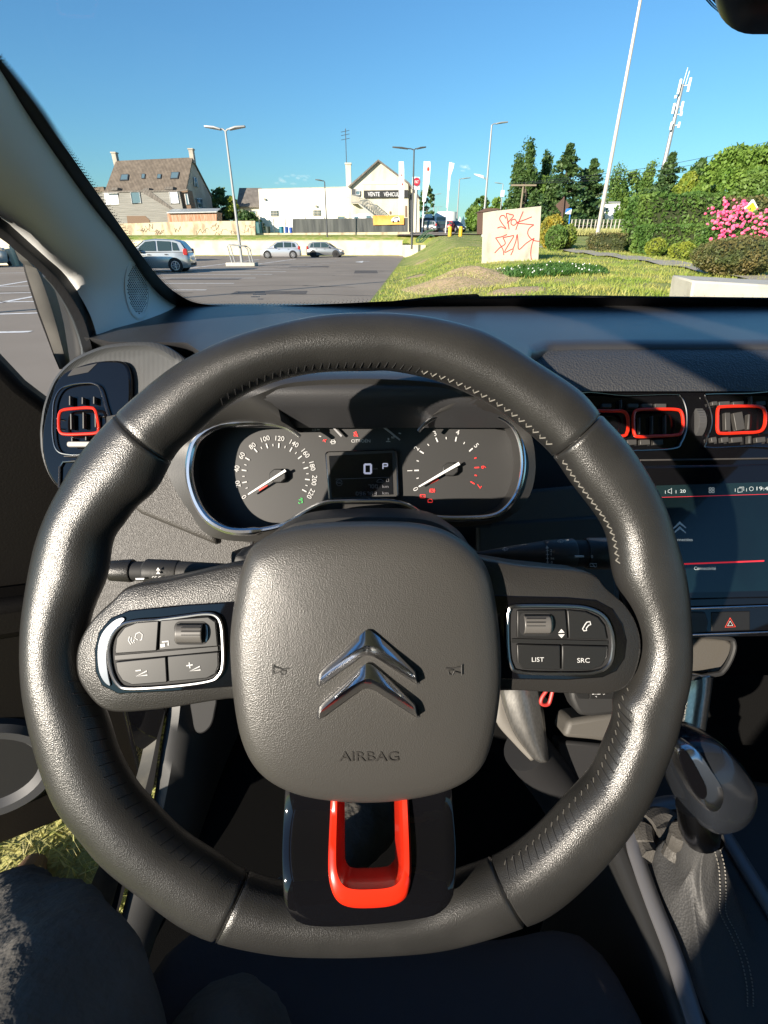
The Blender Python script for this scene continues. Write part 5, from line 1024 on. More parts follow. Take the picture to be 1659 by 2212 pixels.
ds_ = slabA('display_screen', mat('lcd', (.008, .009, .011), .12, coat=.4), c2([(88, 478), (572, 456), (582, 775), (110, 800)]), DD - .0068, .0005, ic)
dd = DD - .0071; mb = MB(); mk = MB()
def seg0(m_, cx, cy, w_, h_, t_, cf=c2, segs='abcdef'):
    a, b, c, e = cx - w_ / 2, cx + w_ / 2, cy - h_ / 2, cy + h_ / 2; S = {'a': ((a, c), (b, c)), 'b': ((b, c), (b, cy)), 'c': ((b, cy), (b, e)), 'd': ((a, e), (b, e)), 'e': ((a, cy), (a, e)), 'f': ((a, c), (a, cy)), 'g': ((a, cy), (b, cy))}
    for s_ in segs: stroke(m_, cf(list(S[s_])), t_, dd)
seg0(mb, 387, 578, 50, 68, 4.2); seg0(mb, 521, 558, 34, 40, 2.6, segs='abefg')
def digits(s_, x, y, w_, h_, gap, t_):
    D = {'0': 'abcdef', '1': 'bc', '2': 'abged', '3': 'abgcd', '4': 'fgbc', '5': 'afgcd', '6': 'afgedc', '7': 'abc', '8': 'abcdefg', '9': 'abcdfg'}
    for i, ch in enumerate(s_): seg0(mk, x + i * gap, y, w_, h_, t_, segs=D[ch])
digits('700', 400, 713, 16, 24, 26, .9); digits('096783', 305, 768, 16, 24, 28, .9)
txt(None, 'km', c2([(523, 713)])[0], dd, hpx=6, wpx=13, mb=mk); txt(None, 'km', c2([(523, 764)])[0], dd, hpx=6, wpx=13, mb=mk); txt(None, 'km/h', c2([(444, 577)])[0], dd, hpx=4, wpx=10, mb=mk); txt(None, 'MAX', c2([(168, 685)])[0], dd, hpx=5, wpx=10, mb=mk)
stroke(mk, c2([(140, 657), (548, 642)]), .8, dd); stroke(mk, c2([(168 + 23 * math.cos(a), 685 + 23 * math.sin(a)) for a in [i * .5 for i in range(13)]]), .8, dd)
pic(mk, c2, [[(455, 678), (460, 668), (475, 658), (490, 660), (508, 672), (505, 680), (456, 680)], [(530, 676), (530, 655), (548, 655), (548, 676), (530, 676)]], .9, dd)
mb.build('display_digits', mat('lcd_white', (.5, .5, .6), .5, emit=((.75, .75, .95), .18)), ds_, sharp=0); mk.build('display_small_print', mat('lcd_dim', (.12, .12, .13), .5), ds_, sharp=0)
br = c2([(62, 955), (62, 930), (75, 905), (100, 892), (590, 880), (625, 895), (650, 935), (640, 962)]); slabA('button_strip', 'piano', br, DB - .004, .006, ic, bevel=.0012)
DS = DB - .0052; xs_ = [(72, 212), (226, 354), (366, 492), (502, 640)]
for i, (a, b) in enumerate(xs_):
    bt = slabA('button', 'button', c2([(a, 955), (a + 3, 906 - i * 3), (b - 3, 902 - i * 3), (b, 950)]), DS, .002, ic, bevel=.0006); mb = MB()
    if i == 0: pic(mb, c2, [[(148, 942), (148, 928), (120, 930)], [(128, 922), (118, 930), (128, 938)], [(165, 948), (180, 934)], [(178, 936), (178, 926), (188, 922)]], 1.6, DS - .0003)
    if i in (1, 2):
        cx, cy = ((308, 925), (455, 915))[i - 1]
        for k in range(8): a_ = k * math.pi / 4; stroke(mb, c2([(cx + 10 * math.cos(a_), cy + 9 * math.sin(a_)), (cx + 17 * math.cos(a_), cy + 15 * math.sin(a_))]), 1.1, DS - .0003)
        stroke(mb, c2([(cx + 6 * math.cos(a_), cy + 6 * math.sin(a_)) for a_ in [k * .785 for k in range(9)]]), 1.2, DS - .0003); x0, y0 = ((255, 928), (400, 918))[i - 1]; stroke(mb, c2([(x0 - 11, y0), (x0 + 11, y0)]), 1.6, DS - .0003)
        if i == 2: stroke(mb, c2([(x0, y0 - 11), (x0, y0 + 11)]), 1.6, DS - .0003)
    if i == 3: txt(None, 'SET', c2([(528, 913)])[0], DS - .0003, hpx=4.5, wpx=10, mb=mb); txt(None, '000', c2([(576, 912)])[0], DS - .0003, hpx=4.5, wpx=11, mb=mb)
    mb.build('icon', 'white_print', bt, sharp=0)
# clear cover over the dials
pcov = [A(*p, DB + .004) for p in sm(offs(z1(bez), .985), 2)]

# ---------------- dashboard ----------------
db = thing('dashboard', 'dark dashboard with textured band, vents and central touch screen', 'dashboard', W3(.3, .7, -.2))
def YF(X): return interp(X, [(-.46, .70), (-.38, .67), (-.35, .645), (-.25, .64), (-.20, .56), (-.17, .43), (-.15, .375), (.115, .375), (.135, .42), (.15, .50), (.17, .58), (.20, .615), (.24, .62), (1.2, .62)])
cols = []
Xs = [-.40, -.385, -.37, -.35, -.33, -.315] + [-.30 + .0075 * i for i in range(76)] + [.28 + .04 * i for i in range(24)]
for X in Xs:
    lip = X > -.19
    y = YF(X); c_ = .004 * min(1, abs(X - .35)); pr = ([(y + .02, -.150), (y + .004, -.128), (y, -.120), (y + .001, -.1125), (y + .006, -.1085)] if lip else [(y + .05, -.150), (y + .03, -.135), (y + .015, -.122), (y + .004, -.1135), (y + .002, -.1095)]) + [(y + .03, -.1062), (max(y + .05, .70), -.1035), (.82, -.099), (.93, -.0945), (.972, -.097), (.99, -.12)]
    cols.append([W3(X, yy, z + .0135 * sstep((.52 - yy) / .13)) for yy, z in pr])
mb = MB(); mb.loft(cols, closed=False); mb.build('top_pad', 'dash_grain', db, sharp=60)
# textured band to the right: from under the pad edge down to the vents
mat('band', (.040, .041, .043), .42, bump=('voronoi', 420, .8, .0012)); MATS['band']
rowsb = []
for X in [.155 + .03 * i for i in range(34)]:
    k = 0
    rowsb.append([W3(X, .628 - k, -.1125), W3(X, .612 - k, -.1155), W3(X, .596 - k, -.1230), W3(X, .578 - k, -.1345), W3(X, .566 - k, -.1450), W3(X, .562 - k, -.1500)])
mb = MB(); mb.loft(rowsb, closed=False); mb.build('textured_band', 'band', db, sharp=60)
DV = .572
fascia = [(1180, 843), (1900, 825), (1900, 1060), (1200, 1075)]
slabA('fascia', 'piano', fascia, DV + .004, .03, db, bevel=.001)
def slatbox(uv, d, dep): return slabA('x', 'matt_black', uv, d, dep, db)
def vent(par, zf, hous_, rings_, slats, kz, d):
    v_ = slabA('air_vent', mat('vent_shade', (.0025, .0025, .003), .6), zf(hous_), d + .006, .002, par, bevel=.0006, smooth=4)  # shallow bed; the darkness of a deep duct is put into its colour
    mb = MB(); mb.tube([A(u, v, d) for u, v in sm(zf(hous_), 5)], .0012, 8, closed=True); mb.build('vent_frame', 'darkchrome', v_)
    for r_ in rings_:
        mb = MB(); mb.tube([A(u, v, d - .006) for u, v in sm(zf(r_), 5)], .0019, 8, closed=True); mb.build('red_ring', 'orange_red', v_)
    mb = MB()
    for (x0, y0, x1, y1, w_) in slats:
        a, b = zf([(x0, y0), (x1, y1)]); dx, dy = b[0] - a[0], b[1] - a[1]; L = math.hypot(dx, dy); nx, ny = -dy / L * w_ * kz / 2, dx / L * w_ * kz / 2
        slab(mb, [(a[0] - nx, a[1] - ny), (b[0] - nx, b[1] - ny), (b[0] + nx, b[1] + ny), (a[0] + nx, a[1] + ny)], d - .003, .006)
    mb.build('slats', mat('vent_grey', (.045, .043, .04), .45), v_, bevel=.0006)
    return v_
sl = []
for x0, x1 in ((615, 680), (700, 770), (785, 860), (445, 505)): sl += [(x0, 405, x1, 405, 26)]
for x0, x1 in ((608, 668), (690, 755), (775, 838)): sl += [(x0, 642, x1, 640, 34)]
sl += [(770, 470, 770, 590, 10), (855, 465, 855, 590, 10), (688, 480, 688, 590, 8), (570, 365, 570, 425, 8)]
vent(db, z3, [(250, 345), (600, 340), (900, 332), (950, 348), (978, 400), (990, 470), (985, 560), (955, 640), (900, 682), (600, 695), (250, 700)], [[(645, 505), (650, 455), (680, 432), (800, 428), (920, 430), (955, 450), (966, 510), (958, 570), (925, 595), (780, 602), (680, 605), (652, 588)], [(390, 440), (500, 440), (570, 441), (602, 462), (612, 520), (604, 580), (570, 602), (390, 606), (330, 590), (330, 460)]], sl, .3348, DV)
sl = []
for x0, x1 in ((1155, 1190), (1200, 1270), (1290, 1360), (1440, 1500), (1530, 1600)): sl += [(x0, 392, x1, 388, 26)]
for x0, x1 in ((1150, 1185), (1215, 1262), (1280, 1350), (1440, 1500), (1530, 1600)): sl += [(x0, 628, x1, 622, 34)]
sl += [(1255, 450, 1258, 565, 34), (1320, 448, 1340, 562, 60), (1395, 460, 1390, 560, 14), (1400, 600, 1400, 650, 18), (1410, 345, 1412, 400, 10)]
vent(db, z3, [(1110, 345), (1135, 330), (1400, 325), (1900, 312), (1900, 660), (1400, 668), (1130, 676), (1115, 640), (1150, 520), (1140, 430)], [[(1187, 500), (1192, 425), (1225, 412), (1350, 408), (1460, 412), (1492, 440), (1496, 500), (1484, 550), (1450, 574), (1350, 580), (1220, 584), (1190, 570)], [(1540, 500), (1545, 425), (1580, 405), (1720, 402), (1800, 410), (1830, 440), (1830, 540), (1800, 570), (1580, 578), (1545, 560)]], sl, .3348, DV)
mb = MB(); a = A(*z3([(1072, 430)])[0], DV + .003); b = A(*z3([(1072, 590)])[0], DV + .003); c = (a + b) / 2; rg = []
c = c + FW * .012; mb.tube([c - RT * .0055, c - RT * .004, c + RT * .004, c + RT * .0055], [.017, .0195, .0195, .017], 40); mb.build('vent_dial', mat('dial_grip', (.08, .08, .08), .4, bump=('wave', 220, .8, .001, 'Z')), db)
for (y0, y1, h_, m_) in ((752, 735, 6, 'lower_dash'), (795, 778, 5, 'darkchrome'), (846, 826, 4, 'lower_dash')):
    slabA('trim_line', m_, z3([(690, y0), (1900, y1), (1900, y1 + h_ * 1.6), (690, y0 + h_ * 1.6)]), DV - .001, .004, db, bevel=.0004)
mb = MB(); mb.prism([W3(.585, y, z) for y, z in ((.615, -.125), (.575, -.150), (.555, -.26), (.60, -.50), (.85, -.64), (.95, -.64), (.95, -.125))], (.60, 0, 0)); mb.build('passenger_panel', 'lower_dash', db, bevel=.012, seg=3)
# left vent pod
DL = .60
podo = z2([(285, 950), (292, 850), (310, 740), (350, 620), (400, 520), (480, 430), (580, 360), (750, 292), (900, 268), (1050, 262), (1150, 275), (1260, 325), (1380, 430), (1450, 600), (1430, 900), (1000, 1250), (600, 1450), (430, 1340), (350, 1240), (300, 1100)])
mb = MB(); P_ = sm(podo, 5); cu, cv = z2([(700, 800)])[0]; C_ = A(cu, cv, DL); mb.loft([[C_ + (A(u, v, DL) - C_) * s_ + FW * dz for u, v in P_] for s_, dz in ((1.02, .09), (1.0, .004), (.985, 0), (.93, -.002), (.88, .004))]); mb.build('vent_pod', mat('pod_tex', (.060, .062, .064), .45, bump=('wave', 200, .5, .0012)), db, sharp=60)
gloss_o = z2([(300, 960), (320, 830), (360, 690), (400, 570), (470, 490), (580, 440), (700, 410), (850, 402), (915, 430), (945, 500), (952, 600), (945, 720), (900, 900), (700, 1150), (560, 1340), (430, 1330), (350, 1230), (305, 1080)])
slabA('gloss_pod', 'piano', gloss_o, DL - .004, .02, db, smooth=5, bevel=.003, seg=3)
vsl = [(505, 660, 505, 730, 12), (597, 670, 597, 722, 12), (680, 665, 680, 720, 12), (513, 790, 515, 905, 12), (603, 780, 604, 900, 12), (690, 790, 692, 890, 12), (520, 965, 522, 1000, 12), (622, 955, 622, 985, 12), (405, 826, 430, 826, 8), (405, 896, 430, 896, 8), (725, 812, 760, 812, 8), (460, 1100, 700, 1092, 8)]
vp = vent(db, z2, [(385, 950), (385, 820), (395, 700), (440, 615), (520, 580), (620, 568), (680, 572), (725, 605), (760, 720), (790, 860), (720, 1000), (620, 1080), (480, 1085), (410, 1050)], [[(428, 880), (432, 800), (460, 765), (560, 752), (650, 748), (690, 762), (710, 830), (718, 900), (700, 930), (600, 938), (480, 940), (440, 925)]], vsl, .2975, DL - .008)
slabA('slider_tab', mat('beige_tab', (.26, .25, .23), .4), rrect(*z2([(580, 1012)])[0], 58, 12, 5), DL - .016, .006, vp, bevel=.001)
mb = MB(); mb.tube([A(u, v, DL - .006) for u, v in z2([(430, 1330), (435, 1180), (460, 1140), (600, 1130), (900, 1120)])], .0014, 8); mb.build('lower_trim_line', 'darkchrome', db)
slabA('gloss_tab', 'matt_black', z2([(495, 510), (530, 465), (705, 425), (640, 490), (490, 520)]), DL - .0045, .0005, db)
# touch screen
DT = .556
ts = slabA('touch_screen', 'piano', z3([(700, 800), (1900, 775), (1900, 1640), (960, 1660)]), DT + .002, .02, db, bevel=.002)
sc1 = slabA('screen_display', mat('screen_dark', (.003, .006, .007), .16, noise=(7, (.004, .014, .017), .35, .75), coat=.4), z3([(770, 925), (1900, 890), (1900, 1590), (990, 1612)]), DT + .0012, .001, ts)
slabA('status_bar', mat('bar_dim', (.008, .018, .02), .2, coat=.3), z3([(770, 922), (1900, 886), (1900, 968), (800, 998)]), DT + .0009, .0005, ts)
DX = DT + .0006; mb = MB()
for x in (852, 921, 1303, 1376): stroke(mb, z3([(x, 952 - (x - 900) * .028), (x, 972 - (x - 900) * .028)]), 1, DX)
txt(None, '20', z3([(965, 957)])[0], DX, hpx=7, wpx=12, mb=mb); txt(None, '19:4', z3([(1478, 940)])[0], DX, hpx=8, wpx=25, mb=mb)
def p3(ss_, w_=.9): 
    for s_ in ss_: stroke(mb, z3(s_), w_, DX)
p3([[(1320, 965), (1320, 938), (1348, 936), (1348, 962), (1320, 965)], [(1328, 932), (1358, 930), (1358, 955)], [(870, 965), (870, 950), (880, 948), (892, 938), (892, 975), (880, 966), (870, 965)]]); p3([[(1407 + 13 * math.cos(a), 942 + 13 * math.sin(a)) for a in [i * .6 for i in range(12)]]]); p3([[(x + 8 * math.cos(a), y + 8 * math.sin(a)) for a in [i * .8 for i in range(9)]] for x, y in ((1141, 942), (1160, 942), (1141, 960), (1160, 960))])
txt(None, 'connectées', z3([(965, 1270)])[0], DX, hpx=6, wpx=42, mb=mb); txt(None, 'Connectivité', z3([(1108, 1455)])[0], DX, hpx=7, wpx=47, mb=mb)
mb.build('screen_print', mat('screen_text', (.3, .33, .33), .5, emit=((.6, .68, .68), .22)), ts, sharp=0)
mb = MB(); 
for oy in (0, 32):
    slab(mb, z3([(905, 1192 + oy), (945, 1152 + oy), (985, 1190 + oy), (985, 1198 + oy), (945, 1170 + oy), (905, 1202 + oy)]), DX, .0003)
mb.build('chevron_icon', 'white_plain', ts, sharp=0)
mb = MB(); stroke(mb, z3([(930, 1429), (1490, 1407)]), 3.2, DX); stroke(mb, z3([(830, 997), (1900, 965)]), .9, DX); mb.build('red_bar', mat('red_bar', (.4, .02, .03), .4, emit=((.8, .03, .05), .25)), ts, sharp=0)
# under the screen
slabA('switch_fascia', 'piano', z3([(960, 1655), (1900, 1625), (1900, 1890), (1000, 1900)]), DT + .008, .02, db, bevel=.001)
for y0, y1, w_, m_ in ((1618, 1590, 4, 'darkchrome'), (1716, 1694, 4, 'chrome'), (1886, 1860, 3, 'chrome')):
    mb = MB(); mb.tube([A(*z3([(980, y0)])[0], DT + .004), A(*z3([(1900, y1 - 8)])[0], DT + .004)], .0013 * w_ / 4, 8); mb.build('chrome_line', m_, db)
slabA('switch', mat('sunlit_switch', (.055, .052, .048), .5), z3([(1000, 1735), (1110, 1738), (1130, 1800), (1118, 1868), (1000, 1878)]), DT + .006, .004, db, bevel=.001); slabA('switch', 'button', z3([(1150, 1738), (1400, 1730), (1400, 1855), (1150, 1862)]), DT + .007, .004, db, bevel=.001)  # left switch paler than its neighbour: sunlight put into its colour
mb = MB(); stroke(mb, z3([(1238, 1835), (1270, 1775), (1305, 1832)]), 1.8, DT + .0062, closed=True); mb.build('hazard_outline', 'red_print', db, sharp=0); mb = MB(); stroke(mb, z3([(1254, 1826), (1270, 1795), (1288, 1824)]), 1.5, DT + .0062, closed=True); mb.build('hazard_triangle', 'white_print', db, sharp=0)
slabA('storage_recess', mat('recess', (.07, .064, .055), .6, bump=('noise', 500, .2, .0006)), z3([(950, 1900), (1240, 1905), (1292, 1940), (1280, 2020), (1230, 2110), (1170, 2140), (950, 2145)]), DT + .03, .02, db, bevel=.004, seg=3)
mb = MB(); mb.tube([A(u, v, DT + .018) for u, v in sm(z3([(950, 1900), (1240, 1905), (1292, 1940), (1280, 2020), (1230, 2110), (1170, 2140), (950, 2145)]), 5)], .003, 8, closed=True); mb.build('recess_edge', 'black_plastic', db)
# lower dash behind the wheel
kp = [(150, 1040), (330, 1082), (430, 1100), (520, 1160), (640, 1190), (1060, 1180), (1110, 1060), (1340, 1040), (1340, 1300), (1330, 1470), (1240, 1492), (560, 1500), (300, 1500), (170, 1440), (130, 1240)]
slabA('binnacle_back', 'matt_black', [(430, 900), (1110, 900), (1060, 1140), (480, 1140)], .445, .03, db)
slabA('dash_core', 'matt_black', [(230, 900), (420, 860), (1100, 860), (1300, 900), (1320, 1300), (230, 1300)], .575, .03, db)
slabA('side_filler', 'lower_dash', [(255, 930), (430, 900), (470, 1180), (300, 1110), (240, 1060)], .47, .02, db, bevel=.006, seg=3)
slabA('knee_panel', 'lower_dash', kp, .515, .03, db, bevel=.004, seg=3)
slabA('panel_gap', 'matt_black', [(541, 1163), (546, 1163), (541, 1230), (534, 1230)], .5140, .002, db)
slabA('knee_panel', 'black_plastic', [(1030, 1130), (1330, 1110), (1340, 1480), (1030, 1480)], .512, .01, db, bevel=.004)  # darker plate over the right part; the shade there is in its colour
cs = dome('column_cover', 'black_plastic', [(500, 1215), (520, 1200), (560, 1176), (612, 1138), (660, 1120), (768, 1112), (917, 1117), (985, 1148), (1020, 1187), (1050, 1230), (1050, 1480), (800, 1560), (540, 1480)], db, [(1.0, .34), (1.02, .38)][::1], cen=(795, 1300))
mb = MB(); P_ = sm([(505, 1225), (530, 1195), (560, 1176), (612, 1138), (660, 1121), (768, 1113), (917, 1118), (985, 1150), (1018, 1187), (1045, 1240), (1040, 1450), (800, 1540), (550, 1450)], 6); C_ = A(795, 1330, .30); mb.loft([[C_ + (A(u, v, .30) - C_) * s_ + FW * (d - .30) for u, v in P_] for s_, d in ((.5, .292), (.9, .293), (.98, .296), (1.0, .302), (1.05, .33), (1.08, .37))]); mb.build('column_shroud', 'black_plastic', db)
# ---------------- stalks ----------------
def stalk(name, label, parts, d, prints):
    t = thing(name, label, 'stalk', A(*parts[0][1][0], d))
    for nm, path, rad, m_ in parts:
        mb = MB(); mb.tube([A(u, v, d) for u, v in path], [r / F * d for r in rad], 24); mb.build(nm, m_, t, sharp=40)
    for f_ in prints: f_(t)
    return t
D5 = .345
def pr_r(t):
    d = D5 - .0145; mb = MB(); stroke(mb, z5([(735, 215), (742, 385)]), 1.1, d); mb.add([A(u, v, d) for u, v in z5([(722, 228), (734, 204), (748, 226)])], [[0, 1, 2]])
    for y in (245, 277, 308, 340): stroke(mb, z5([(726, y), (750, y)]), 1, d)
    for s_, p, h_ in (('2', (768, 246), 5.5), ('1', (768, 274), 5.5), ('Int', (780, 308), 5), ('0', (773, 341), 5.5), ('AUTO', (818, 369), 5.2), ('0', (1102, 295), 6.5)): txt(None, s_, z5([p])[0], d, hpx=h_, mb=mb)
    for s_ in ([(368, 235), (392, 222), (418, 228), (410, 240), (378, 240), (368, 235)], [(385, 232), (392, 250)], [(818, 168), (845, 157), (875, 162), (865, 175), (828, 175), (818, 168)], [(840, 165), (848, 182)], [(1085, 350), (1140, 352), (1138, 378), (1086, 374), (1085, 350)], [(1105, 352), (1130, 385)]): stroke(mb, z5(s_), 1.0, d)
    mb.add([A(u, v, d) for u, v in z5([(882, 158), (912, 156), (897, 170)])], [[0, 1, 2]]); mb.build('print', 'white_print', t, sharp=0)
    slabA('index_mark', 'white_print', z5([(962, 285), (1035, 285), (1040, 300), (966, 302)]), d + .0005, .001, t, bevel=.0003)
stalk('wiper_stalk', 'wiper stalk on the right marked AUTO and Int', [('arm', z5([(60, 285), (200, 280), (450, 272), (700, 268)]), [4, 8, 18, 27], 'black_plastic'), ('collar', z5([(702, 268), (712, 268), (940, 268), (950, 268)]), [27, 28.5, 32.5, 31], 'black_plastic'), ('neck', z5([(950, 268), (1050, 268)]), [29, 29], 'matt_black'), ('tip', z5([(1045, 268), (1058, 268), (1330, 268), (1345, 268)]), [32, 34, 35, 33], 'grain')], D5, [pr_r])
def pr_l(t):
    d = .345 - .0105; mb = MB()
    for y in (0, 32): mb.add([A(u, v, d) for u, v in z4([(745, 110 + y), (763, 82 + y), (784, 110 + y)])], [[0, 1, 2]])
    for cx in (720, 745, 780): stroke(mb, z4([(cx - 12, 178), (cx - 4, 166), (cx + 8, 168)]), 1.3, d)
    mb.build('print', 'white_print', t, sharp=0); slabA('index_mark', 'white_print', z4([(552, 182), (635, 180), (632, 196), (556, 198)]), d, .001, t)
stalk('indicator_stalk', 'indicator stalk on the left with white arrow marks', [('tip', z4([(300, 112), (330, 112), (520, 112), (530, 112)]), [14, 22, 25, 24], 'grain'), ('neck', z4([(525, 115), (650, 115)]), [21, 21], 'matt_black'), ('collar', z4([(640, 118), (665, 118), (950, 125), (962, 125)]), [22, 27, 26, 25], 'black_plastic'), ('arm', z4([(960, 125), (1200, 120), (1500, 110), (1650, 110)]), [24, 20, 14, 12], 'black_plastic')], .345, [pr_l])

# ---------------- windscreen, pillar, mirror ----------------
g0, g1 = W3(0, .955, -.115), W3(0, .20, .30); gn = RT.cross((g1 - g0).normalized())
def onglass(u, v, off=0):
    r = ray(u, v); t = (g0 - EYE).dot(gn) / r.dot(gn); return EYE + r * (t + off)
ws = thing('windscreen', 'clear windscreen with black dotted border', 'windscreen', W3(.36, .955, -.11))
glass('clear_glass', (.985, .99, .985), .015); mat('frit', (.004, .004, .006), .35)
mb = MB(); mb.quad(W3(-.42, .965, -.12), W3(1.14, .965, -.12), W3(.98, .20, .30), W3(-.26, .20, .30)); mb.build('glass', 'clear_glass', ws, sharp=0)
fi = [(-140, -40), (0, 127), (75, 222), (125, 295), (200, 402), (280, 515), (340, 595), (385, 635), (440, 657), (560, 661), (700, 657), (850, 650), (1000, 646), (1300, 643), (1659, 645), (2000, 650)]
fo = [(-200, -40), (-40, 127), (30, 215), (85, 295), (180, 435), (262, 530), (322, 618), (378, 665), (440, 700), (560, 700), (700, 690), (850, 684), (1000, 680), (1300, 678), (1659, 680), (2000, 690)]
FI = sm(fi, 5, False); FO = sm(fo, 5, False); mb = MB(); mb.loft([[onglass(*p, -.002) for p in FI], [onglass(*p, -.002) for p in FO]], closed=False); mb.build('black_border', 'frit', ws, sharp=0)
mb = MB()
for row in range(3):
    n_ = 260
    for i in range(n_):
        t = i / n_ * (len(FI) - 1.001); k = int(t); f_ = t - k; p = Vector(FI[k]).lerp(Vector(FI[k + 1]), f_); tt = (Vector(FI[k + 1]) - Vector(FI[k])).normalized(); nn = Vector((tt.y, -tt.x)); 
        q = p + nn * (2.0 + 3.4 * row) + tt * (2.5 * (row % 2)); c = onglass(q.x, q.y, -.002); r = .0011 - .0003 * row; e1 = RT * r; e2 = (g1 - g0).normalized() * r * 1.6
        mb.add([c - e1, c - e2, c + e1, c + e2], [[0, 1, 2, 3]])
mb.build('border_dots', 'frit', ws, sharp=0)
mb = MB()
for (x, y, n_) in ((560, 631, 7), (556, 636, 9), (552, 641, 6), (566, 646, 4), (524, 631, 1)):
    for i in range(n_):
        c = onglass(x + i * 3.2 - 8, y, -.001); mb.add([c + RT * a + UP * b for a, b in ((-.0009, -.0008), (.0009, -.0008), (.0009, .0008), (-.0009, .0008))], [[0, 1, 2, 3]])
mb.build('etched_marks', mat('etch', (.22, .22, .22), .6), ws, sharp=0)
ap = thing('pillar_trim', 'pale grey windscreen pillar trim with round speaker grille', 'pillar trim', W3(-.38, .8, -.05))
Fp = [(-260, -160), (-130, -10), (-20, 122), (70, 262), (180, 420), (262, 524), (318, 607), (370, 655), (455, 692)]
Sp = [(-420, 200), (-280, 330), (-120, 410), (25, 494), (99, 560), (140, 596), (168, 632), (197, 686), (216, 752)]
Fp = sm(Fp, 5, False); Sp = sm(Sp, 5, False); rows = []
for f_, s_ in zip(Fp, Sp):
    a = onglass(*f_, -.004); b = PX(*s_, -.405); n = (a - EYE).normalized(); b = EYE + (b - EYE) * min(1, .80 / max(.3, (b - EYE).length)); row = []
    for k in range(11):
        t = k / 10; p = a.lerp(b, t) - n * (.030 * math.sin(math.pi * t) ** .8); row.append(p)
    row.append(b + n * .02); row.insert(0, a + n * .01); rows.append(row)
mb = MB(); mb.loft(rows, closed=False); tr_ = mb.build('trim', 'pillar_trim', ap, sharp=80)
from mathutils.bvhtree import BVHTree
bv = BVHTree.FromPolygons([tuple(p) for p in mb.v], mb.f)
def hit(u, v, off=.0):
    r = ray(u, v).normalized(); h = bv.ray_cast(EYE, r); 
    return (h[0] if h[0] is not None else A(u, v, .8)) - r * off
cg = (297, 625); mb = MB(); rgs = []
for s_, o in ((1.22, -.002), (1.10, .0035), (1.0, .004), (.96, .0015), (.5, .0018), (.03, .0018)): rgs.append([hit(cg[0] + 24 * s_ * math.cos(a) + 4 * s_ * math.sin(a), cg[1] + 58 * s_ * math.sin(a), o) for a in [i * math.pi / 18 for i in range(36)]])
mb.loft(rgs); gr_ = mb.build('speaker_grille', 'pillar_trim', ap, sharp=60)
mb = MB()
for i in range(-9, 10):
    for j in range(-16, 17):
        x = (i + .5 * (j % 2)) * 4.1; y = j * 3.7
        if (x / 21) ** 2 + (y / 52) ** 2 < 1:
            c = hit(cg[0] + x + 4 * y / 58, cg[1] + y, .0032); n = (EYE - c).normalized(); e1 = n.cross(UP).normalized() * .0010; e2 = n.cross(e1).normalized() * .0012; mb.add([c - e1, c - e2, c + e1, c + e2], [[0, 1, 2, 3]])
mb.build('grille_holes', 'matt_black', gr_, sharp=0)
Sq = [(-420, 215), (-280, 350), (-120, 435), (0, 510), (33, 536), (69, 566), (99, 594), (132, 636), (165, 694), (184, 760)]
Si = [(-420, 190), (-280, 318), (-120, 400), (0, 474), (25, 494), (60, 525), (99, 560), (140, 598), (192, 676), (216, 756)]
SQ = sm(Sq, 4, False); SI = sm(Si, 4, False); mb = MB(); mb.loft([[PX(*p, -.400) + Vector((0, 0, 0)) for p in SI], [PX((p[0] + q[0]) / 2, (p[1] + q[1]) / 2, -.392) for p, q in zip(SI, SQ)], [PX(*q, -.412) for q in SQ]], closed=False); mb.build('door_seal', 'rubber', ap, sharp=60, solid=.004)
# mirror
mr = thing('rear_view_mirror', 'black rear view mirror housing at the top right corner', 'mirror', PY(1700, -30, .44))
c = PY(1885, -95, .44); mb = MB(); 
mb.loft([[c + RT * (x * sx) + UP * (z * sx) + FW * dy for x, z in rrect(0, 0, .20, .066, .030, 8)] for sx, dy in ((.9, -.018), (.97, -.015), (1, -.008), (.98, .006), (.85, .022), (.5, .032))]); mb.build('housing', mat('mirror_black', (.02, .022, .026), .3), mr)
mb = MB(); mb.cyl(c + FW * .02, onglass(1900, -130), .012, n=12); mb.build('stem', 'matt_black', mr)
mb = MB(); mb.loft([[c + RT * x * .9 + UP * z * .9 + FW * (-.0188 - k) for x, z in rrect(0, 0, .20, .066, .030, 8)] for k in (0, .001)]); mb.build('mirror_glass', 'chrome', mr)
mb = MB()
P_ = [(1500, -60), (1520, -20), (1545, 8), (1580, 38), (1640, 60), (1760, 72), (1800, -60)]; mb.add([onglass(*p, -.0015) for p in P_], [list(range(7))]); mb.build('mirror_patch', 'frit', ws, sharp=0)
mb = MB()
for i in range(60):
    t = i / 60 * 5; k = int(t); p = Vector(P_[k]).lerp(Vector(P_[k + 1]), t - k)
    for row in range(2): c2_ = onglass(p.x - 3 - 4 * row, p.y + 3 + 2 * row, -.0015); mb.add([c2_ + RT * a + UP * b for a, b in ((-.0008, 0), (0, -.0008), (.0008, 0), (0, .0008))], [[0, 1, 2, 3]])
mb.build('patch_dots', 'frit', ws, sharp=0)
# wipers
wp = thing('wiper', 'black windscreen wiper lying along the bottom of the glass', 'wiper', PY(1000, 640, 1.02))
def og(u, v, o=.02): return onglass(u, v, o)
mb = MB(); mb.tube([og(u, v, .03) for u, v in b2([(-60, 1322), (165, 1296), (300, 1284)])], .004, 6); mb.tube([og(u, v, .04) for u, v in b2([(410, 1290), (700, 1285), (1000, 1288), (1659, 1296)])], .004, 6); mb.build('blade', 'rubber', wp)
mb = MB(); mb.prism([og(u, v, .012) for u, v in b2([(165, 1292), (270, 1290), (285, 1274), (400, 1268), (412, 1275), (412, 1296), (165, 1306)])], (0, .01, -.004)); mb.build('arm', mat('wiper_grey', (.05, .052, .055), .5), wp, bevel=.001)
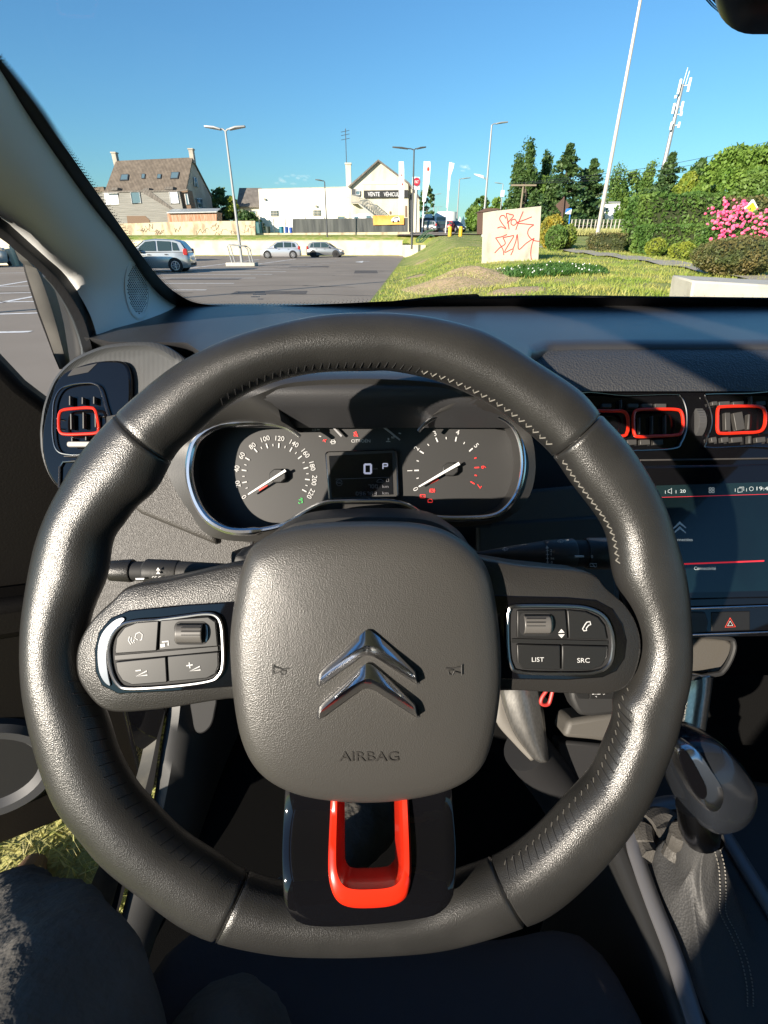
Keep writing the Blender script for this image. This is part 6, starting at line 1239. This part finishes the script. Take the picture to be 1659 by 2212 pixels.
# ---------------- car body ----------------
cbd = thing('car_shell', 'dark interior shell of the car around the driver with sill and roof', 'car body', W3(.36, 0, -1.3))
mat('headliner', (.50, .49, .47), .9); mat('dusty', (.045, .043, .038), .8, noise=(14, (.07, .066, .058), .4, .65)); mat('body_paint', (.02, .022, .025), .25, coat=.5)
mb = MB(); rr = []
for y, z in ((.20, .300), (.0, .335), (-.5, .35), (-1.2, .33), (-1.9, .22)): rr.append([W3(x, y, z - .04 * ((x - .36) / .6) ** 2) for x in [-.30, -.1, .1, .36, .6, .8, 1.02]])
mb.loft(rr, closed=False); mb.build('roof', 'headliner', cbd, solid=.03)
mb = MB(); mb.tube([W3(-.40, .50, .10), W3(-.35, .26, .21), W3(-.34, 0, .235), W3(-.345, -.5, .235), W3(-.37, -1.3, .2)], .03, 8); mb.build('roof_rail', 'rubber', cbd)
mb = MB(); mb.prism([W3(-.355, -.70, .23), W3(-.355, -.98, .23), W3(-.52, -1.0, -.25), W3(-.52, -1.0, -1.05), W3(-.52, -.68, -1.05), W3(-.52, -.71, -.25)], (.05, 0, 0)); mb.build('door_post', 'body_paint', cbd)  # unseen post, placed so that its shadow falls on the console
mb = MB(); mb.prism([W3(-.50, -1.9, -.28), W3(-.52, -1.0, -.28), W3(-.52, -1.0, -1.0), W3(-.50, -1.9, -1.0)], (.05, 0, 0)); mb.build('rear_door', 'body_paint', cbd)
mb = MB(); mb.prism([W3(1.2, .9, -.15), W3(1.2, -1.6, -.12), W3(1.22, -1.6, -1.05), W3(1.22, .9, -1.05)], (-.05, 0, 0)); mb.build('passenger_door', 'black_plastic', cbd)
mb = MB(); mb.tube([W3(1.1, .95, -.12), W3(1.03, .5, .12), W3(.98, .2, .28), W3(1.0, -.4, .27), W3(1.02, -1.5, .22)], .035, 8); mb.build('far_pillar', 'rubber', cbd)
mb = MB(); mb.quad(W3(-.42, -1.6, -1.12), W3(1.22, -1.6, -1.12), W3(1.22, .85, -1.12), W3(-.42, .85, -1.12)); mb.quad(W3(-.42, .85, -1.12), W3(1.22, .85, -1.12), W3(1.22, 1.15, -.75), W3(-.42, 1.15, -.75)); mb.quad(W3(-.42, 1.15, -.75), W3(1.22, 1.15, -.75), W3(1.22, 1.05, -.11), W3(-.42, 1.05, -.11)); mb.build('floor', 'carpet', cbd, sharp=5)
mb = MB(); mb.quad(W3(-.5, -1.6, -.1), W3(1.2, -1.6, -.1), W3(1.2, -1.6, -1.1), W3(-.5, -1.6, -1.1)); mb.build('rear_panel', 'carpet', cbd, sharp=5)
mb = MB(); rr = []
for y, z in ((1.06, -.16), (1.2, -.185), (1.5, -.24), (1.8, -.36), (1.9, -.5), (1.93, -.95)): rr.append([W3(x, y - .08 * ((x - .36) / .8) ** 2, z - .05 * ((x - .36) / .8) ** 2) for x in [-.44, -.3, 0, .36, .7, 1.0, 1.16]])
mb.loft(rr, closed=False); mb.build('bonnet', 'body_paint', cbd)
mb = MB(); mb.prism([W3(-.46, .98, -.22), W3(-.46, 1.9, -.4), W3(-.46, 1.9, -1.0), W3(-.46, .98, -1.05)], (.03, 0, 0)); mb.build('wing', 'body_paint', cbd)
# sill with its seal and trim
def L(uvx): return [PX(u, v, X) for u, v, X in uvx]
sill = [[(330, 1380, -.55), (331, 1440, -.55), (327, 1517, -.55), (311, 1610, -.55), (291, 1690, -.55), (255, 1780, -.55), (218, 1861, -.55), (175, 1962, -.55), (120, 2100, -.55)],
        [(352, 1380, -.52), (355, 1440, -.52), (352, 1517, -.52), (337, 1610, -.52), (318, 1695, -.52), (290, 1790, -.52), (262, 1890, -.52), (238, 1975, -.52), (200, 2100, -.52)],
        [(362, 1380, -.49), (365, 1440, -.49), (364, 1517, -.49), (350, 1610, -.49), (330, 1735, -.49), (300, 1830, -.49), (275, 1930, -.49), (250, 2020, -.49), (215, 2130, -.49)],
        [(385, 1380, -.46), (390, 1440, -.46), (390, 1515, -.46), (378, 1610, -.46), (352, 1752, -.46), (325, 1850, -.46), (300, 1950, -.46), (275, 2040, -.46), (240, 2150, -.46)],
        [(425, 1380, -.43), (430, 1440, -.43), (432, 1515, -.43), (415, 1620, -.43), (390, 1760, -.43), (360, 1870, -.43), (335, 1980, -.43), (310, 2070, -.43), (280, 2180, -.43)],
        [(480, 1380, -.40), (485, 1440, -.40), (480, 1520, -.40), (462, 1650, -.40), (430, 1790, -.40), (400, 1900, -.40), (375, 2010, -.40), (350, 2100, -.40), (320, 2200, -.40)]]
SL = [crom(L(r), 4, False) for r in sill]
mb = MB(); mb.loft([SL[0], SL[1]], closed=False); mb.build('outer_sill', mat('sill_paint', (.05, .05, .045), .5, noise=(20, (.09, .085, .07), .4, .6)), cbd)
mb = MB(); mb.loft([[p + Vector((0, 0, .004)) for p in SL[1]], [p + Vector((0, 0, .018)) for p in SL[2]]], closed=False); mb.build('sill_seal', 'rubber', cbd)
mat('sill_plastic', (.035, .035, .034), .5, bump=('noise', 600, .2, .0006))
mb = MB(); mb.loft([SL[2], SL[3], SL[4], SL[5], [p + Vector((.03, 0, -.2)) for p in SL[5]]], closed=False); mb.build('sill_trim', 'sill_plastic', cbd, sharp=50)
slabA('trim_recess', 'matt_black', z6([(1135, 60), (1280, 60), (1278, 160), (1255, 240), (1205, 285), (1160, 275), (1140, 200)]), 1.10, .02, cbd, smooth=4, bevel=.004)
# strips beyond the pillar
mb = MB(); a = bl([(180, 215), (215, 290), (262, 400), (300, 440), (330, 455), (350, 560), (420, 800), (510, 1080), (620, 1370), (720, 1640), (800, 1830)]); b = bl([(330, 280), (400, 380), (470, 450), (540, 530), (600, 590), (680, 690), (740, 800), (810, 1000), (860, 1250), (900, 1500), (940, 1750)])
mb.loft([[PX(*p, -.56) for p in a], [PX((p[0] + q[0]) / 2, (p[1] + q[1]) / 2, -.545) for p, q in zip(a, b)], [PX(*q, -.56) for q in b]], closed=False); mb.build('outer_pillar', 'dusty', cbd, sharp=20, solid=.004)
mb = MB(); mb.tube([PX(*p, -.565) for p in a[4:]], .0035, 6); mb.build('pillar_edge', 'rubber', cbd)
mb = MB(); a = bl([(560, 560), (680, 690), (720, 770), (790, 1000), (850, 1250), (920, 1700), (930, 1800)]); b = bl([(640, 640), (760, 800), (850, 950), (930, 1120), (1010, 1300), (1090, 1570), (1120, 1800)]); mb.loft([[PX(*p, -.50) for p in a], [PX(*p, -.47) for p in b]], closed=False); mb.build('hinge_gap', 'matt_black', cbd, solid=.003)
mb = MB(); mb.tube([PX(*p, -.435) for p in bl([(600, 600), (700, 710), (800, 850), (900, 1020), (980, 1190), (1050, 1380), (1100, 1560), (1110, 1700)])], .0045, 8); mb.build('aperture_edge', mat('edge_grey', (.04, .045, .05), .4), cbd)
# ---------------- open door ----------------
Hd = W3(-.47, .76, 0); dv = Vector((-.90, -.44, 0)).normalized(); dn_ = Vector((-dv.y, dv.x, 0)); dn_ = dn_ if dn_.y > 0 else -dn_
def D(s_, z, o=0): return Hd + dv * s_ + dn_ * o + Vector((0, 0, z))
cd = thing('open_driver_side', 'open driver door with dark inner panel and grey speaker ring', 'car door', D(0, -1.12))
out_ = [(.0, -.36), (.03, -.24), (.07, -.185), (.10, -.12), (.3, -.08), (1.05, -.05), (1.08, -.5), (1.05, -1.06), (1.0, -1.17), (.06, -1.17), (.0, -1.1)]
mb = MB(); mb.prism([D(s_, min(z, -.26 + .1 * min(1, s_)), .05) for s_, z in out_], dn_ * .09); mb.build('outer_skin', 'body_paint', cd, bevel=.01)
mb = MB(); mb.prism([D(s_ * .98 + .01, z * .985 - .004, 0) for s_, z in out_], dn_ * .055); mb.build('door_card', mat('door_card', (.006, .005, .0042), .6, spec=.12, bump=('noise', 300, .3, .001)), cd, bevel=.015, seg=3)
c_ = D(.361, -.918, 0)
rgs = []
for r, o in ((.135, .004), (.130, -.012), (.118, -.022), (.100, -.020), (.088, -.006), (.080, .0), (.01, .0)): rgs.append([c_ + dv * (r * math.cos(a)) + Vector((0, 0, r * math.sin(a))) + dn_ * o for a in [i * math.pi / 20 for i in range(40)]])
mb = MB(); mb.loft(rgs[:5], cap=False); mb.build('speaker_ring', mat('ring_grey', (.045, .046, .05), .6), cd); mb = MB(); mb.loft(rgs[4:]); mb.build('speaker_mesh', 'matt_black', cd)
mb = MB(); mb.prism([D(.15, -.52, -.06), D(.85, -.42, -.06), D(.85, -.50, -.06), D(.15, -.60, -.06)], dn_ * .07); mb.build('armrest', 'door_card', cd, bevel=.02, seg=3)
mb = MB(); mb.prism([D(.02, -.80, -.01), D(.10, -.80, -.01), D(.13, -1.16, -.01), D(.02, -1.16, -.01)], dn_ * .07); mb.build('hinge_cover', 'piano', cd, bevel=.01)
mb = MB(); mb.tube([D(.30, -.09, .05), D(.50, .18, .05), D(.62, .235, .05), D(.95, .235, .05), D(1.04, -.05, .05)], .018, 8); mb.build('window_frame', 'rubber', cd)
glass('door_glass', (.85, .9, .87), .8); mb = MB(); mb.quad(D(.30, -.09, .05), D(.50, .18, .05), D(.62, .235, .05), D(.95, .235, .05), D(1.04, -.05, .05)); mb.build('window_glass', 'door_glass', cd, sharp=0)
mb = MB(); mb.ball(D(.16, -.36, .22), (.085, .06, .075), 16, 10); mb.build('wing_mirror', 'body_paint', cd)
# ---------------- centre console ----------------
cc = thing('centre_console', 'dark centre console with silver struts and storage tray', 'centre console', W3(.36, .3, -.7))
def blade(name, m, Lp, Rp, d, bul, back=.01):
    Lp = sm(Lp, 5, False); Rp = sm(Rp, 5, False); mb = MB(); rows = []
    for a, b in zip(Lp, Rp):
        rows.append([A(*mix(a, b, k / 8), d) - FW * (bul * math.sin(math.pi * k / 8)) for k in range(9)] )
    mb.loft(rows, closed=False); return mb.build(name, m, cc, sharp=60, solid=.006)
mat('strut', (.34, .335, .32), .30, .9, noise=(40, (.42, .41, .39), .4, .6, (12, 12, .6)))
blade('silver_strut', 'strut', z7([(60, -60), (98, 10), (130, 130), (190, 270), (290, 405)]), z7([(310, -60), (325, 15), (345, 150), (360, 300), (372, 432)]), .60, .010)
blade('strut_edge', mat('strut_edge', (.16, .15, .135), .5), z7([(30, 40), (85, 60), (80, 200), (190, 330), (285, 425)]), z7([(80, -20), (104, 20), (132, 140), (190, 275), (300, 408)]), .603, .002)
blade('silver_strut', 'strut', z7([(1180, -80), (1185, 0), (1165, 130), (1155, 235), (1205, 318)]), z7([(1330, -80), (1318, 0), (1300, 130), (1280, 260), (1262, 315)]), .585, .012)
slabA('strut_edge', 'strut_edge', z7([(1155, 235), (1205, 318), (1130, 400), (1098, 400)]), .59, .01, cc)
P_ = crom([A(u, v, d) for (u, v), d in zip(z7([(250, 360), (360, 500), (460, 650), (600, 900), (760, 1250), (900, 1600)]), (.62, .64, .65, .65, .62, .58))], 6, False); mb = MB(); mb.tube(P_, [.030 + .004 * math.sin(3 * i / len(P_)) - .008 * i / len(P_) for i in range(len(P_))], 24); mb.build('side_bolster', 'matt_black', cc, sharp=80)
# tunnel top
tun = z7([(600, 560), (1000, 480), (1300, 500), (1800, 560), (2200, 1000), (2200, 2300), (1240, 2300), (1080, 1800), (900, 1300), (760, 950)])
mb = MB(); P_ = [PZ(u, v, .70) for u, v in tun]; mb.prism(P_, (0, 0, -.5)); mb.build('tunnel', 'black_plastic', cc, bevel=.012, seg=3)
def CZ(pts, z=.715): return [PZ(u, v, z) for u, v in pts]
mb = MB(); mb.tube(CZ(sm(z7([(1265, 2050), (1195, 1830), (1110, 1560), (1000, 1280), (920, 1060), (880, 920), (905, 800), (970, 720), (1080, 682), (1200, 690), (1330, 760), (1430, 900), (1560, 1110), (1700, 1330), (1850, 1600)]), 5, False)), .0085, 10, flat=.6, ref=(0, 0, 1)); mb.build('shift_surround', mat('surround', (.17, .17, .18), .35, .3), cc)
slabA('shelf', mat('shelf_tex', (.075, .07, .062), .6, bump=('noise', 500, .2, .0006)), z7([(500, 205), (780, 160), (1000, 150), (1000, 260), (740, 335), (640, 320), (470, 305)]), .60, .04, cc, bevel=.006, seg=3)
slabA('tray', 'matt_black', z7([(430, 320), (700, 345), (1100, 300), (1250, 420), (1210, 600), (980, 605), (700, 560), (520, 600), (430, 420)]), .64, .02, cc, bevel=.004)
slabA('back_wall', 'carpet', z7([(-100, -60), (1700, -60), (1700, 600), (300, 600), (-100, 250)]), .70, .02, cc)
sp_ = slabA('mode_panel', 'black_plastic', z7([(500, -30), (800, -30), (800, 170), (640, 184), (570, 178), (540, 140), (515, 80)]), .575, .03, cc, bevel=.005, seg=3)
b_ = slabA('mode_button', 'button', z7([(528, -30), (618, -30), (620, 78), (560, 76), (538, 40)]), .5735, .002, sp_, bevel=.0006); b2_ = slabA('mode_button', 'button', z7([(624, -30), (790, -30), (790, 78), (626, 78)]), .5735, .002, sp_, bevel=.0006)
mb = MB()
for s_, p, h_ in (('S', (577, 33), 5.5), ('M', (660, 48), 4), ('D', (706, 48), 4), ('N', (710, 28), 4)): txt(None, s_, z7([p])[0], .5733, hpx=h_, mb=mb)
for s_ in ([(637, 50), (650, 50)], [(668, 50), (684, 50), (684, 30), (698, 30)], [(658, 62), (664, 66)]): stroke(mb, z7(s_), 1.4, .5733)
mb.build('print', 'white_print', sp_, sharp=0)
st_ = MB(); st_.tube([A(u, v, .57) for u, v in sm(z7([(392, -10), (375, 25), (345, 70), (340, 100), (358, 112), (385, 105), (400, 60), (408, 20), (405, -10)]), 5)], .0022, 8, closed=True); tag(st_.build('key_strap', mat('strap_red', (.38, .03, .025), .5)), 'small red loop strap hanging beside the silver strut', 'strap')
# gear lever
gl = thing('gear_lever', 'automatic gear lever with chrome faced black knob and leather boot', 'gear lever', PZ(*z7([(1300, 1150)])[0], .70))
DG = .445
ko = z7([(1142, 400), (1165, 350), (1215, 318), (1300, 308), (1380, 325), (1450, 380), (1530, 480), (1585, 580), (1582, 690), (1545, 775), (1480, 840), (1400, 870), (1320, 860), (1265, 800), (1230, 700), (1185, 580), (1150, 480)])
P_ = sm(ko, 5); cu, cv = z7([(1390, 600)])[0]; C_ = A(cu, cv, DG); mb = MB(); mb.loft([[C_ + (A(u, v, DG) - C_) * s_ + FW * dz for u, v in P_] for s_, dz in ((.55, .060), (.85, .055), (.97, .040), (1.0, .022), (.98, .006), (.92, -.004), (.78, -.011), (.5, -.015), (.1, -.016))]); mb.build('knob', mat('knob_black', (.014, .016, .02), .22, coat=.4), gl, sharp=80)
kf = z7([(1140, 405), (1148, 370), (1175, 352), (1215, 348), (1260, 380), (1320, 470), (1385, 570), (1408, 640), (1400, 700), (1370, 742), (1325, 740), (1270, 690), (1215, 600), (1160, 490)])
P_ = sm(kf, 5); cu, cv = z7([(1265, 540)])[0]; C_ = A(cu, cv, DG - .014); mb = MB(); mb.loft([[C_ + (A(u, v, DG - .014) - C_) * s_ + FW * dz for u, v in P_] for s_, dz in ((1.0, .014), (1.0, .004), (.96, .0), (.85, -.003), (.6, -.003), (.1, -.003))]); mb.build('chrome_face', mat('lever_chrome', (.75, .75, .77), .25, 1.0), gl, sharp=60)
slabA('black_inlay', 'piano', z7([(1142, 410), (1152, 380), (1175, 370), (1215, 420), (1260, 500), (1300, 580), (1308, 630), (1295, 658), (1270, 660), (1230, 620), (1180, 520)]), DG - .0185, .002, gl, smooth=4, bevel=.001)
mb = MB(); mb.tube([A(*z7([(1230, 690)])[0], DG + .02), A(*z7([(1245, 760)])[0], DG + .022), A(*z7([(1260, 830)])[0], DG + .026), A(*z7([(1270, 880)])[0], DG + .03)], [.016, .0165, .018, .016], 20); mb.build('collar', 'darkchrome', gl)
top_c = A(*z7([(1290, 850)])[0], DG + .035); bring = [PZ(u, v, .712) for u, v in sm(z7([(930, 960), (1000, 860), (1200, 830), (1400, 900), (1560, 1150), (1760, 1500), (1800, 1750), (1600, 2000), (1400, 2050), (1290, 1900), (1180, 1620), (1040, 1280)]), 5)]
mb = MB(); rings = []; nb = len(bring)
for k in range(14):
    t = k / 13; rg = []
    for j, p in enumerate(bring):
        a = 2 * math.pi * j / nb; tp = top_c + (p - sum(bring, Vector()) / nb).normalized() * .017
        e = t ** 1.7; q = tp.lerp(p, e); q.z = tp.z + (p.z - tp.z) * (1 - (1 - t) ** 1.8); q += Vector((math.cos(a), math.sin(a), 0)) * (.0045 * math.sin(9 * t + 2 * math.sin(3 * a)) * math.sin(math.pi * t)); rg.append(q)
    rings.append(rg)
mb.loft(rings, cap=False); bt = mb.build('boot', mat('boot_leather', (.04, .04, .04), .6, bump=('voronoi', 500, .4, .001)), gl, sharp=90)
bvb = BVHTree.FromPolygons([tuple(p) for p in mb.v], mb.f)
def hitb(u, v, off=.001):
    r = ray(u, v).normalized(); h = bvb.ray_cast(EYE, r); return (h[0] if h[0] is not None else PZ(u, v, .715)) - r * off
mb = MB()
for o_ in (0, 34):
    P_ = sm(z7([(1332 + o_, 905), (1372 + o_, 1050), (1382 + o_, 1200), (1382 + o_, 1320), (1440 + o_, 1440), (1500 + o_, 1580), (1535 + o_, 1740), (1540 + o_, 1870)]), 14, False)
    for i in range(0, len(P_) - 1, 2): mb.tube([hitb(*P_[i]), hitb(*P_[i + 1])], .0006, 5)
mb.build('boot_stitching', 'thread', bt)
mb = MB()
for path, r in (([(930, 830), (935, 900), (960, 970), (990, 1020)], .012), ([(960, 820), (1010, 790), (1060, 790), (1110, 820), (1100, 860), (1010, 880)], .015), ([(1150, 800), (1140, 870), (1115, 940), (1090, 1000)], .009)):
    mb.tube([hitb(*p, .0) for p in sm(z7(path), 4, False)], r, 10)
mb.build('boot_fold', mat('fold', (.06, .056, .05), .6, bump=('voronoi', 500, .4, .001)), bt)  # paler and warmer than the boot: sunlight on the folds put into colour
# ---------------- seat ----------------
st = thing('driver_seat', 'dark cloth driver seat cushion with bolsters below the wheel', 'seat', W3(0, -.1, -1.1))
def seatsec(y, zt_, w_):
    o = []
    for x, z in ((-1, -.16), (-1.04, -.05), (-1.0, .015), (-.86, .035), (-.70, .012), (-.55, 0), (0, -.004), (.55, 0), (.70, .012), (.86, .035), (1.0, .015), (1.04, -.05), (1, -.16)): o.append(W3(x * w_, y, zt_ + z))
    return o
mb = MB(); mb.loft([seatsec(.245, -.72, .19), seatsec(.24, -.66, .21), seatsec(.215, -.628, .222), seatsec(.17, -.612, .232), seatsec(.08, -.612, .245), seatsec(-.1, -.62, .26), seatsec(-.35, -.64, .26), seatsec(-.5, -.64, .26)], closed=False); mb.build('cushion', 'seat_cloth', st, sharp=80, sub=1)
mb = MB(); mb.prism([W3(-.26, .24, -.7), W3(.22, .24, -.7), W3(.25, -.5, -.7), W3(-.27, -.5, -.7)], (0, 0, -.25)); mb.build('base', 'matt_black', st, bevel=.02)
mb = MB(); rr = []
for z, y in ((-.62, -.52), (-.4, -.58), (-.1, -.66), (.05, -.70)): rr.append([W3(x, y + .05 * (abs(x) > .18) + (0 if k < 7 else -.1), z) for k, x in enumerate([-.25, -.2, -.12, 0, .12, .2, .25, .25, .2, .12, 0, -.12, -.2, -.25])])
mb.loft(rr); mb.build('backrest', 'seat_cloth', st, bevel=.02)
mb = MB()
for s_ in (-1, 1): mb.tube([W3(s_ * .125, .232, -.66), W3(s_ * .130, .20, -.622), W3(s_ * .142, .1, -.6105), W3(s_ * .15, -.1, -.618)], .0018, 6)
mb.build('seams', 'matt_black', st)
# ---------------- pedals ----------------
for (u, v, w_, h_, lab, nm) in ((700, 1560, 70, 60, 'wide brake pedal in the dark footwell', 'brake_pedal'), (930, 1590, 35, 90, 'slim accelerator pedal in the dark footwell', 'accelerator_pedal')):
    tag(slabA(nm, 'rubber', rrect(u, v, w_, h_, 8), .88, .015, None, bevel=.003), lab, 'pedal')
# ---------------- the person ----------------
def skin(name, V, E, R, m, par, root=0, sub=2):
    me = bpy.data.meshes.new(name); org = ORG[par.name]; me.from_pydata([tuple(W3(*v) - org) for v in V], E, []); me.materials.append(MATS[m]); o = bpy.data.objects.new(name, me); COL.objects.link(o); o.parent = par; ORG[o.name] = org
    md = o.modifiers.new('skin', 'SKIN'); md.use_smooth_shade = True; 
    for i, r in enumerate(R): me.skin_vertices[0].data[i].radius = r if hasattr(r, '__len__') else (r, r); me.skin_vertices[0].data[i].use_root = (i == root)
    s_ = o.modifiers.new('sub', 'SUBSURF'); s_.levels = sub; s_.render_levels = sub + 1
    return o
pe = thing('person', 'seated person in dark trousers, one leg out of the open door', 'person', W3(-.02, -.36, -.6))
mat('trousers', (.095, .088, .076), .85, noise=(9, (.13, .12, .105), .4, .6), bump=('noise', 45, .8, .008)); mat('jacket', (.012, .013, .016), .85, bump=('noise', 60, .6, .006)); mat('skin', (.42, .24, .17), .5); mat('brown_suede', (.16, .085, .045), .85, bump=('noise', 300, .4, .002))
V = [(-.02, -.40, -.50), (-.10, -.32, -.52), (-.19, -.06, -.515), (-.255, .145, -.525), (-.45, .27, -.72), (-.70, .40, -1.02), (.06, -.32, -.53), (.0, -.06, -.575), (-.15, .115, -.61), (-.10, .36, -.84), (.04, .62, -.98), (-.02, -.44, -.36)]
Eg = [(0, 1), (1, 2), (2, 3), (3, 4), (4, 5), (0, 6), (6, 7), (7, 8), (8, 9), (9, 10), (0, 11)]
R = [(.15, .12), (.105, .1), (.095, .09), (.078, .075), (.062, .06), (.05, .05), (.105, .1), (.09, .085), (.07, .065), (.055, .055), (.045, .045), (.16, .12)]
tro = skin('trousers', V, Eg, R, 'trousers', pe)
tx = bpy.data.textures.new('folds', 'CLOUDS'); tx.noise_scale = .045; tx.noise_depth = 4
dm = tro.modifiers.new('folds', 'DISPLACE'); dm.texture = tx; dm.strength = .012; dm.mid_level = .5; dm.texture_coords = 'LOCAL'
tx2 = bpy.data.textures.new('big_folds', 'CLOUDS'); tx2.noise_scale = .11; tx2.noise_depth = 1
dm = tro.modifiers.new('big_folds', 'DISPLACE'); dm.texture = tx2; dm.strength = .035; dm.mid_level = .5; dm.texture_coords = 'LOCAL'
V = [(-.02, -.44, -.38), (0, -.46, -.2), (0, -.47, -.02), (0, -.46, .06), (0, -.40, .15), (0, -.40, .25), (-.17, -.46, -.03), (-.21, -.50, -.26), (-.22, -.44, -.50), (.17, -.46, -.03), (.26, -.50, -.26), (.24, -.44, -.50)]
Eg = [(0, 1), (1, 2), (2, 3), (3, 4), (4, 5), (2, 6), (6, 7), (7, 8), (2, 9), (9, 10), (10, 11)]
R = [(.15, .11), (.15, .11), (.14, .1), (.06, .06), (.08, .095), (.05, .06), (.06, .06), (.045, .045), (.028, .028), (.06, .06), (.045, .045), (.028, .028)]
skin('jacket', V, Eg, R, 'jacket', pe)
mb = MB(); mb.ball(W3(0, -.41, .19), (.078, .095, .115), 20, 14); mb.ball(W3(0, -.31, .18), (.014, .02, .02), 8, 6); mb.ball(W3(-.08, -.41, .18), (.012, .02, .03), 8, 6); mb.ball(W3(.08, -.41, .18), (.012, .02, .03), 8, 6); mb.build('head', 'skin', pe)
mb = MB(); mb.ball(W3(0, -.43, .225), (.085, .095, .095), 20, 14); mb.build('hair', mat('hair_dark', (.02, .014, .01), .6), pe)
for sx in (-1, 1):
    Vh = [(sx * .24, -.43, -.52)]; Eh = []; Rh = [.024]
    for k in range(4): 
        b = len(Vh); x = sx * (.082 - .0) + (k - 1.5) * .0; Vh += [(sx * (.21 + .018 * k), -.38, -.565), (sx * (.205 + .019 * k), -.345, -.575), (sx * (.205 + .018 * k), -.32, -.585)]; Eh += [(0, b), (b, b + 1), (b + 1, b + 2)]; Rh += [.009, .0085, .0075]
    b = len(Vh); Vh += [(sx * .205, -.41, -.55), (sx * .19, -.38, -.56)]; Eh += [(0, b), (b, b + 1)]; Rh += [.011, .009]
    skin('hand', Vh, Eh, Rh, 'skin', pe)
mb = MB(); mb.tube([W3(-.66, .36, -.98), W3(-.74, .42, -1.12), W3(-.76, .44, -1.22)], [.06, .05, .05], 14); mb.tube([W3(-.72, .38, -1.24), W3(-.77, .46, -1.235), W3(-.80, .54, -1.25), W3(-.815, .60, -1.265)], [.045, .05, .045, .025], 14); mb.build('boot', 'brown_suede', pe)
mb = MB(); mb.tube([W3(.03, .60, -1.0), W3(.05, .62, -1.06), W3(.06, .72, -1.06), W3(.065, .80, -1.03)], [.045, .05, .045, .03], 14); mb.build('shoe', 'matt_black', pe)
